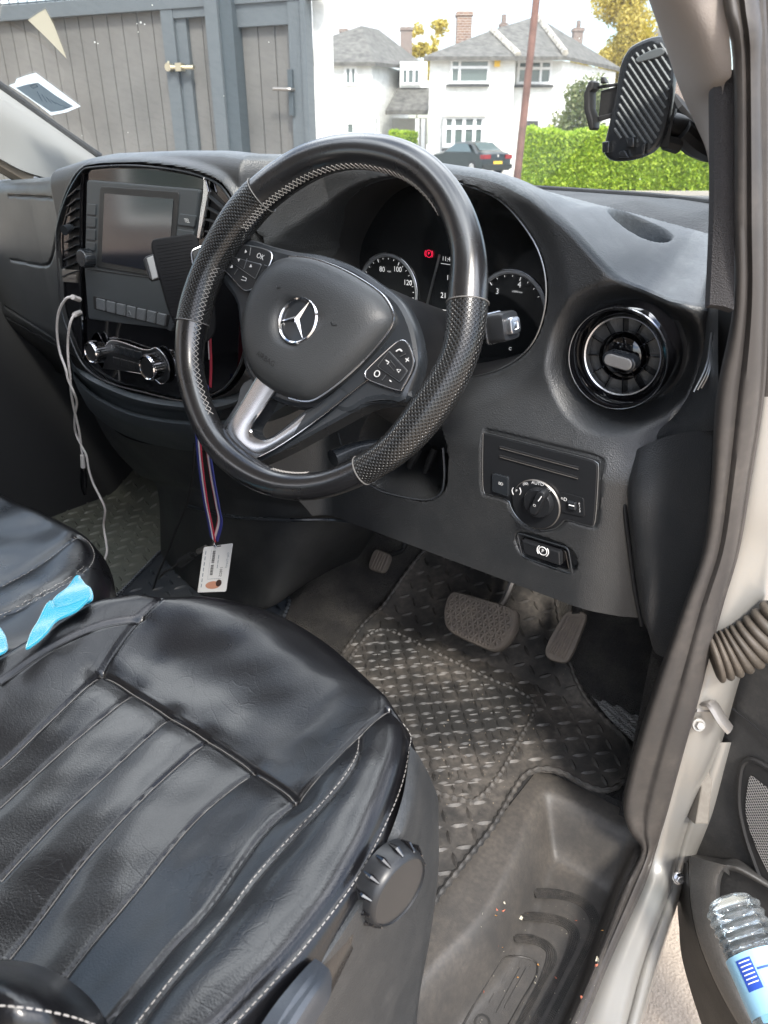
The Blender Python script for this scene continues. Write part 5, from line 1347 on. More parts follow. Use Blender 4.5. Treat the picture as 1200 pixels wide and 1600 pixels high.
def rubbermat(name, px, lift, m, label, pitch=.03, size=(.0105, .0026, .0016), bdark=P['mat'], order=0, edge=.0042, extra=None, lift_f=None, rot=0, region=None):
    fz = lambda x, y: gfl(x, y)+lift
    ol3 = crv([hit(a, b, fz) for a, b in px], 120, True); ol2 = [(p.x, p.y) for p in ol3]
    mb = MB(); fillmesh(ol2, .02, fz, mb)
    skirt = [V(p.x, p.y, fz(p.x, p.y)) for p in ol3]; mb.grid([skirt, [p-ZV*.007 for p in skirt]], closed=True, uv=False)
    xs2 = [p[0] for p in ol2]; ys2 = [p[1] for p in ol2]
    gx = np.arange(min(xs2), max(xs2), pitch); gy = np.arange(min(ys2), max(ys2), pitch)
    A, B = np.meshgrid(gx, gy); s_ = sdpoly(A, B, ol2)
    for j in range(A.shape[0]):
        for i in range(A.shape[1]):
            if s_[j, i] > -.012: continue
            x, y = A[j, i], B[j, i]; a = rot+(pi/4 if (i+j) % 2 else -pi/4)
            c = V(x, y, fz(x, y)); nz_ = V(0, -.62, 1).normalized() if y > 1.02 else ZV
            d = V(cos(a), sin(a), 0); d = (d-nz_*d.dot(nz_)).normalized(); s2 = nz_.cross(d); L_, W_, H_ = size
            v = [c+d*L_, c+d*L_*.4+s2*W_, c-d*L_*.4+s2*W_, c-d*L_, c-d*L_*.4-s2*W_, c+d*L_*.4-s2*W_, c+d*L_*.55+nz_*H_, c-d*L_*.55+nz_*H_]
            mb.add(v, [(0, 1, 6), (1, 2, 7, 6), (2, 3, 7), (3, 4, 7), (4, 5, 6, 7), (5, 0, 6)])
    o = mb.build(name, m, None, 25); tag(o, label, 'floor mat', 'rubber floor mats')
    mb = MB(); pp = crv(skirt, 700, True)
    mb.tube([p+ZV*.001 for p in pp], [edge*(1+.28*sin(i*1.35)) for i in range(700)], 7, closed=True); mb.build('braided_edge', m, o)
    return o, fz
DM = [(664, 860), (618, 920), (575, 968), (545, 1008), (500, 1080), (470, 1180), (520, 1520), (600, 1560), (665, 1430), (720, 1355), (769, 1293), (800, 1240), (820, 1212), (844, 1202), (876, 1206), (919, 1229), (956, 1234), (982, 1208), (981, 1164), (947, 1127), (912, 1086), (893, 1045), (880, 1000), (868, 930), (860, 880), (770, 840), (700, 835)]
dm, fzd = rubbermat('floor_mat', DM, .010, P['mat'], 'dusty black diamond-plate rubber mat with heel pad under the pedals', pitch=.0265, size=(.0135, .0036, .0034))
mb = MB(); hp2 = [(592, 985), (560, 1010), (520, 1090), (540, 1180), (600, 1215), (660, 1232), (720, 1250), (745, 1250), (778, 1215), (815, 1150), (832, 1117), (826, 1090), (741, 1050), (667, 1013), (625, 992)]
pp = crv([hit(a, b, lambda x, y: fzd(x, y)+.001) for a, b in hp2], 420, True)
mb.tube(pp, [.0046*(1+.28*sin(i*1.4)) for i in range(420)], 7, closed=True)
mb.build('heel_pad_border', P['mat'], dm)
mb = MB(); ol2 = [(p.x, p.y) for p in pp[::4]]; gx = np.arange(min(p[0] for p in ol2), max(p[0] for p in ol2), .0185); gy = np.arange(min(p[1] for p in ol2), max(p[1] for p in ol2), .0185)
fillmesh(ol2, .03, lambda x, y: fzd(x, y)+.002, mb)
A, B = np.meshgrid(gx, gy); s_ = sdpoly(A, B, ol2)
for j in range(A.shape[0]):
    for i in range(A.shape[1]):
        if s_[j, i] > -.008: continue
        x, y = A[j, i], B[j, i]; a = pi/4 if (i+j) % 2 else -pi/4; c = V(x, y, fzd(x, y)+.002); d = V(cos(a), sin(a), 0); s2 = ZV.cross(d)
        mb.add([c+d*.0098, c+s2*.0031, c-d*.0098, c-s2*.0031, c+d*.004+ZV*.0032, c-d*.004+ZV*.0032], [(0, 1, 4), (1, 5, 4), (1, 2, 5), (2, 3, 5), (3, 4, 5), (3, 0, 4)])
mb.build('heel_pad', P['mat'], dm, 25)
rubbermat('floor_mat', [(40, 790), (60, 760), (130, 735), (200, 722), (246, 752), (256, 830), (262, 852), (225, 890), (200, 925), (150, 940), (60, 930), (20, 850)], .010, P['mat2'], 'greenish diamond-plate rubber mat in the passenger footwell behind the white cable', pitch=.030, rot=.5, size=(.015, .0042, .004))
rubbermat('floor_mat', [(262, 856), (300, 868), (360, 900), (440, 928), (445, 960), (380, 1020), (250, 1040), (150, 960), (190, 925), (228, 886)], .020, mat('dark_blue_rubber_mat', (.030, .035, .042), .38, dust=.15), 'dark blue-grey rubber mat under the black cable below the name card', pitch=.034, rot=.4, size=(.015, .0038, .0032))
# ribbed grey carpet beside the accelerator
mb = MB(); rc_ = [(893, 985), (930, 985), (1000, 1085), (1010, 1160), (985, 1165), (947, 1125), (912, 1080), (890, 1030)]
ol3 = crv([hit(a, b, lambda x, y: .549) for a, b in rc_], 60, True); ol2 = [(p.x, p.y) for p in ol3]
sx_ = lambda x, y: .560+.0015*sin((x*.5+y)*420)
fillmesh(ol2, .0035, sx_, mb); mb.build('carpet_patch', P['ribcarpet'], van, 60)
# pedals
bn = V(0, -.78, .62).normalized(); b0 = T(750, 970, 1.36)
def bpx(px, py, o=0): return PL(px, py, b0+bn*o, bn)
BP = [(716, 926), (760, 938), (800, 951), (806.5, 962), (803, 985), (792, 1004), (775, 1016), (755, 1012), (706, 988), (695, 965), (699, 938), (706, 927)]
o_ = crv([bpx(*q_, -.006) for q_ in BP], 48, True); mb = MB(); mb.dome(o_, bn, [(.95, -.026), (1.02, -.018), (1.02, -.002), (1.0, .003), (.965, .006)])
bp = mb.build('brake_pedal', P['pedal'], van)
mb = MB(); bu = bn.cross(V(1, 0, 0)).normalized(); bx = V(1, 0, 0); ctr = sum(o_, V(0, 0, 0))/len(o_)
ol2 = [((p-ctr).dot(bx)*.90, (p-ctr).dot(bu)*.90) for p in o_]
def clipline(p, d, poly):
    ts = []
    for (ax_, ay_), (bx_, by_) in zip(poly, poly[1:]+poly[:1]):
        ex_, ey_ = bx_-ax_, by_-ay_; den = d[0]*ey_-d[1]*ex_
        if abs(den) < 1e-12: continue
        t = ((ax_-p[0])*ey_-(ay_-p[1])*ex_)/den; s2 = ((ax_-p[0])*d[1]-(ay_-p[1])*d[0])/den
        if 0 <= s2 < 1: ts.append(t)
    return sorted(ts)
for ang in (0, 60, 120):
    d = (cos(radians(ang)), sin(radians(ang))); n_ = (-d[1], d[0])
    for k in range(-8, 9):
        p = (n_[0]*k*.0105, n_[1]*k*.0105); ts = clipline(p, d, ol2)
        if len(ts) >= 2:
            a, b = [ctr+bn*.0062+bx*(p[0]+d[0]*t)+bu*(p[1]+d[1]*t) for t in (ts[0], ts[-1])]; mb.tube([a, b], .0026, 6)
mb.build('pedal_tread', P['pedal'], bp)
mb = MB(); mb.tube([b0-bn*.01, T(782, 948, 1.40), T(796, 922, 1.42), T(806, 895, 1.43), T(820, 850, 1.43)], .0075, 8, n=20); mb.build('pedal_arm', P['steel'], bp)
an = V(.1, -.80, .60).normalized(); a0 = T(880, 1000, 1.27)
AP = [(884, 958), (900, 955), (916, 962), (906, 995), (893, 1025), (882, 1036), (858, 1030), (852, 1015), (866, 985)]
o_ = crv([PL(a, b, a0, an) for a, b in AP], 40, True); mb = MB(); mb.dome(o_, an, [(1, -.008), (1, .0), (.96, .003)]); ap = mb.build('accelerator_pedal', P['pedal'], van)
mb = MB()
lt, lb_, rt, rb = [PL(a, b, a0+an*.003, an) for a, b in ((887, 962), (857, 1018), (911, 966), (882, 1030))]
for i in range(7):
    t = (i+.5)/7; mb.tube([lt.lerp(rt, t)+an*.0015, lb_.lerp(rb, t)+an*.0015], .0026, 6)
mb.build('pedal_ribs', P['pedal'], ap)
mb = MB(); mb.tube([PL(900, 962, a0, an), T(903, 940, 1.3), T(907, 900, 1.32)], .009, 8); mb.build('pedal_arm', P['matte'], ap)
pn = V(.1, -.8, .6).normalized(); p0_ = T(592, 877, 1.55)
o_ = round_poly([PL(a, b, p0_, pn) for a, b in ((586, 856), (612, 867), (600, 897), (574, 889))], .014); mb = MB(); mb.dome(o_, pn, [(1, -.01), (1, 0), (.93, .004)]); fp = mb.build('parking_brake_pedal', P['pedal'], van)
mb = MB()
for i in range(5):
    t = (i+.7)/5.4; a = V(0, 0, 0); q1 = PL(588+22*t, 861+8*t, p0_+pn*.004, pn); q2 = PL(577+22*t, 886+8*t, p0_+pn*.004, pn); mb.tube([q1, q2], .0025, 6)
mb.build('pedal_ribs', P['pedal'], fp)
mb = MB(); mb.tube([T(602, 868, 1.58), T(628, 860, 1.62), T(637, 840, 1.62)], .006, 8, n=10); mb.build('pedal_arm', P['matte'], fp)
mb = MB(); mb.patch([[V(-1.75, 1.30, .55), V(-1.2, 1.35, .6), V(-.7, 1.38, .7), V(-.22, 1.3, .7)], [V(-1.75, 1.34, .9), V(-1.2, 1.38, .95), V(-.7, 1.40, .95), V(-.22, 1.33, .95)], [V(-1.75, 1.34, 1.3), V(-1.2, 1.38, 1.3), V(-.7, 1.40, 1.3), V(-.22, 1.33, 1.3)]], 20, 20); mb.build('bulkhead_trim', P['matte'], van)
# ------------------------------------------------------------------ step, sill, seals, pillars
so2 = [PZ(a, b, .53) for a, b in ((700, 2100), (780, 1880), (880, 1620), (930, 1504), (972, 1376), (1000, 1310), (1030, 1240))]
STP = [(852, 1240), (905, 1262), (995, 1310), (1100, 1350), (1100, 1500), (1000, 1800), (500, 1900), (638, 1564), (765, 1414), (838, 1255)]
st2 = [(p.x, p.y) for p in crv([PZ(a, b, .53) for a, b in STP], 120, True)]
def fstep(X_, Y_):
    s_ = sdpoly(X_, Y_, st2); so_ = X_ - np.interp(Y_, [p.y for p in so2], [p.x for p in so2])
    z = .533 - .080*smooth(.002, -.046, s_)*smooth(.0, -.016, so_)
    return z + .002*np.sin(X_*50)*np.sin(Y_*20)*smooth(0, -.05, s_)
xs_ = np.linspace(-.352, -.148, 110); ys_ = np.linspace(-.5, .93, 420); X_, Y_ = np.meshgrid(xs_, ys_); Z_ = fstep(X_, Y_)
# outer edge follows the sill line
sl = [PZ(a, b, .533) for a, b in ((1012, 1328), (985, 1390), (945, 1494), (900, 1600), (850, 1720), (760, 1900))]
slx = np.interp(ys_, [p.y for p in sl][::-1], [p.x for p in sl][::-1])
X2 = -.352 + (X_+.352)*((slx[:, None]+.352)/(.204)); Z_ = fstep(X2, Y_)
for _k in range(10): Z_[1:-1, 1:-1] = (Z_[1:-1, 1:-1]*2+Z_[:-2, 1:-1]+Z_[2:, 1:-1]+Z_[1:-1, :-2]+Z_[1:-1, 2:])/6
stp = gridobj('entry_step', X2, Y_, Z_, [P['step']], van)
def onstep(px, py, o=0):
    p = PZ(px, py, .43)
    for _ in range(6): p = PZ(px, py, float(fstep(np.array([[p.x]]), np.array([[p.y]]))[0, 0])+o)
    return p
P['tread'] = mat('step_tread', (.024, .023, .022), .5, dust=.35, dustcol=(.22, .19, .16), dscale=30)
mb = MB()
for pts, wd in (([(835, 1396), (875, 1398), (908, 1409), (926, 1428), (929, 1452), (913, 1488), (885, 1542), (850, 1612), (820, 1670)], .0080), ([(815, 1432), (850, 1434), (882, 1442), (897, 1458), (893, 1482), (868, 1536), (835, 1600), (800, 1670)], .0074), ([(803, 1466), (835, 1469), (857, 1481), (862, 1498), (850, 1528), (818, 1590), (785, 1655)], .0068)):
    c = crv([onstep(a, b, .001) for a, b in pts], 60); ws = []
    for i in range(60): t = (c[min(i+1, 59)]-c[max(i-1, 0)]).normalized(); ws.append(ZV.cross(t)*wd*(1-.42*ssf(.30, .50, i/60)))
    mb.ribbon(c, ws, th=.0012)
    for k in (-.6, -.2, .2, .6):
        for i in range(59):
            for q_ in (.0, .5):
                p = c[i].lerp(c[i+1], q_)+ws[i]*k; mb.cyl(p, ZV, .0011, .0022, 5, r2=.0006)
mb.build('step_tread', P['tread'], stp)
mb = MB(); c = [onstep(a, b, .001) for a, b in ((718, 1612), (755, 1545), (782, 1502), (792, 1495), (808, 1494), (825, 1497), (838, 1504), (840, 1515), (836, 1530), (815, 1566), (785, 1620))]
mb.tube(c, .0013, 6, n=60)
for a, b in (((798, 1508), (784, 1534)), ((812, 1512), (775, 1582)), ((822, 1512), (788, 1574)), ((772, 1552), (764, 1566))): mb.tube([onstep(*a, .0006), onstep(*b, .0006)], .0005, 5)
mb.build('step_moulding', P['tread'], stp)
mb = MB(); xd = (onstep(755, 1560)-onstep(785, 1610)).normalized(); 
mb.text('VITO', onstep(742, 1622, .0012), (onstep(766, 1585)-onstep(730, 1650)).normalized(), ZV.cross((onstep(766, 1585)-onstep(730, 1650)).normalized()), .03); mb.build('step_lettering', P['tread'], stp)
# door seal
SEAL = [(1127, 1187, -60, .545), (1127, 1187, 0, .55), (1138, 1192, 50, .555), (1145, 1192, 110, .57), (1146, 1193, 340, .61), (1145, 1193, 480, .645), (1119, 1187, 620, .69), (1110, 1166, 760, .735), (1097, 1150, 860, .77), (1066, 1124, 950, .80), (1030, 1096, 1053, .845), (996, 1066, 1160, .91), (974, 1040, 1255, .985), (982, 1030, 1298, 1.01), (1002, 1019, 1330, 1.035), (976, 1001, 1382, 1.01), (933, 952, 1490, .935), (886, 906, 1600, .865), (830, 855, 1720, .79)]
rows = []
for i, (a, b, y, t) in enumerate(SEAL):
    dy = 30 if 10 <= i <= 12 else (14 if i > 12 else 0)
    rows.append([T(a, y-dy*.2, t+.05), T(a+(b-a)*.04, y, t+.004), T(a+(b-a)*.3, y, t-.006), T(a+(b-a)*.5, y+dy*.3, t-.001), T(a+(b-a)*.62, y+dy*.4, t-.007), T(a+(b-a)*.88, y+dy*.6, t-.004), T(b, y+dy*.7, t+.006), T(b+1, y+dy*.7, t+.04)])
mb = MB(); mb.patch(rows, 40, 120); mb.build('door_seal', P['rubber'], van, 60)
mb = MB()
PT = [(1188, 1230, -60, .56), (1188, 1230, 0, .56), (1192, 1235, 300, .61), (1192, 1235, 480, .65), (1187, 1235, 620, .70), (1165, 1225, 780, .75), (1149, 1215, 860, .785), (1123, 1185, 960, .82), (1094, 1150, 1060, .865), (1064, 1118, 1170, .93), (1040, 1083, 1258, .99), (1018, 1060, 1340, 1.04), (999, 1042, 1395, 1.015), (951, 1005, 1500, .94), (905, 975, 1608, .87), (850, 930, 1730, .79)]
PT0 = PT[:5]; PT = PT[4:]
rows = [[T(a-3, y, t+.01), T(a+(b-a)*.25, y, t+.004), T(a+(b-a)*.6, y, t+.004), T(a+(b-a)*.85, y, t+.008), T(b, y, t+.02)] for a, b, y, t in PT0]
mb.patch(rows, 12, 40); mb.build('upper_frame_trim', P['rubber'], van, 60); mb = MB()
rows = [[T(a-3, y, t+.01), T(a+(b-a)*.25, y, t+.004), T(a+(b-a)*.6, y, t+.004), T(a+(b-a)*.85, y, t+.008), T(b, y, t+.02), T(b+6, y+2, t+.05)] for a, b, y, t in PT]
mb.patch(rows, 30, 110); mb.build('painted_door_frame', P['paint'], van, 60)
mb = MB()
P2 = [(1118, 1150, 1160, .97), (1080, 1120, 1265, 1.02), (1056, 1086, 1340, 1.06), (1040, 1062, 1395, 1.06), (1003, 1030, 1495, .975), (972, 998, 1608, .90), (925, 955, 1730, .82)]
rows = [[T(a-4, y, t+.01), T(a+(b-a)*.3, y, t-.006), T(a+(b-a)*.7, y, t-.006), T(b, y, t+.012), T(b+3, y, t+.07)] for a, b, y, t in P2]
mb.patch(rows, 24, 60); mb.build('outer_sill', P['paint'], van, 60)
mb = MB(); mb.tube([T(a+(b-a)*.5, y-4, t+.004) for a, b, y, t in ((1186, 1188, 0, .552), (1192, 1193, 120, .57), (1193, 1194, 340, .612), (1192, 1194, 480, .65), (1186, 1188, 620, .695), (1165, 1167, 760, .742), (1148, 1151, 860, .778), (1122, 1125, 950, .81), (1094, 1097, 1056, .855), (1064, 1067, 1166, .92), (1038, 1041, 1262, .99), (1017, 1021, 1336, 1.04), (999, 1002, 1390, 1.015), (950, 953, 1496, .94), (904, 907, 1606, .87))], .0042, 8, n=120)
mb.build('seal_lip', P['rubber'], van)
# pillar fabric
Lf = [(1006, -30, .60), (1015, 0, .61), (1036, 60, .645), (1063, 140, .70), (1087, 195, .76), (1104, 240, .82), (1113, 300, .92), (1114, 322, .95)]
Rf = [(1128, -30, .552), (1129, 0, .556), (1139, 50, .562), (1143, 115, .575), (1130, 140, .59), (1125, 240, .61), (1125, 300, .63), (1125, 322, .635)]
rows = []
for (a, b, t), (c, d, u) in zip(Lf, Rf):
    m1 = (a*.75+c*.25, b*.75+d*.25, t*.55+u*.45-.012); m2 = (a*.4+c*.6, b*.4+d*.6, t*.25+u*.75-.014)
    rows.append([T(a+3, b, t+.05), T(a, b, t), T(*m1), T(*m2), T(c, d, u)])
mb = MB(); mb.patch(rows, 30, 60); mb.build('pillar_fabric', P['fabric'], van, 60)
P['pad'] = mat('woven_dark_trim', (.040, .038, .040), .8, grain=900, gstr=.8, rvar=0, gdist=.001)
o_ = [(1116, 150), (1117, 135), (1126, 119), (1146, 109)] + [(1148, 340), (1148, 484)] + [(1136, 482), (1111, 476), (1114, 400), (1115.5, 340)]
tt = lambda y: .60 + (.65-.60)*(y-110)/370
mb = MB(); 
rows = [[T(1116+2.5*0, 133, .597), T(1130, 114, .592), T(1147, 108, .588)], [T(1115.5, 150, .598), T(1130, 150, .592), T(1148, 150, .590)], [T(1116, 240, .612), T(1130, 240, .606), T(1148, 240, .604)], [T(1115, 340, .628), T(1130, 340, .622), T(1148, 340, .62)], [T(1109, 476, .652), T(1128, 478, .648), T(1147, 484, .645)]]
mb.patch(rows, 16, 60, thick=.01, tdir=FV); 
for y in range(0): pass
mb.build('pillar_trim_panel', P['pad'], van)
P['ltgrey'] = mat('light_grey_pillar_plastic', (.34, .335, .32), .6, dust=.08, rvar=.03)
# windscreen
cols = np.linspace(-1.74, -.262, 15)
def ybase(x): return float(np.interp(x, [-1.75, -1.5, -1.0, -.68, -.45, -.28, -.2], [1.18, 1.30, 1.40, 1.36, 1.28, 1.16, 1.08]))-.01
ws_ = MB(); rows = []
for k in range(9):
    f = k/8*.8; rows.append([V(x, ybase(x)-1.24*f+.10*sin(pi*f)*.4, 1.368+.583*f) for x in cols])
G = ws_.patch(rows, 60, 30); 
P['glass'] = glassmat('windscreen_glass', (.93, .96, .95), dirt_haze=.08)  # pale film mixes dirt with painted reflection haze
wso = ws_.build('windscreen', P['glass'], van); wbt = bvh_of(ws_)
mb = MB(); mb.tube([V(x, ybase(x)-.008, 1.3725) for x in np.linspace(-1.74, -.25, 30)], .0055, 8); mb.build('windscreen_rubber', P['matte'], van)
# roof, header, far side, bulkhead
P['liner'] = mat('grey_roof_lining', (.28, .27, .26), .9, rvar=0)
mb = MB(); mb.patch([[V(x, ybase(x)-1.24*.8+.02, 1.835) for x in np.linspace(-1.76, -.26, 6)], [V(x, .15, 1.93) for x in np.linspace(-1.78, -.2, 6)], [V(x, -.1, 1.98) for x in np.linspace(-1.80, -.14, 6)], [V(x, -2.65, 1.99) for x in np.linspace(-1.80, -.14, 6)]], 12, 30, thick=.02, tdir=ZV); mb.build('roof', P['liner'], van)
for x_ in (-.55, -1.38):
    mb = MB(); mb.slab(round_poly([V(x_-.22, .38, 1.80), V(x_+.22, .38, 1.80), V(x_+.22, .20, 1.86), V(x_-.22, .20, 1.86)], .03), V(0, -.3, -1), .018, .006); mb.build('added_sun_visor', P['liner'], van)  # out-of-view visors added to darken reflections on the seat
P['bodyin'] = mat('grey_inner_panel', (.025, .025, .026), .7, rvar=0)
mb = MB(); mb.box(V(-.97, -2.6, 1.2), V(.83, 0, 0), V(0, .015, 0), V(0, 0, .8)); mb.build('rear_partition', P['bodyin'], van)
mb = MB(); mb.box(V(-1.80, -.7, .80), V(.02, 0, 0), V(0, 1.95, 0), V(0, 0, .43)); mb.box(V(-1.80, -.60, 1.6), V(.02, 0, 0), V(0, .06, 0), V(0, 0, .42)); mb.box(V(-1.80, .2, 1.965), V(.02, 0, 0), V(0, .8, 0), V(0, 0, .03)); mb.build('passenger_door_panel', P['bodyin'], van)
mb = MB(); mb.box(V(-.18, -1.0, 1.25), V(.03, 0, 0), V(0, .4, 0), V(0, 0, .73)); mb.build('rear_pillar', P['paint'], van)
mb = MB(); mb.add([V(-1.80, -.55, 1.24), V(-1.80, .98, 1.24), V(-1.80, .95, 1.50), V(-1.80, .3, 1.93), V(-1.80, -.55, 1.93)], [(0, 1, 2, 3, 4)]); mb.build('side_window', glassmat('side_glass', (.9, .94, .92)), van)
mb = MB(); mb.patch([[V(-1.86, y_, .55), V(-1.84, y_, z_-.18), V(-1.72, y_+.02, z_-.02), V(-.97, y_+.10, z_+.01), V(-.26, y_+.02, z_-.02), V(-.10, y_, z_-.18), V(-.08, y_, .55)] for y_, z_ in ((1.05, 1.22), (1.30, 1.28), (1.6, 1.27), (1.95, 1.18), (2.15, 1.02), (2.22, .7))], 50, 24, thick=.01, tdir=V(0, 0, -1)); mb.build('bonnet', P['paint'], van)
mb = MB(); mb.tube([T(1108, -45, .60), V(-.225, .42, 1.74), V(-.24, .28, 1.86)], [.036, .042, .045], 14, n=14, flat=.8); mb.build('upper_pillar_trim', P['fabric'], van)
mb = MB(); mb.tube([T(1165, -62, .565), V(-.165, .42, 1.76), V(-.17, .2, 1.92), V(-.17, -.3, 1.96), V(-.17, -1.2, 1.96)], [.022, .022, .022, .022, .022], 12, n=40); mb.build('upper_door_seal', P['rubber'], van)
mb = MB(); mb.tube([PX(-100, 130, -1.71), V(-1.73, .50, 1.74), V(-1.73, .28, 1.86)], [.05, .045, .045], 14, n=14, flat=.8); mb.build('upper_pillar_trim', P['ltgrey'], van)
# far pillar
mb = MB(); mb.patch([[PX(-90, 75, -1.70), PX(0, 139, -1.70), PX(75, 192, -1.705), PX(152, 247, -1.71)], [PX(-90, 120, -1.69), PX(0, 180, -1.69), PX(70, 222, -1.695), PX(140, 262, -1.705)], [PX(-90, 200, -1.70), PX(0, 248, -1.70), PX(45, 270, -1.70), PX(120, 290, -1.72)]], 24, 16, thick=.03, tdir=V(-1, 0, 0)); mb.build('far_pillar_trim', P['ltgrey'], van)
mb = MB(); mb.tube([PX(-90, 72, -1.705), PX(0, 133, -1.705), PX(75, 188, -1.71), PX(156, 244, -1.715)], .008, 8, n=30); mb.build('glass_edge', P['matte'], van)
P['tan'] = mat('tan_door_trim', (.26, .21, .16), .6)
mb = MB(); mb.tube([PX(-60, 218, -1.73), PX(0, 252, -1.73), PX(44, 278, -1.73)], .022, 10); mb.build('far_door_top', P['tan'], van)
mb = MB(); c = PZ(108, 273, 1.372); mb.dome(circ(c, ZV, .05, 28), ZV, [(1, -.004), (.95, .005), (.6, .010), (.1, .011)]); mb.build('tweeter_cover', P['ltgrey'], van)

P['bellow2'] = mat('dull_beige_primer', (.13, .115, .095), .6, dust=.4)
# ------------------------------------------------------------------ hinge area and the open door
HT = .93
mb = MB(); 
mb.patch([[T(1120, 1000, .90), T(1180, 1000, .93), T(1260, 1000, .98)], [T(1100, 1090, .93), T(1150, 1090, .97), T(1260, 1090, 1.0)], [T(1075, 1200, 1.0), T(1120, 1200, 1.03), T(1240, 1200, 1.05)], [T(1050, 1300, 1.06), T(1090, 1300, 1.10), T(1200, 1300, 1.12)], [T(1040, 1400, 1.10), T(1062, 1410, 1.14), T(1120, 1420, 1.16)]], 16, 24); mb.build('hinge_pillar', P['paint'], van)
mb = MB(); mb.patch([[T(1112, 1150, .99), T(1124, 1150, .985), T(1132, 1152, .99)], [T(1107, 1170, 1.0), T(1118, 1172, .99), T(1128, 1175, 1.0)], [T(1112, 1200, 1.01), T(1120, 1198, 1.0), T(1124, 1196, 1.01)]], 8, 8); mb.build('hinge_gap', P['hollow'], van)
mb = MB(); o_ = [T(*q_, .965) for q_ in ((1095, 1175), (1113, 1200), (1112, 1210), (1128, 1212), (1120, 1300), (1098, 1300), (1108, 1240), (1088, 1228))]
mb.slab([p+FV*.03 for p in o_], -FV, .006, .002, back=.02); mb.build('door_hinge', P['bellow2'], van)
for q_ in ((1117, 1058), (1091, 1132), (1060, 1372)):
    mb = MB(); c = T(*q_, .90 if q_[1] < 1300 else 1.03); mb.cyl(c, -FV, .0085, .003, 20, bev=.001); mb.cyl(c-FV*.003, -FV, .0055, .005, 6, bev=.001); mb.build('bolt', P['silver'] if q_[1] > 1300 else P['paint'], van)
mb = MB(); mb.slab([T(*q_, .90) for q_ in ((1095, 1075), (1127, 1070), (1124, 1112), (1086, 1112))], -FV, .004, .001, back=.01); mb.build('check_strap_plate', P['steel'], van)
mb = MB(); mb.tube([T(1098, 1098, .895), T(1112, 1100, .885), T(1128, 1125, .88), T(1140, 1140, .88)], [.007, .009, .009, .008], 8, n=10, flat=.5); mb.build('check_strap', P['steel'], van)
mb = MB(); 
ax0, ax1 = T(1112, 1030, .835), T(1235, 960, .80)
n_ = 66; pts = [ax0.lerp(ax1, i/(n_-1))+V(0, 0, -.012*sin(pi*i/(n_-1))) for i in range(n_)]
mb.tube(pts, [.020+.0045*(abs(sin(i*pi/7.))**.6) for i in range(n_)], 24, flat=1.25); mb.build('cable_gaiter', P['bellow'], van)
# door
DP0 = V(-.10, .86, 0); DN = V(-.34, -.94, 0).normalized()
def dr(px, py, o=0): return PL(px, py, DP0+DN*o, DN)
P['door'] = mat('door_trim_plastic', (.030, .030, .031), .5, grain=520, gstr=.5, dust=.15)
P['doorlt'] = mat('door_pocket_plastic', (.050, .049, .048), .48, grain=480, gstr=.6, dust=.12)
mb = MB(); DL = [(1230, 945), (1200, 981), (1152, 1037), (1144, 1070), (1142, 1103), (1114, 1187), (1086, 1309), (1064, 1368), (1062, 1440), (1080, 1520), (1110, 1620), (1130, 1700)]
rows = [[dr(x-2, y, -.03), dr(x, y, -.004), dr(x+10, y+2, .003), dr(x+60, y+8, .004), dr(x+160, y+20, .006), dr(1420, y+60, .006)] for x, y in DL]
mb.patch(rows, 40, 80); 
rows2 = [[r[-1] for r in rows], [p+V(0, .05, 0) for p in [r[-1] for r in rows]]]
door = mb.build('driver_door', P['door'], van, 50)
P['doorout'] = P['paint']
mb = MB(); mb.patch([[dr(x+4, y, -.045) for x, y in DL], [dr(1420, y+60, -.045) for x, y in DL]], 40, 3, thick=.01, tdir=-DN); mb.build('door_outer_skin', P['paint'], door)
mb = MB(); SH = [(1075, 1346, 1066, 1350), (1076, 1375, 1063, 1376), (1079, 1417, 1061, 1431), (1090, 1468, 1064, 1488), (1110, 1521, 1078, 1544), (1132, 1566, 1096, 1600), (1156, 1606, 1112, 1650), (1190, 1670, 1140, 1720)]
rows = [[dr(c, d, .0), dr(c*.65+a*.35, d*.65+b*.35, .035), dr(a*.8+c*.2, b*.8+d*.2, .066), dr(a, b, .076)] for a, b, c, d in SH]
mb.patch(rows, 20, 50); mb.build('pocket_shell', P['door'], door, 60)
BD = [(1078, 1338, 1136, 1352), (1077, 1352, 1128, 1359), (1077, 1375, 1121, 1378), (1080, 1417, 1120, 1417), (1091, 1468, 1126, 1465), (1111, 1521.5, 1143, 1522), (1133, 1566.5, 1162, 1566), (1156, 1606, 1183, 1604), (1190, 1670, 1212, 1665)]
rows = [[dr(a, b, .074), dr(a+2, b, .080), dr(a*.5+c*.5, b*.5+d*.5, .083), dr(c-2, d, .080), dr(c, d, .074), dr(c+3, d+1, .04), dr(c+5, d+1, .008)] for a, b, c, d in BD]
mb.patch(rows, 40, 60); mb.build('pocket_rim', P['doorlt'], door, 60)
mb = MB(); mb.patch([[dr(1082, 1334, .004), dr(1130, 1342, .004), dr(1160, 1346, .004), dr(1260, 1420, .004)], [dr(1077, 1342, .05), dr(1115, 1350, .05), dr(1136, 1352, .05), dr(1150, 1362, .02)], [dr(1077, 1350, .078), dr(1100, 1352, .080), dr(1125, 1358, .078), dr(1140, 1368, .02)]], 20, 12); mb.build('pocket_top', P['doorlt'], door, 60)
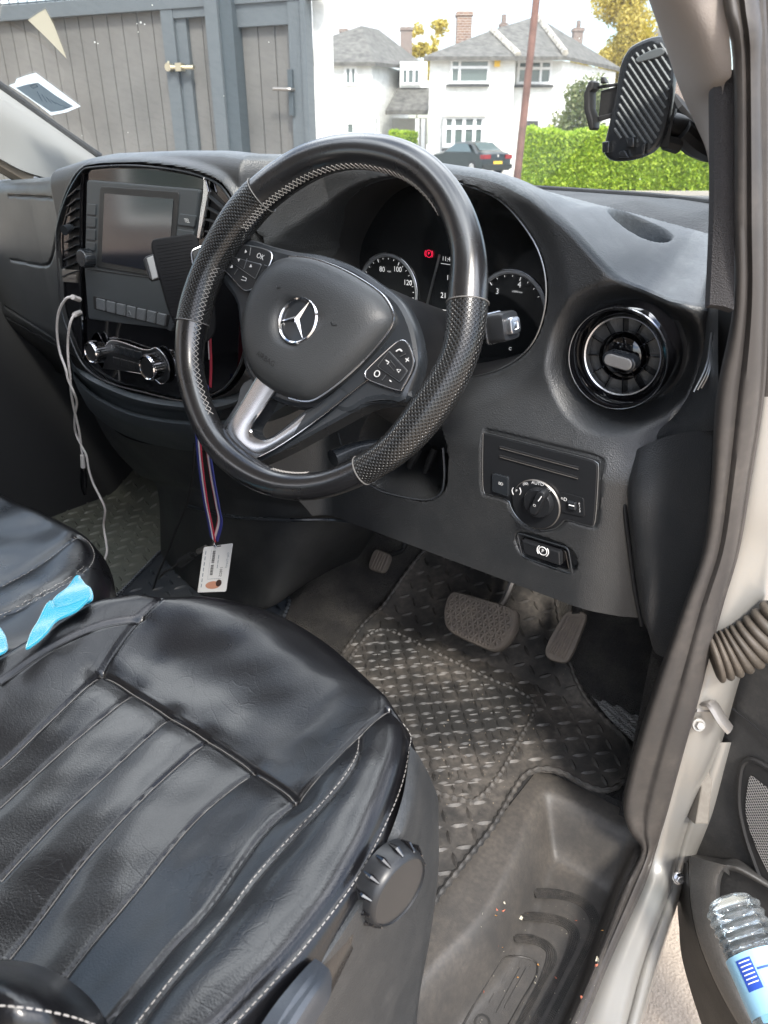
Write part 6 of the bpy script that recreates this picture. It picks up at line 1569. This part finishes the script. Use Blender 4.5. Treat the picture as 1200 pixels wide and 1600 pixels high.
# grille
gp_ = [(1165, 1189), (1177, 1187), (1200, 1199), (1240, 1225), (1260, 1300), (1250, 1400), (1200, 1388), (1174, 1333), (1160, 1285), (1155, 1248), (1158, 1206)]
mb = MB(); mb.tube(crv([dr(*q_, .007) for q_ in gp_], 80, True), .0035, 8, closed=True); mb.slab(crv([dr(*q_, .005) for q_ in gp_], 60, True), DN, .003, .001); mb.build('speaker_surround', P['matte'], door)
P['grille'] = mat('speaker_mesh', (.45, .44, .43), .45, .6, uvp=(.0034, .34, .0008), rvar=0)
gi = [(1171, 1215), (1180, 1216), (1200, 1231), (1240, 1255), (1250, 1380), (1215, 1388), (1199, 1361), (1177, 1313), (1165, 1268)]
mb = MB(); c_ = crv([dr(*q_, .009) for q_ in gi], 60, True); cen = sum(c_, V(0, 0, 0))/60
du = ZV.cross(DN)
mb.add([p for p in c_], [list(range(60))], 0, [[((p-cen).dot(du), (p-cen).z) for p in c_]]); mb.build('speaker_mesh', P['grille'], door)
mb = MB(); mb.tube([dr(1140, 1104, .006), dr(1170, 1127, .007), dr(1200, 1154, .008), dr(1260, 1200, .009)], .0016, 6); mb.build('trim_seam', P['hollow'], door)
# ------------------------------------------------------------------ loose things
# bottle
ba, bb = T(1136, 1400, .86), T(1222, 1585, .775); bax = (bb-ba); BL = bax.length; bax.normalize()
P['pet'] = glassmat('clear_bottle_plastic', (.88, .95, .98), rough=.02, dirt_haze=.16)  # whitish film painted in to brighten the clear plastic
P['water'] = None
n_ = 90; rad = []
for i in range(n_):
    f = i/(n_-1); r = .0315
    if f < .12: r = .0315*sqrt(max(.02, 1-(1-f/.12)**2*.9))
    r -= .0028*(.5+.5*cos(f*2*pi*15))*(1 if f < .36 or f > .95 else .0)
    if .38 < f < .42: r -= .0012
    rad.append(r)
mb = MB(); pts = [ba+bax*BL*1.25*i/(n_-1) for i in range(n_)]; mb.tube(pts, rad, 36); 
bot = mb.build('water_bottle', P['pet']); tag(bot, 'clear plastic water bottle with a blue and white label, lying in the door pocket', 'bottle')
P['lab1'] = mat('pale_blue_label', (.30, .55, .72), .4); P['lab2'] = mat('dark_blue_label', (.03, .08, .42), .4)
mb = MB(); Lr = .0322; u_ = bax.cross(FV).normalized(); w__ = bax.cross(u_); l0, l1 = .42*BL*1.25, .80*BL*1.25
def labp(f, a, r=Lr): return ba+bax*(l0+(l1-l0)*f)+(u_*cos(a)+w__*sin(a))*r
mb.grid([[labp(f, 2*pi*j/40) for j in range(40)] for f in (0, .5, 1)], closed=True); mb.build('bottle_label', P['lab1'], bot)
af = atan2((-FV).dot(w__), (-FV).dot(u_))
mb = MB()
def lpatch(f0, f1, a0, a1, m=0, r=Lr+.0003): mb.grid([[labp(f0+(f1-f0)*k/3, af+a0+(a1-a0)*j/8, r) for j in range(9)] for k in range(4)], m)
lpatch(.1, .62, .45, 1.0); lpatch(.30, .34, -.9, .4)
mb.build('label_print', P['lab2'], bot)
mb = MB(); lpatch(.38, .60, -.05, .35); 
for k in range(5): lpatch(.08+.035*k, .095+.035*k, -.8, .1+.06*k)
for k in range(6): lpatch(.14+.07*k, .16+.07*k, .5, .9, r=Lr+.0006)
mb.build('label_print', P['white'], bot)
P['waterin'] = mat('water_in_bottle', (.55, .68, .74), .08, spec=.6)
# name card + lanyard
yl = .655
card = [(318.5, 855), (364, 848.7), (353.5, 924), (309, 925.5)]
C4 = [PY(a, b, yl+.008*(1 if i in (1, 2) else 0)) for i, (a, b) in enumerate(card)]
P['card'] = mat('white_card', (.72, .73, .74), .3, rvar=0)
mb = MB(); cn = (C4[1]-C4[0]).cross(C4[3]-C4[0]).normalized(); 
if cn.y > 0: cn = -cn
mb.slab(round_poly(C4, .004), cn, .0009, .0003); cd = mb.build('name_card', P['card']); tag(cd, 'white photo identity card hanging from the striped lanyard', 'card')
def cdp(u, v, o=.0012): return C4[0].lerp(C4[1], u).lerp(C4[3].lerp(C4[2], u), v)+cn*o
P['ink'] = mat('dark_ink', (.05, .05, .06), .6, rvar=0); P['inkb'] = mat('blue_grey_ink', (.16, .22, .28), .6, rvar=0)
mb = MB(); dn = (C4[3]-C4[0]).normalized(); rt_ = (C4[1]-C4[0]).normalized()
def cq(u0, v0, u1, v1, m): m.add([cdp(u0, v0), cdp(u1, v0), cdp(u1, v1), cdp(u0, v1)], [(0, 1, 2, 3)])
for k in range(16): cq(.36, .10+.016*k, .46, .108+.016*k+.004*(k % 3 == 0), mb)
for k in range(14): cq(.36, .40+.016*k, .46, .408+.016*k+.004*(k % 4 == 0), mb)
mb.text('19825', cdp(.74, .56), dn, -rt_ if True else rt_, .0095)
cq(.40, .005, .62, .03, mb); mb.build('card_print', P['ink'], cd)
mb = MB(); mb.text('City Council', cdp(.90, .33), dn, -rt_, .0068)
for k in range(7): cq(.10, .08+.12*k, .125, .16+.12*k, mb)
for k in range(3): cq(.58, .2+.1*k, .60, .28+.1*k, mb)
cq(.30, .70, .78, .706, mb); cq(.30, .06, .306, .70, mb); mb.build('card_lines', P['inkb'], cd)
P['face1'] = mat('photo_skin', (.52, .26, .18), .5, rvar=0); P['face2'] = mat('photo_hair', (.06, .035, .03), .5, rvar=0)
mb = MB(); mb.add([cdp(.52+.26*cos(a)*1.0+.0, .84+.085*sin(a), .0013) for a in np.linspace(0, 2*pi, 24, endpoint=False)], [list(range(24))]); mb.build('photo_face', P['face1'], cd)
mb = MB(); mb.add([cdp(.72+.10*cos(a), .80+.075*sin(a), .0016) for a in np.linspace(0, 2*pi, 20, endpoint=False)], [list(range(20))]); mb.build('photo_hair', P['face2'], cd)
P['lw'] = mat('ribbon_white', (.85, .80, .80), .6, rvar=0); P['lb'] = mat('ribbon_navy', (.03, .04, .22), .6, rvar=0); P['lr'] = mat('ribbon_red', (.45, .02, .05), .6, rvar=0)
mb = MB()
def stripes(path, wds, tilt, mats_):
    c = crv([PY(a, b, y) for a, b, y in path], 50); o = -sum(wds)/2
    for wd, m_ in zip(wds, mats_):
        ws = [tilt*(wd/2)]*50; mb.ribbon([p+tilt*(o+wd/2) for p in c], ws, m_, th=.0009); o += wd
A_ = V(.95, -.3, 0).normalized()
stripes([(310, 600, yl), (309, 660, yl), (313, 720, yl), (321, 780, yl), (328, 815, yl), (333, 843, yl)], [.010, .0065, .0055], A_, [1, 0, 2])
stripes([(322, 600, yl+.004), (325, 690, yl+.004), (331, 740, yl+.004), (340, 790, yl+.004), (344, 815, yl+.003), (337, 843, yl+.001)], [.003, .0075, .0095], A_, [2, 0, 1])
c = crv([PY(a, b, yl+.01) for a, b in ((328, 500), (329, 540), (330, 570), (329, 605))], 20)
mb.ribbon(c, [A_*.004]*20, 2); mb.ribbon([p+A_*-.0045+V(0, -.001, .0) for p in c[:12]], [A_*.0012]*12, 0)
lan = mb.build('lanyard', [P['lw'], P['lb'], P['lr']]); tag(lan, 'red white and navy striped ribbon lanyard hanging behind the steering wheel', 'lanyard')
mb = MB(); mb.tube([PY(335, 841, yl), PY(334, 850, yl-.001), PY(338, 855, yl-.001)], .0022, 8); mb.build('lanyard_clip', P['chrome'], lan)
# cables
mb = MB()
c1 = [(125, 467, .668), (112, 464, .655), (102, 468, .648), (92, 487, .645), (89, 515, .645), (93, 548, .645), (103, 577, .640), (106, 592, .64), (116, 615, .645), (120, 630, .66), (117, 650, .67), (118, 675, .68), (128, 698, .68), (135, 712, .68), (139, 735, .68), (146, 756, .68), (156, 776, .68), (164, 796, .68), (162, 822, .68), (166, 848, .67), (167, 862, .66), (163, 876, .65)]
c2 = [(125, 488, .668), (116, 492, .655), (109, 508, .645), (106, 535, .645), (107, 565, .642), (110, 590, .644), (111, 612, .65), (116, 640, .665), (123, 670, .675), (126, 690, .68), (129, 712, .68)]
for c in (c1, c2): mb.tube([PY(*q_) for q_ in c], .0021, 10, n=160)
cab = mb.build('charging_cable', P['cable']); tag(cab, 'pale twisted charging cable dangling from the centre fascia', 'cable')
mb = MB(); mb.tube([PY(129, 711, .68), PY(130, 730, .68)], [.0042, .0045], 12); mb.build('cable_plug', P['cable'], cab)
mb = MB(); mb.tube([PY(128.5, 729, .68), PY(130, 735, .68), PY(131, 762, .68), PY(133, 773, .68)], [.0045, .0072, .0068, .003], 14, n=16); mb.build('plug_adapter', P['gloss'], cab)
mb = MB(); mb.tube([PY(113, 464, .655), PY(124, 468, .672)], .0042, 10); mb.tube([PY(116, 492, .655), PY(125, 488, .672)], .0042, 10); mb.build('usb_plug', P['cable'], cab)
mb = MB(); mb.tube([PY(*q_) for q_ in ((304, 690, .72), (301, 740, .72), (291, 790, .72), (274, 830, .73), (262, 862, .74), (248, 895, .76), (236, 930, .78))], .0024, 8, n=80); 
mb.tube([PY(*q_) for q_ in ((248, 905, .76), (256, 895, .77), (268, 888, .78), (280, 880, .79))], .0024, 8, n=30)
bc = mb.build('black_cable', P['bcable']); tag(bc, 'thin black cable hanging left of the lanyard down to the blue-grey mat', 'cable')
mb = MB(); a = PY(282, 880, .79); b = PY(300, 868, .80); mb.tube([a, b], [.010, .009], 10); mb.tube([b, PY(306, 865, .80)], .005, 8); mb.build('plug', P['plast'], bc)
mb = MB(); a = PY(310, 862, .80); b = PY(322, 855, .80); mb.tube([a, b], [.006, .005], 8); mb.build('plug_tip', P['steel'], bc)
# blue cloths
def clothsheet(mb, px, z0, tx, ty, amp, seed):
    ol3 = crv([PZ(a, b, z0) for a, b in px], 70, True); ol2 = [(p.x, p.y) for p in ol3]; cx = sum(p[0] for p in ol2)/70; cyy = sum(p[1] for p in ol2)/70
    f = lambda x, y: z0+tx*(x-cx)+ty*(y-cyy)+amp*(sin(x*55+seed)*sin(y*47+seed*2)+.5*sin(x*130-y*90+seed))
    t = MB(); fillmesh(ol2, .003, f, t); mb.add(t.v, t.f); mb.add([p-ZV*.0022 for p in t.v], [q[::-1] for q in t.f])
    top = [V(p[0], p[1], f(*p)) for p in ol2]; mb.grid([top, [p-ZV*.0022 for p in top]], closed=True, uv=False)
    mb.tube([p-ZV*.0008 for p in top], .0016, 6, closed=True)
mb = MB(); clothsheet(mb, [(80, 942), (100, 923), (120, 902), (126, 906), (134, 917), (143, 928), (142, 941), (120, 946), (95, 955), (80, 968)], .985, .1, .15, .0022, 1.0)
cl = tag(mb.build('cleaning_cloth', P['cloth'], None, 60), 'folded turquoise microfibre cloth tucked between the two seats', 'cloth', 'blue cleaning cloths')
mb = MB(); clothsheet(mb, [(79, 944), (86, 952), (112, 949), (139, 941), (118, 956), (88, 968), (72, 985), (50, 1000), (40, 1004), (56, 973)], .992, -.05, .1, .0018, 2.3); mb.build('cloth_fold', P['cloth'], cl)
mb = MB(); clothsheet(mb, [(-40, 985), (-8, 978), (2, 986), (8, 1001), (5, 1018), (-40, 1030)], .985, 0, .05, .0018, 3.0); tag(mb.build('cleaning_cloth', P['cloth'], None, 60), 'corner of a second turquoise cloth at the left edge of the driver seat', 'cloth', 'blue cleaning cloths')
mb = MB()
for a, b, r_ in ((220, 35, 1.6), (226, 38, 1.1), (214, 37, .9), (148, 66, 1.5), (153, 68, 1.0), (216, 50, .8), (238, 8, 1.0), (560, 30, .8), (60, 200, 1.2), (200, 207, .9), (128, 212, .8), (420, 66, .8), (350, 150, .7), (905, 60, .7), (1000, 280, .9)):
    h = cast(wbt, a, b)
    if h: q_ = h - D(a, b).normalized()*.0006; n__ = -D(a, b).normalized(); mb.cyl(q_, n__, .0011*r_, .0004, 7)
P['speck'] = papermat('dried_specks', (.7, .7, .66), .5)
mb.build('dried_specks', P['speck'], wso)['kind'] = 'stuff'
# permit and a modelled reflection on the windscreen
def onglass(px, py, o=.004):
    p = cast(wbt, px, py); return p - D(px, py).normalized()*o
P['paper'] = papermat('white_paper', (.75, .8, .82)); P['paperd'] = papermat('dark_printed_paper', (.30, .34, .37), .5); P['creamrefl'] = papermat('cream_reflection', (.50, .45, .34), .5)
mb = MB(); ol = [onglass(a, b) for a, b in ((26, 123), (40, 118), (56, 113.5), (90, 139), (126, 166), (104, 175), (80, 180), (48, 155), (14, 133), (23, 130))]
gn = (onglass(56, 114)-onglass(126, 166)).cross(onglass(80, 180)-onglass(126, 166)).normalized()
if gn.dot(FV) > 0: gn = -gn
mb.slab(ol, gn, .0006, .0002); pm = mb.build('parking_permit', P['paper']); tag(pm, 'creased white permit with a dark printed panel stuck to the windscreen corner', 'permit')
mb = MB(); mb.slab([onglass(a, b, .006) for a, b in ((25, 137), (42, 132), (59, 129), (88, 150), (114, 166), (98, 172), (80, 175), (53, 157))], gn, .0006, .0002); mb.build('printed_panel', P['paperd'], pm)
mb = MB(); 
for k in range(7):
    a = onglass(58+7*k, 143+4.2*k, .0075); b = onglass(66+7.2*k, 158+1.6*k, .0075); mb.tube([a, b], .0006, 4)
mb.tube([onglass(x, y, .0075) for x, y in ((47, 134), (55, 131), (59, 135), (51, 138))], .0008, 4, closed=True)
mb.build('permit_print', P['inkb'], pm)
mb = MB(); mb.slab([onglass(a, b) for a, b in ((44, 31), (60, 20), (71, 14), (84, 38), (104, 91), (74, 60))], gn, .0006, .0002); tag(mb.build('slip_reflection', P['creamrefl']), 'cream triangular reflection, built as a thin sheet on the windscreen above the permit', 'paper')  # reflection in the glass, modelled as a cream sheet
# phone holder on the windscreen
hm = T(1000, 150, .765); hn = (-D(1000, 150).normalized()+RV*-.25+UV*.05).normalized()
def hp(px, py, o=0): return PL(px, py, hm+hn*o, hn)
ph = None
mb = MB(); HO = [(1000, 66), (1022, 58), (1042, 58), (1052, 75), (1056, 110), (1050, 160), (1043, 195), (1036, 216), (1022, 236), (1000, 247), (975, 252), (955, 250), (945, 238), (947, 220), (955, 185), (964, 140), (971, 102), (984, 77)]
mb.slab(crv([hp(*q_) for q_ in HO], 90, True), hn, .006, .0035, back=.008); ph = mb.build('phone_holder', P['satin']); tag(ph, 'ribbed black phone cradle mounted on the windscreen beside the right pillar', 'phone holder')
inn = [(986, 88), (1000, 78), (1035, 66), (1046, 90), (1048, 118), (1040, 170), (1026, 218), (1014, 226), (990, 222), (962, 214), (958, 208), (965, 170), (975, 120)]
ic = crv([hp(*q_, .0062) for q_ in inn], 60, True); hx = (hp(1010, 150)-hp(990, 150)).normalized(); hy = hn.cross(hx); cen = sum(ic, V(0, 0, 0))/60
ip = [((p-cen).dot(hx), (p-cen).dot(hy)) for p in ic]
mb = MB(); dv = ((hp(1040, 195)-hp(990, 120))); dd_ = (dv.dot(hx), dv.dot(hy)); l_ = math.hypot(*dd_); dd_ = (dd_[0]/l_, dd_[1]/l_); nn_ = (-dd_[1], dd_[0])
for k in range(-14, 15):
    p = (nn_[0]*k*.0054, nn_[1]*k*.0054); ts = clipline(p, dd_, ip)
    if len(ts) >= 2 and ts[-1]-ts[0] > .006:
        n2 = max(2, int((ts[-1]-ts[0])/.0022)); 
        pts = [cen+hx*(p[0]+dd_[0]*t)+hy*(p[1]+dd_[1]*t) for t in np.linspace(ts[0]+.001, ts[-1]-.001, n2)]
        mb.tube(pts, [.0017 if q % 2 else .0013 for q in range(n2)], 6)
P['rib'] = mat('grey_rubber_rib', (.10, .11, .115), .5)
mb.build('ribbed_pad', P['rib'], ph)
mb = MB(); mb.slab(crv([hp(*q_, .0064) for q_ in ((994, 92), (1010, 82), (1030, 75), (1038, 77), (1038, 84), (1028, 90), (1010, 95), (997, 98))], 40, True), hn, .002, .001); mb.build('logo_plate', P['rib'], ph)
mb = MB()
for q_ in ([(928, 130), (933, 127), (937, 130), (936, 140), (931, 145), (931, 170), (936, 188), (937, 200), (934, 204), (929, 203), (926, 190), (921, 172), (921, 148)],): mb.slab([hp(*z_, -.004) for z_ in q_], hn, .022, .002)
mb.slab([hp(*z_, -.004) for z_ in ((934, 134), (970, 129), (970, 134), (936, 139))], hn, .004, .001); mb.slab([hp(*z_, -.004) for z_ in ((935, 182), (960, 176), (960, 183), (937, 190))], hn, .004, .001)
mb.slab([hp(*z_, -.006) for z_ in ((940, 142), (968, 134), (962, 178), (936, 184))], hn, .003, .001)
mb.slab([hp(*z_, -.004) for z_ in ((942, 121), (947, 121), (951, 130), (942, 131))], hn, .01, .001)
mb.build('side_clamp', P['matte'], ph)
mb = MB()
for q_ in (((946, 222), (958, 220), (957, 238), (946, 238)), ((983, 216), (996, 214), (996, 230), (984, 230)), ((1008, 226), (1014, 224), (1012, 240), (1006, 242)), ((972, 236), (982, 234), (988, 246), (972, 246))): mb.slab([hp(*z_, .004) for z_ in q_], hn, .014, .0015)
mb.build('support_feet', P['satin'], ph)
mb = MB(); mb.tube([T(1040, 192, .785), T(1060, 198, .795), T(1078, 210, .80)], [.011, .012, .011], 14, n=8); mb.tube([T(1064, 205, .79), T(1082, 222, .80), T(1108, 236, .82)], [.012, .013, .012], 10, n=10); mb.tube([T(1040, 222, .79), T(1060, 228, .795)], .008, 8); mb.tube([T(1052, 150, .80), T(1060, 165, .80), T(1090, 200, .82)], [.004, .007, .006], 8)
mb.box(T(1042, 200, .785), hx*.006, hy*.018, hn*.006)
mb.build('holder_arm', P['matte'], ph)
# phone holder in front of the screen
h2m = T(275, 430, .985); h2n = (-D(275, 430).normalized()+V(.1, 0, .12)).normalized()
def h2(px, py, o=0): return PL(px, py, h2m+h2n*o, h2n)
mb = MB(); mb.slab(crv([h2(*q_) for q_ in ((236.6, 380), (240, 375), (250, 373), (290, 367), (300, 366), (307, 371), (312, 384), (330, 450), (335, 520), (300, 540), (276, 510), (263, 485), (250, 440), (238, 396))], 80, True), h2n, .006, .002, back=.008)
P['hpl'] = mat('black_holder_plastic', (.005, .005, .006), .75, spec=.25)
ph2 = mb.build('phone_holder', P['hpl']); tag(ph2, 'black phone holder plate standing in front of the dashboard screen', 'phone holder')
mb = MB()
for k in range(26):
    y0 = 384+5*k; x0 = 242+1.05*k*1.0; a, b = h2(x0+2, y0, .0062), h2(x0+58, y0-9, .0062); mb.tube([a, b], .0004, 4)
mb.build('textured_pad', P['hpl'], ph2)
mb = MB(); mb.slab([h2(*q_, -.002) for q_ in ((224, 407), (228, 402), (240, 398), (249, 436), (246, 438), (237, 440), (232, 436))], h2n, .010, .002); mb.build('side_clamp', P['matte'], ph2)
mb = MB(); mb.slab([h2(*q_, .004) for q_ in ((229, 404), (239, 400), (247, 434), (238, 438))], h2n, .006, .001); mb.build('clamp_pad', P['ltgrey'], ph2)
mb = MB(); mb.tube([h2(290, 430, -.008), h2(300, 440, -.05)], [.010, .012], 12); mb.slab([h2(*q_, -.002) for q_ in ((299, 392), (318, 388), (322, 420), (303, 420))], h2n, .012, .002); mb.build('holder_clamp', P['plast'], ph2)
mb = MB(); mb.tube(crv([h2(314, 385, .011), h2(300, 393, .011), h2(301, 412, .011)], 12), .001, 6); mb.build('clamp_edge', P['silver'], ph2)
# leaf crumbs
mb = MB()
pts = [(777, 1421), (775, 1430), (787, 1411), (786, 1422), (822, 1428), (814, 1434), (777, 1476), (785, 1480), (764, 1466), (756, 1550), (810, 1528), (838, 1525), (868, 1528), (941, 1454), (935, 1500), (933, 1508), (758, 1518), (828, 1590), (900, 1438), (842, 1508), (836, 1535), (907, 1557)]
cols_ = []
for i, (a, b) in enumerate(pts):
    p = onstep(a, b, .003); s_ = random.uniform(.0016, .0030)*(1.6 if i in (5, 6, 14, 4) else 1)
    v = [p+V(random.uniform(-1, 1), random.uniform(-1, 1), random.uniform(-.4, .6))*s_ for _ in range(5)]
    mb.add(v, [(0, 1, 2), (0, 2, 3), (1, 2, 4), (0, 3, 4), (0, 1, 4)], i % 3)
for i in range(90):
    p = onstep(random.uniform(740, 930), random.uniform(1400, 1600), .002)
    s_ = random.uniform(.0004, .0009); v = [p+V(random.uniform(-1, 1), random.uniform(-1, 1), random.uniform(0, 1))*s_ for _ in range(4)]
    mb.add(v, [(0, 1, 2), (0, 2, 3), (1, 2, 3)], 2)
for i in range(240):
    px_, py_ = random.gauss(770, 70), random.gauss(1150, 60)
    if px_ < 660: continue
    p = hit(px_, py_, lambda x, y: fzd(x, y)+.003); s_ = random.uniform(.0006, .0018)
    if not (-.9 < p.x < -.36): continue
    v = [p+V(random.uniform(-1, 1), random.uniform(-1, 1), random.uniform(0, 1))*s_ for _ in range(4)]
    mb.add(v, [(0, 1, 2), (0, 2, 3), (1, 2, 3)], 3)
P['c1'] = mat('red_leaf_bit', (.4, .12, .07), .8, rvar=0); P['c2'] = mat('orange_leaf_bit', (.5, .25, .07), .8, rvar=0); P['c3'] = mat('pale_leaf_bit', (.5, .46, .36), .8, rvar=0); P['c4'] = mat('grit', (.28, .23, .17), .9, rvar=0)
tag(mb.build('leaf_crumbs', [P['c1'], P['c2'], P['c3'], P['c4']]), kind='stuff')
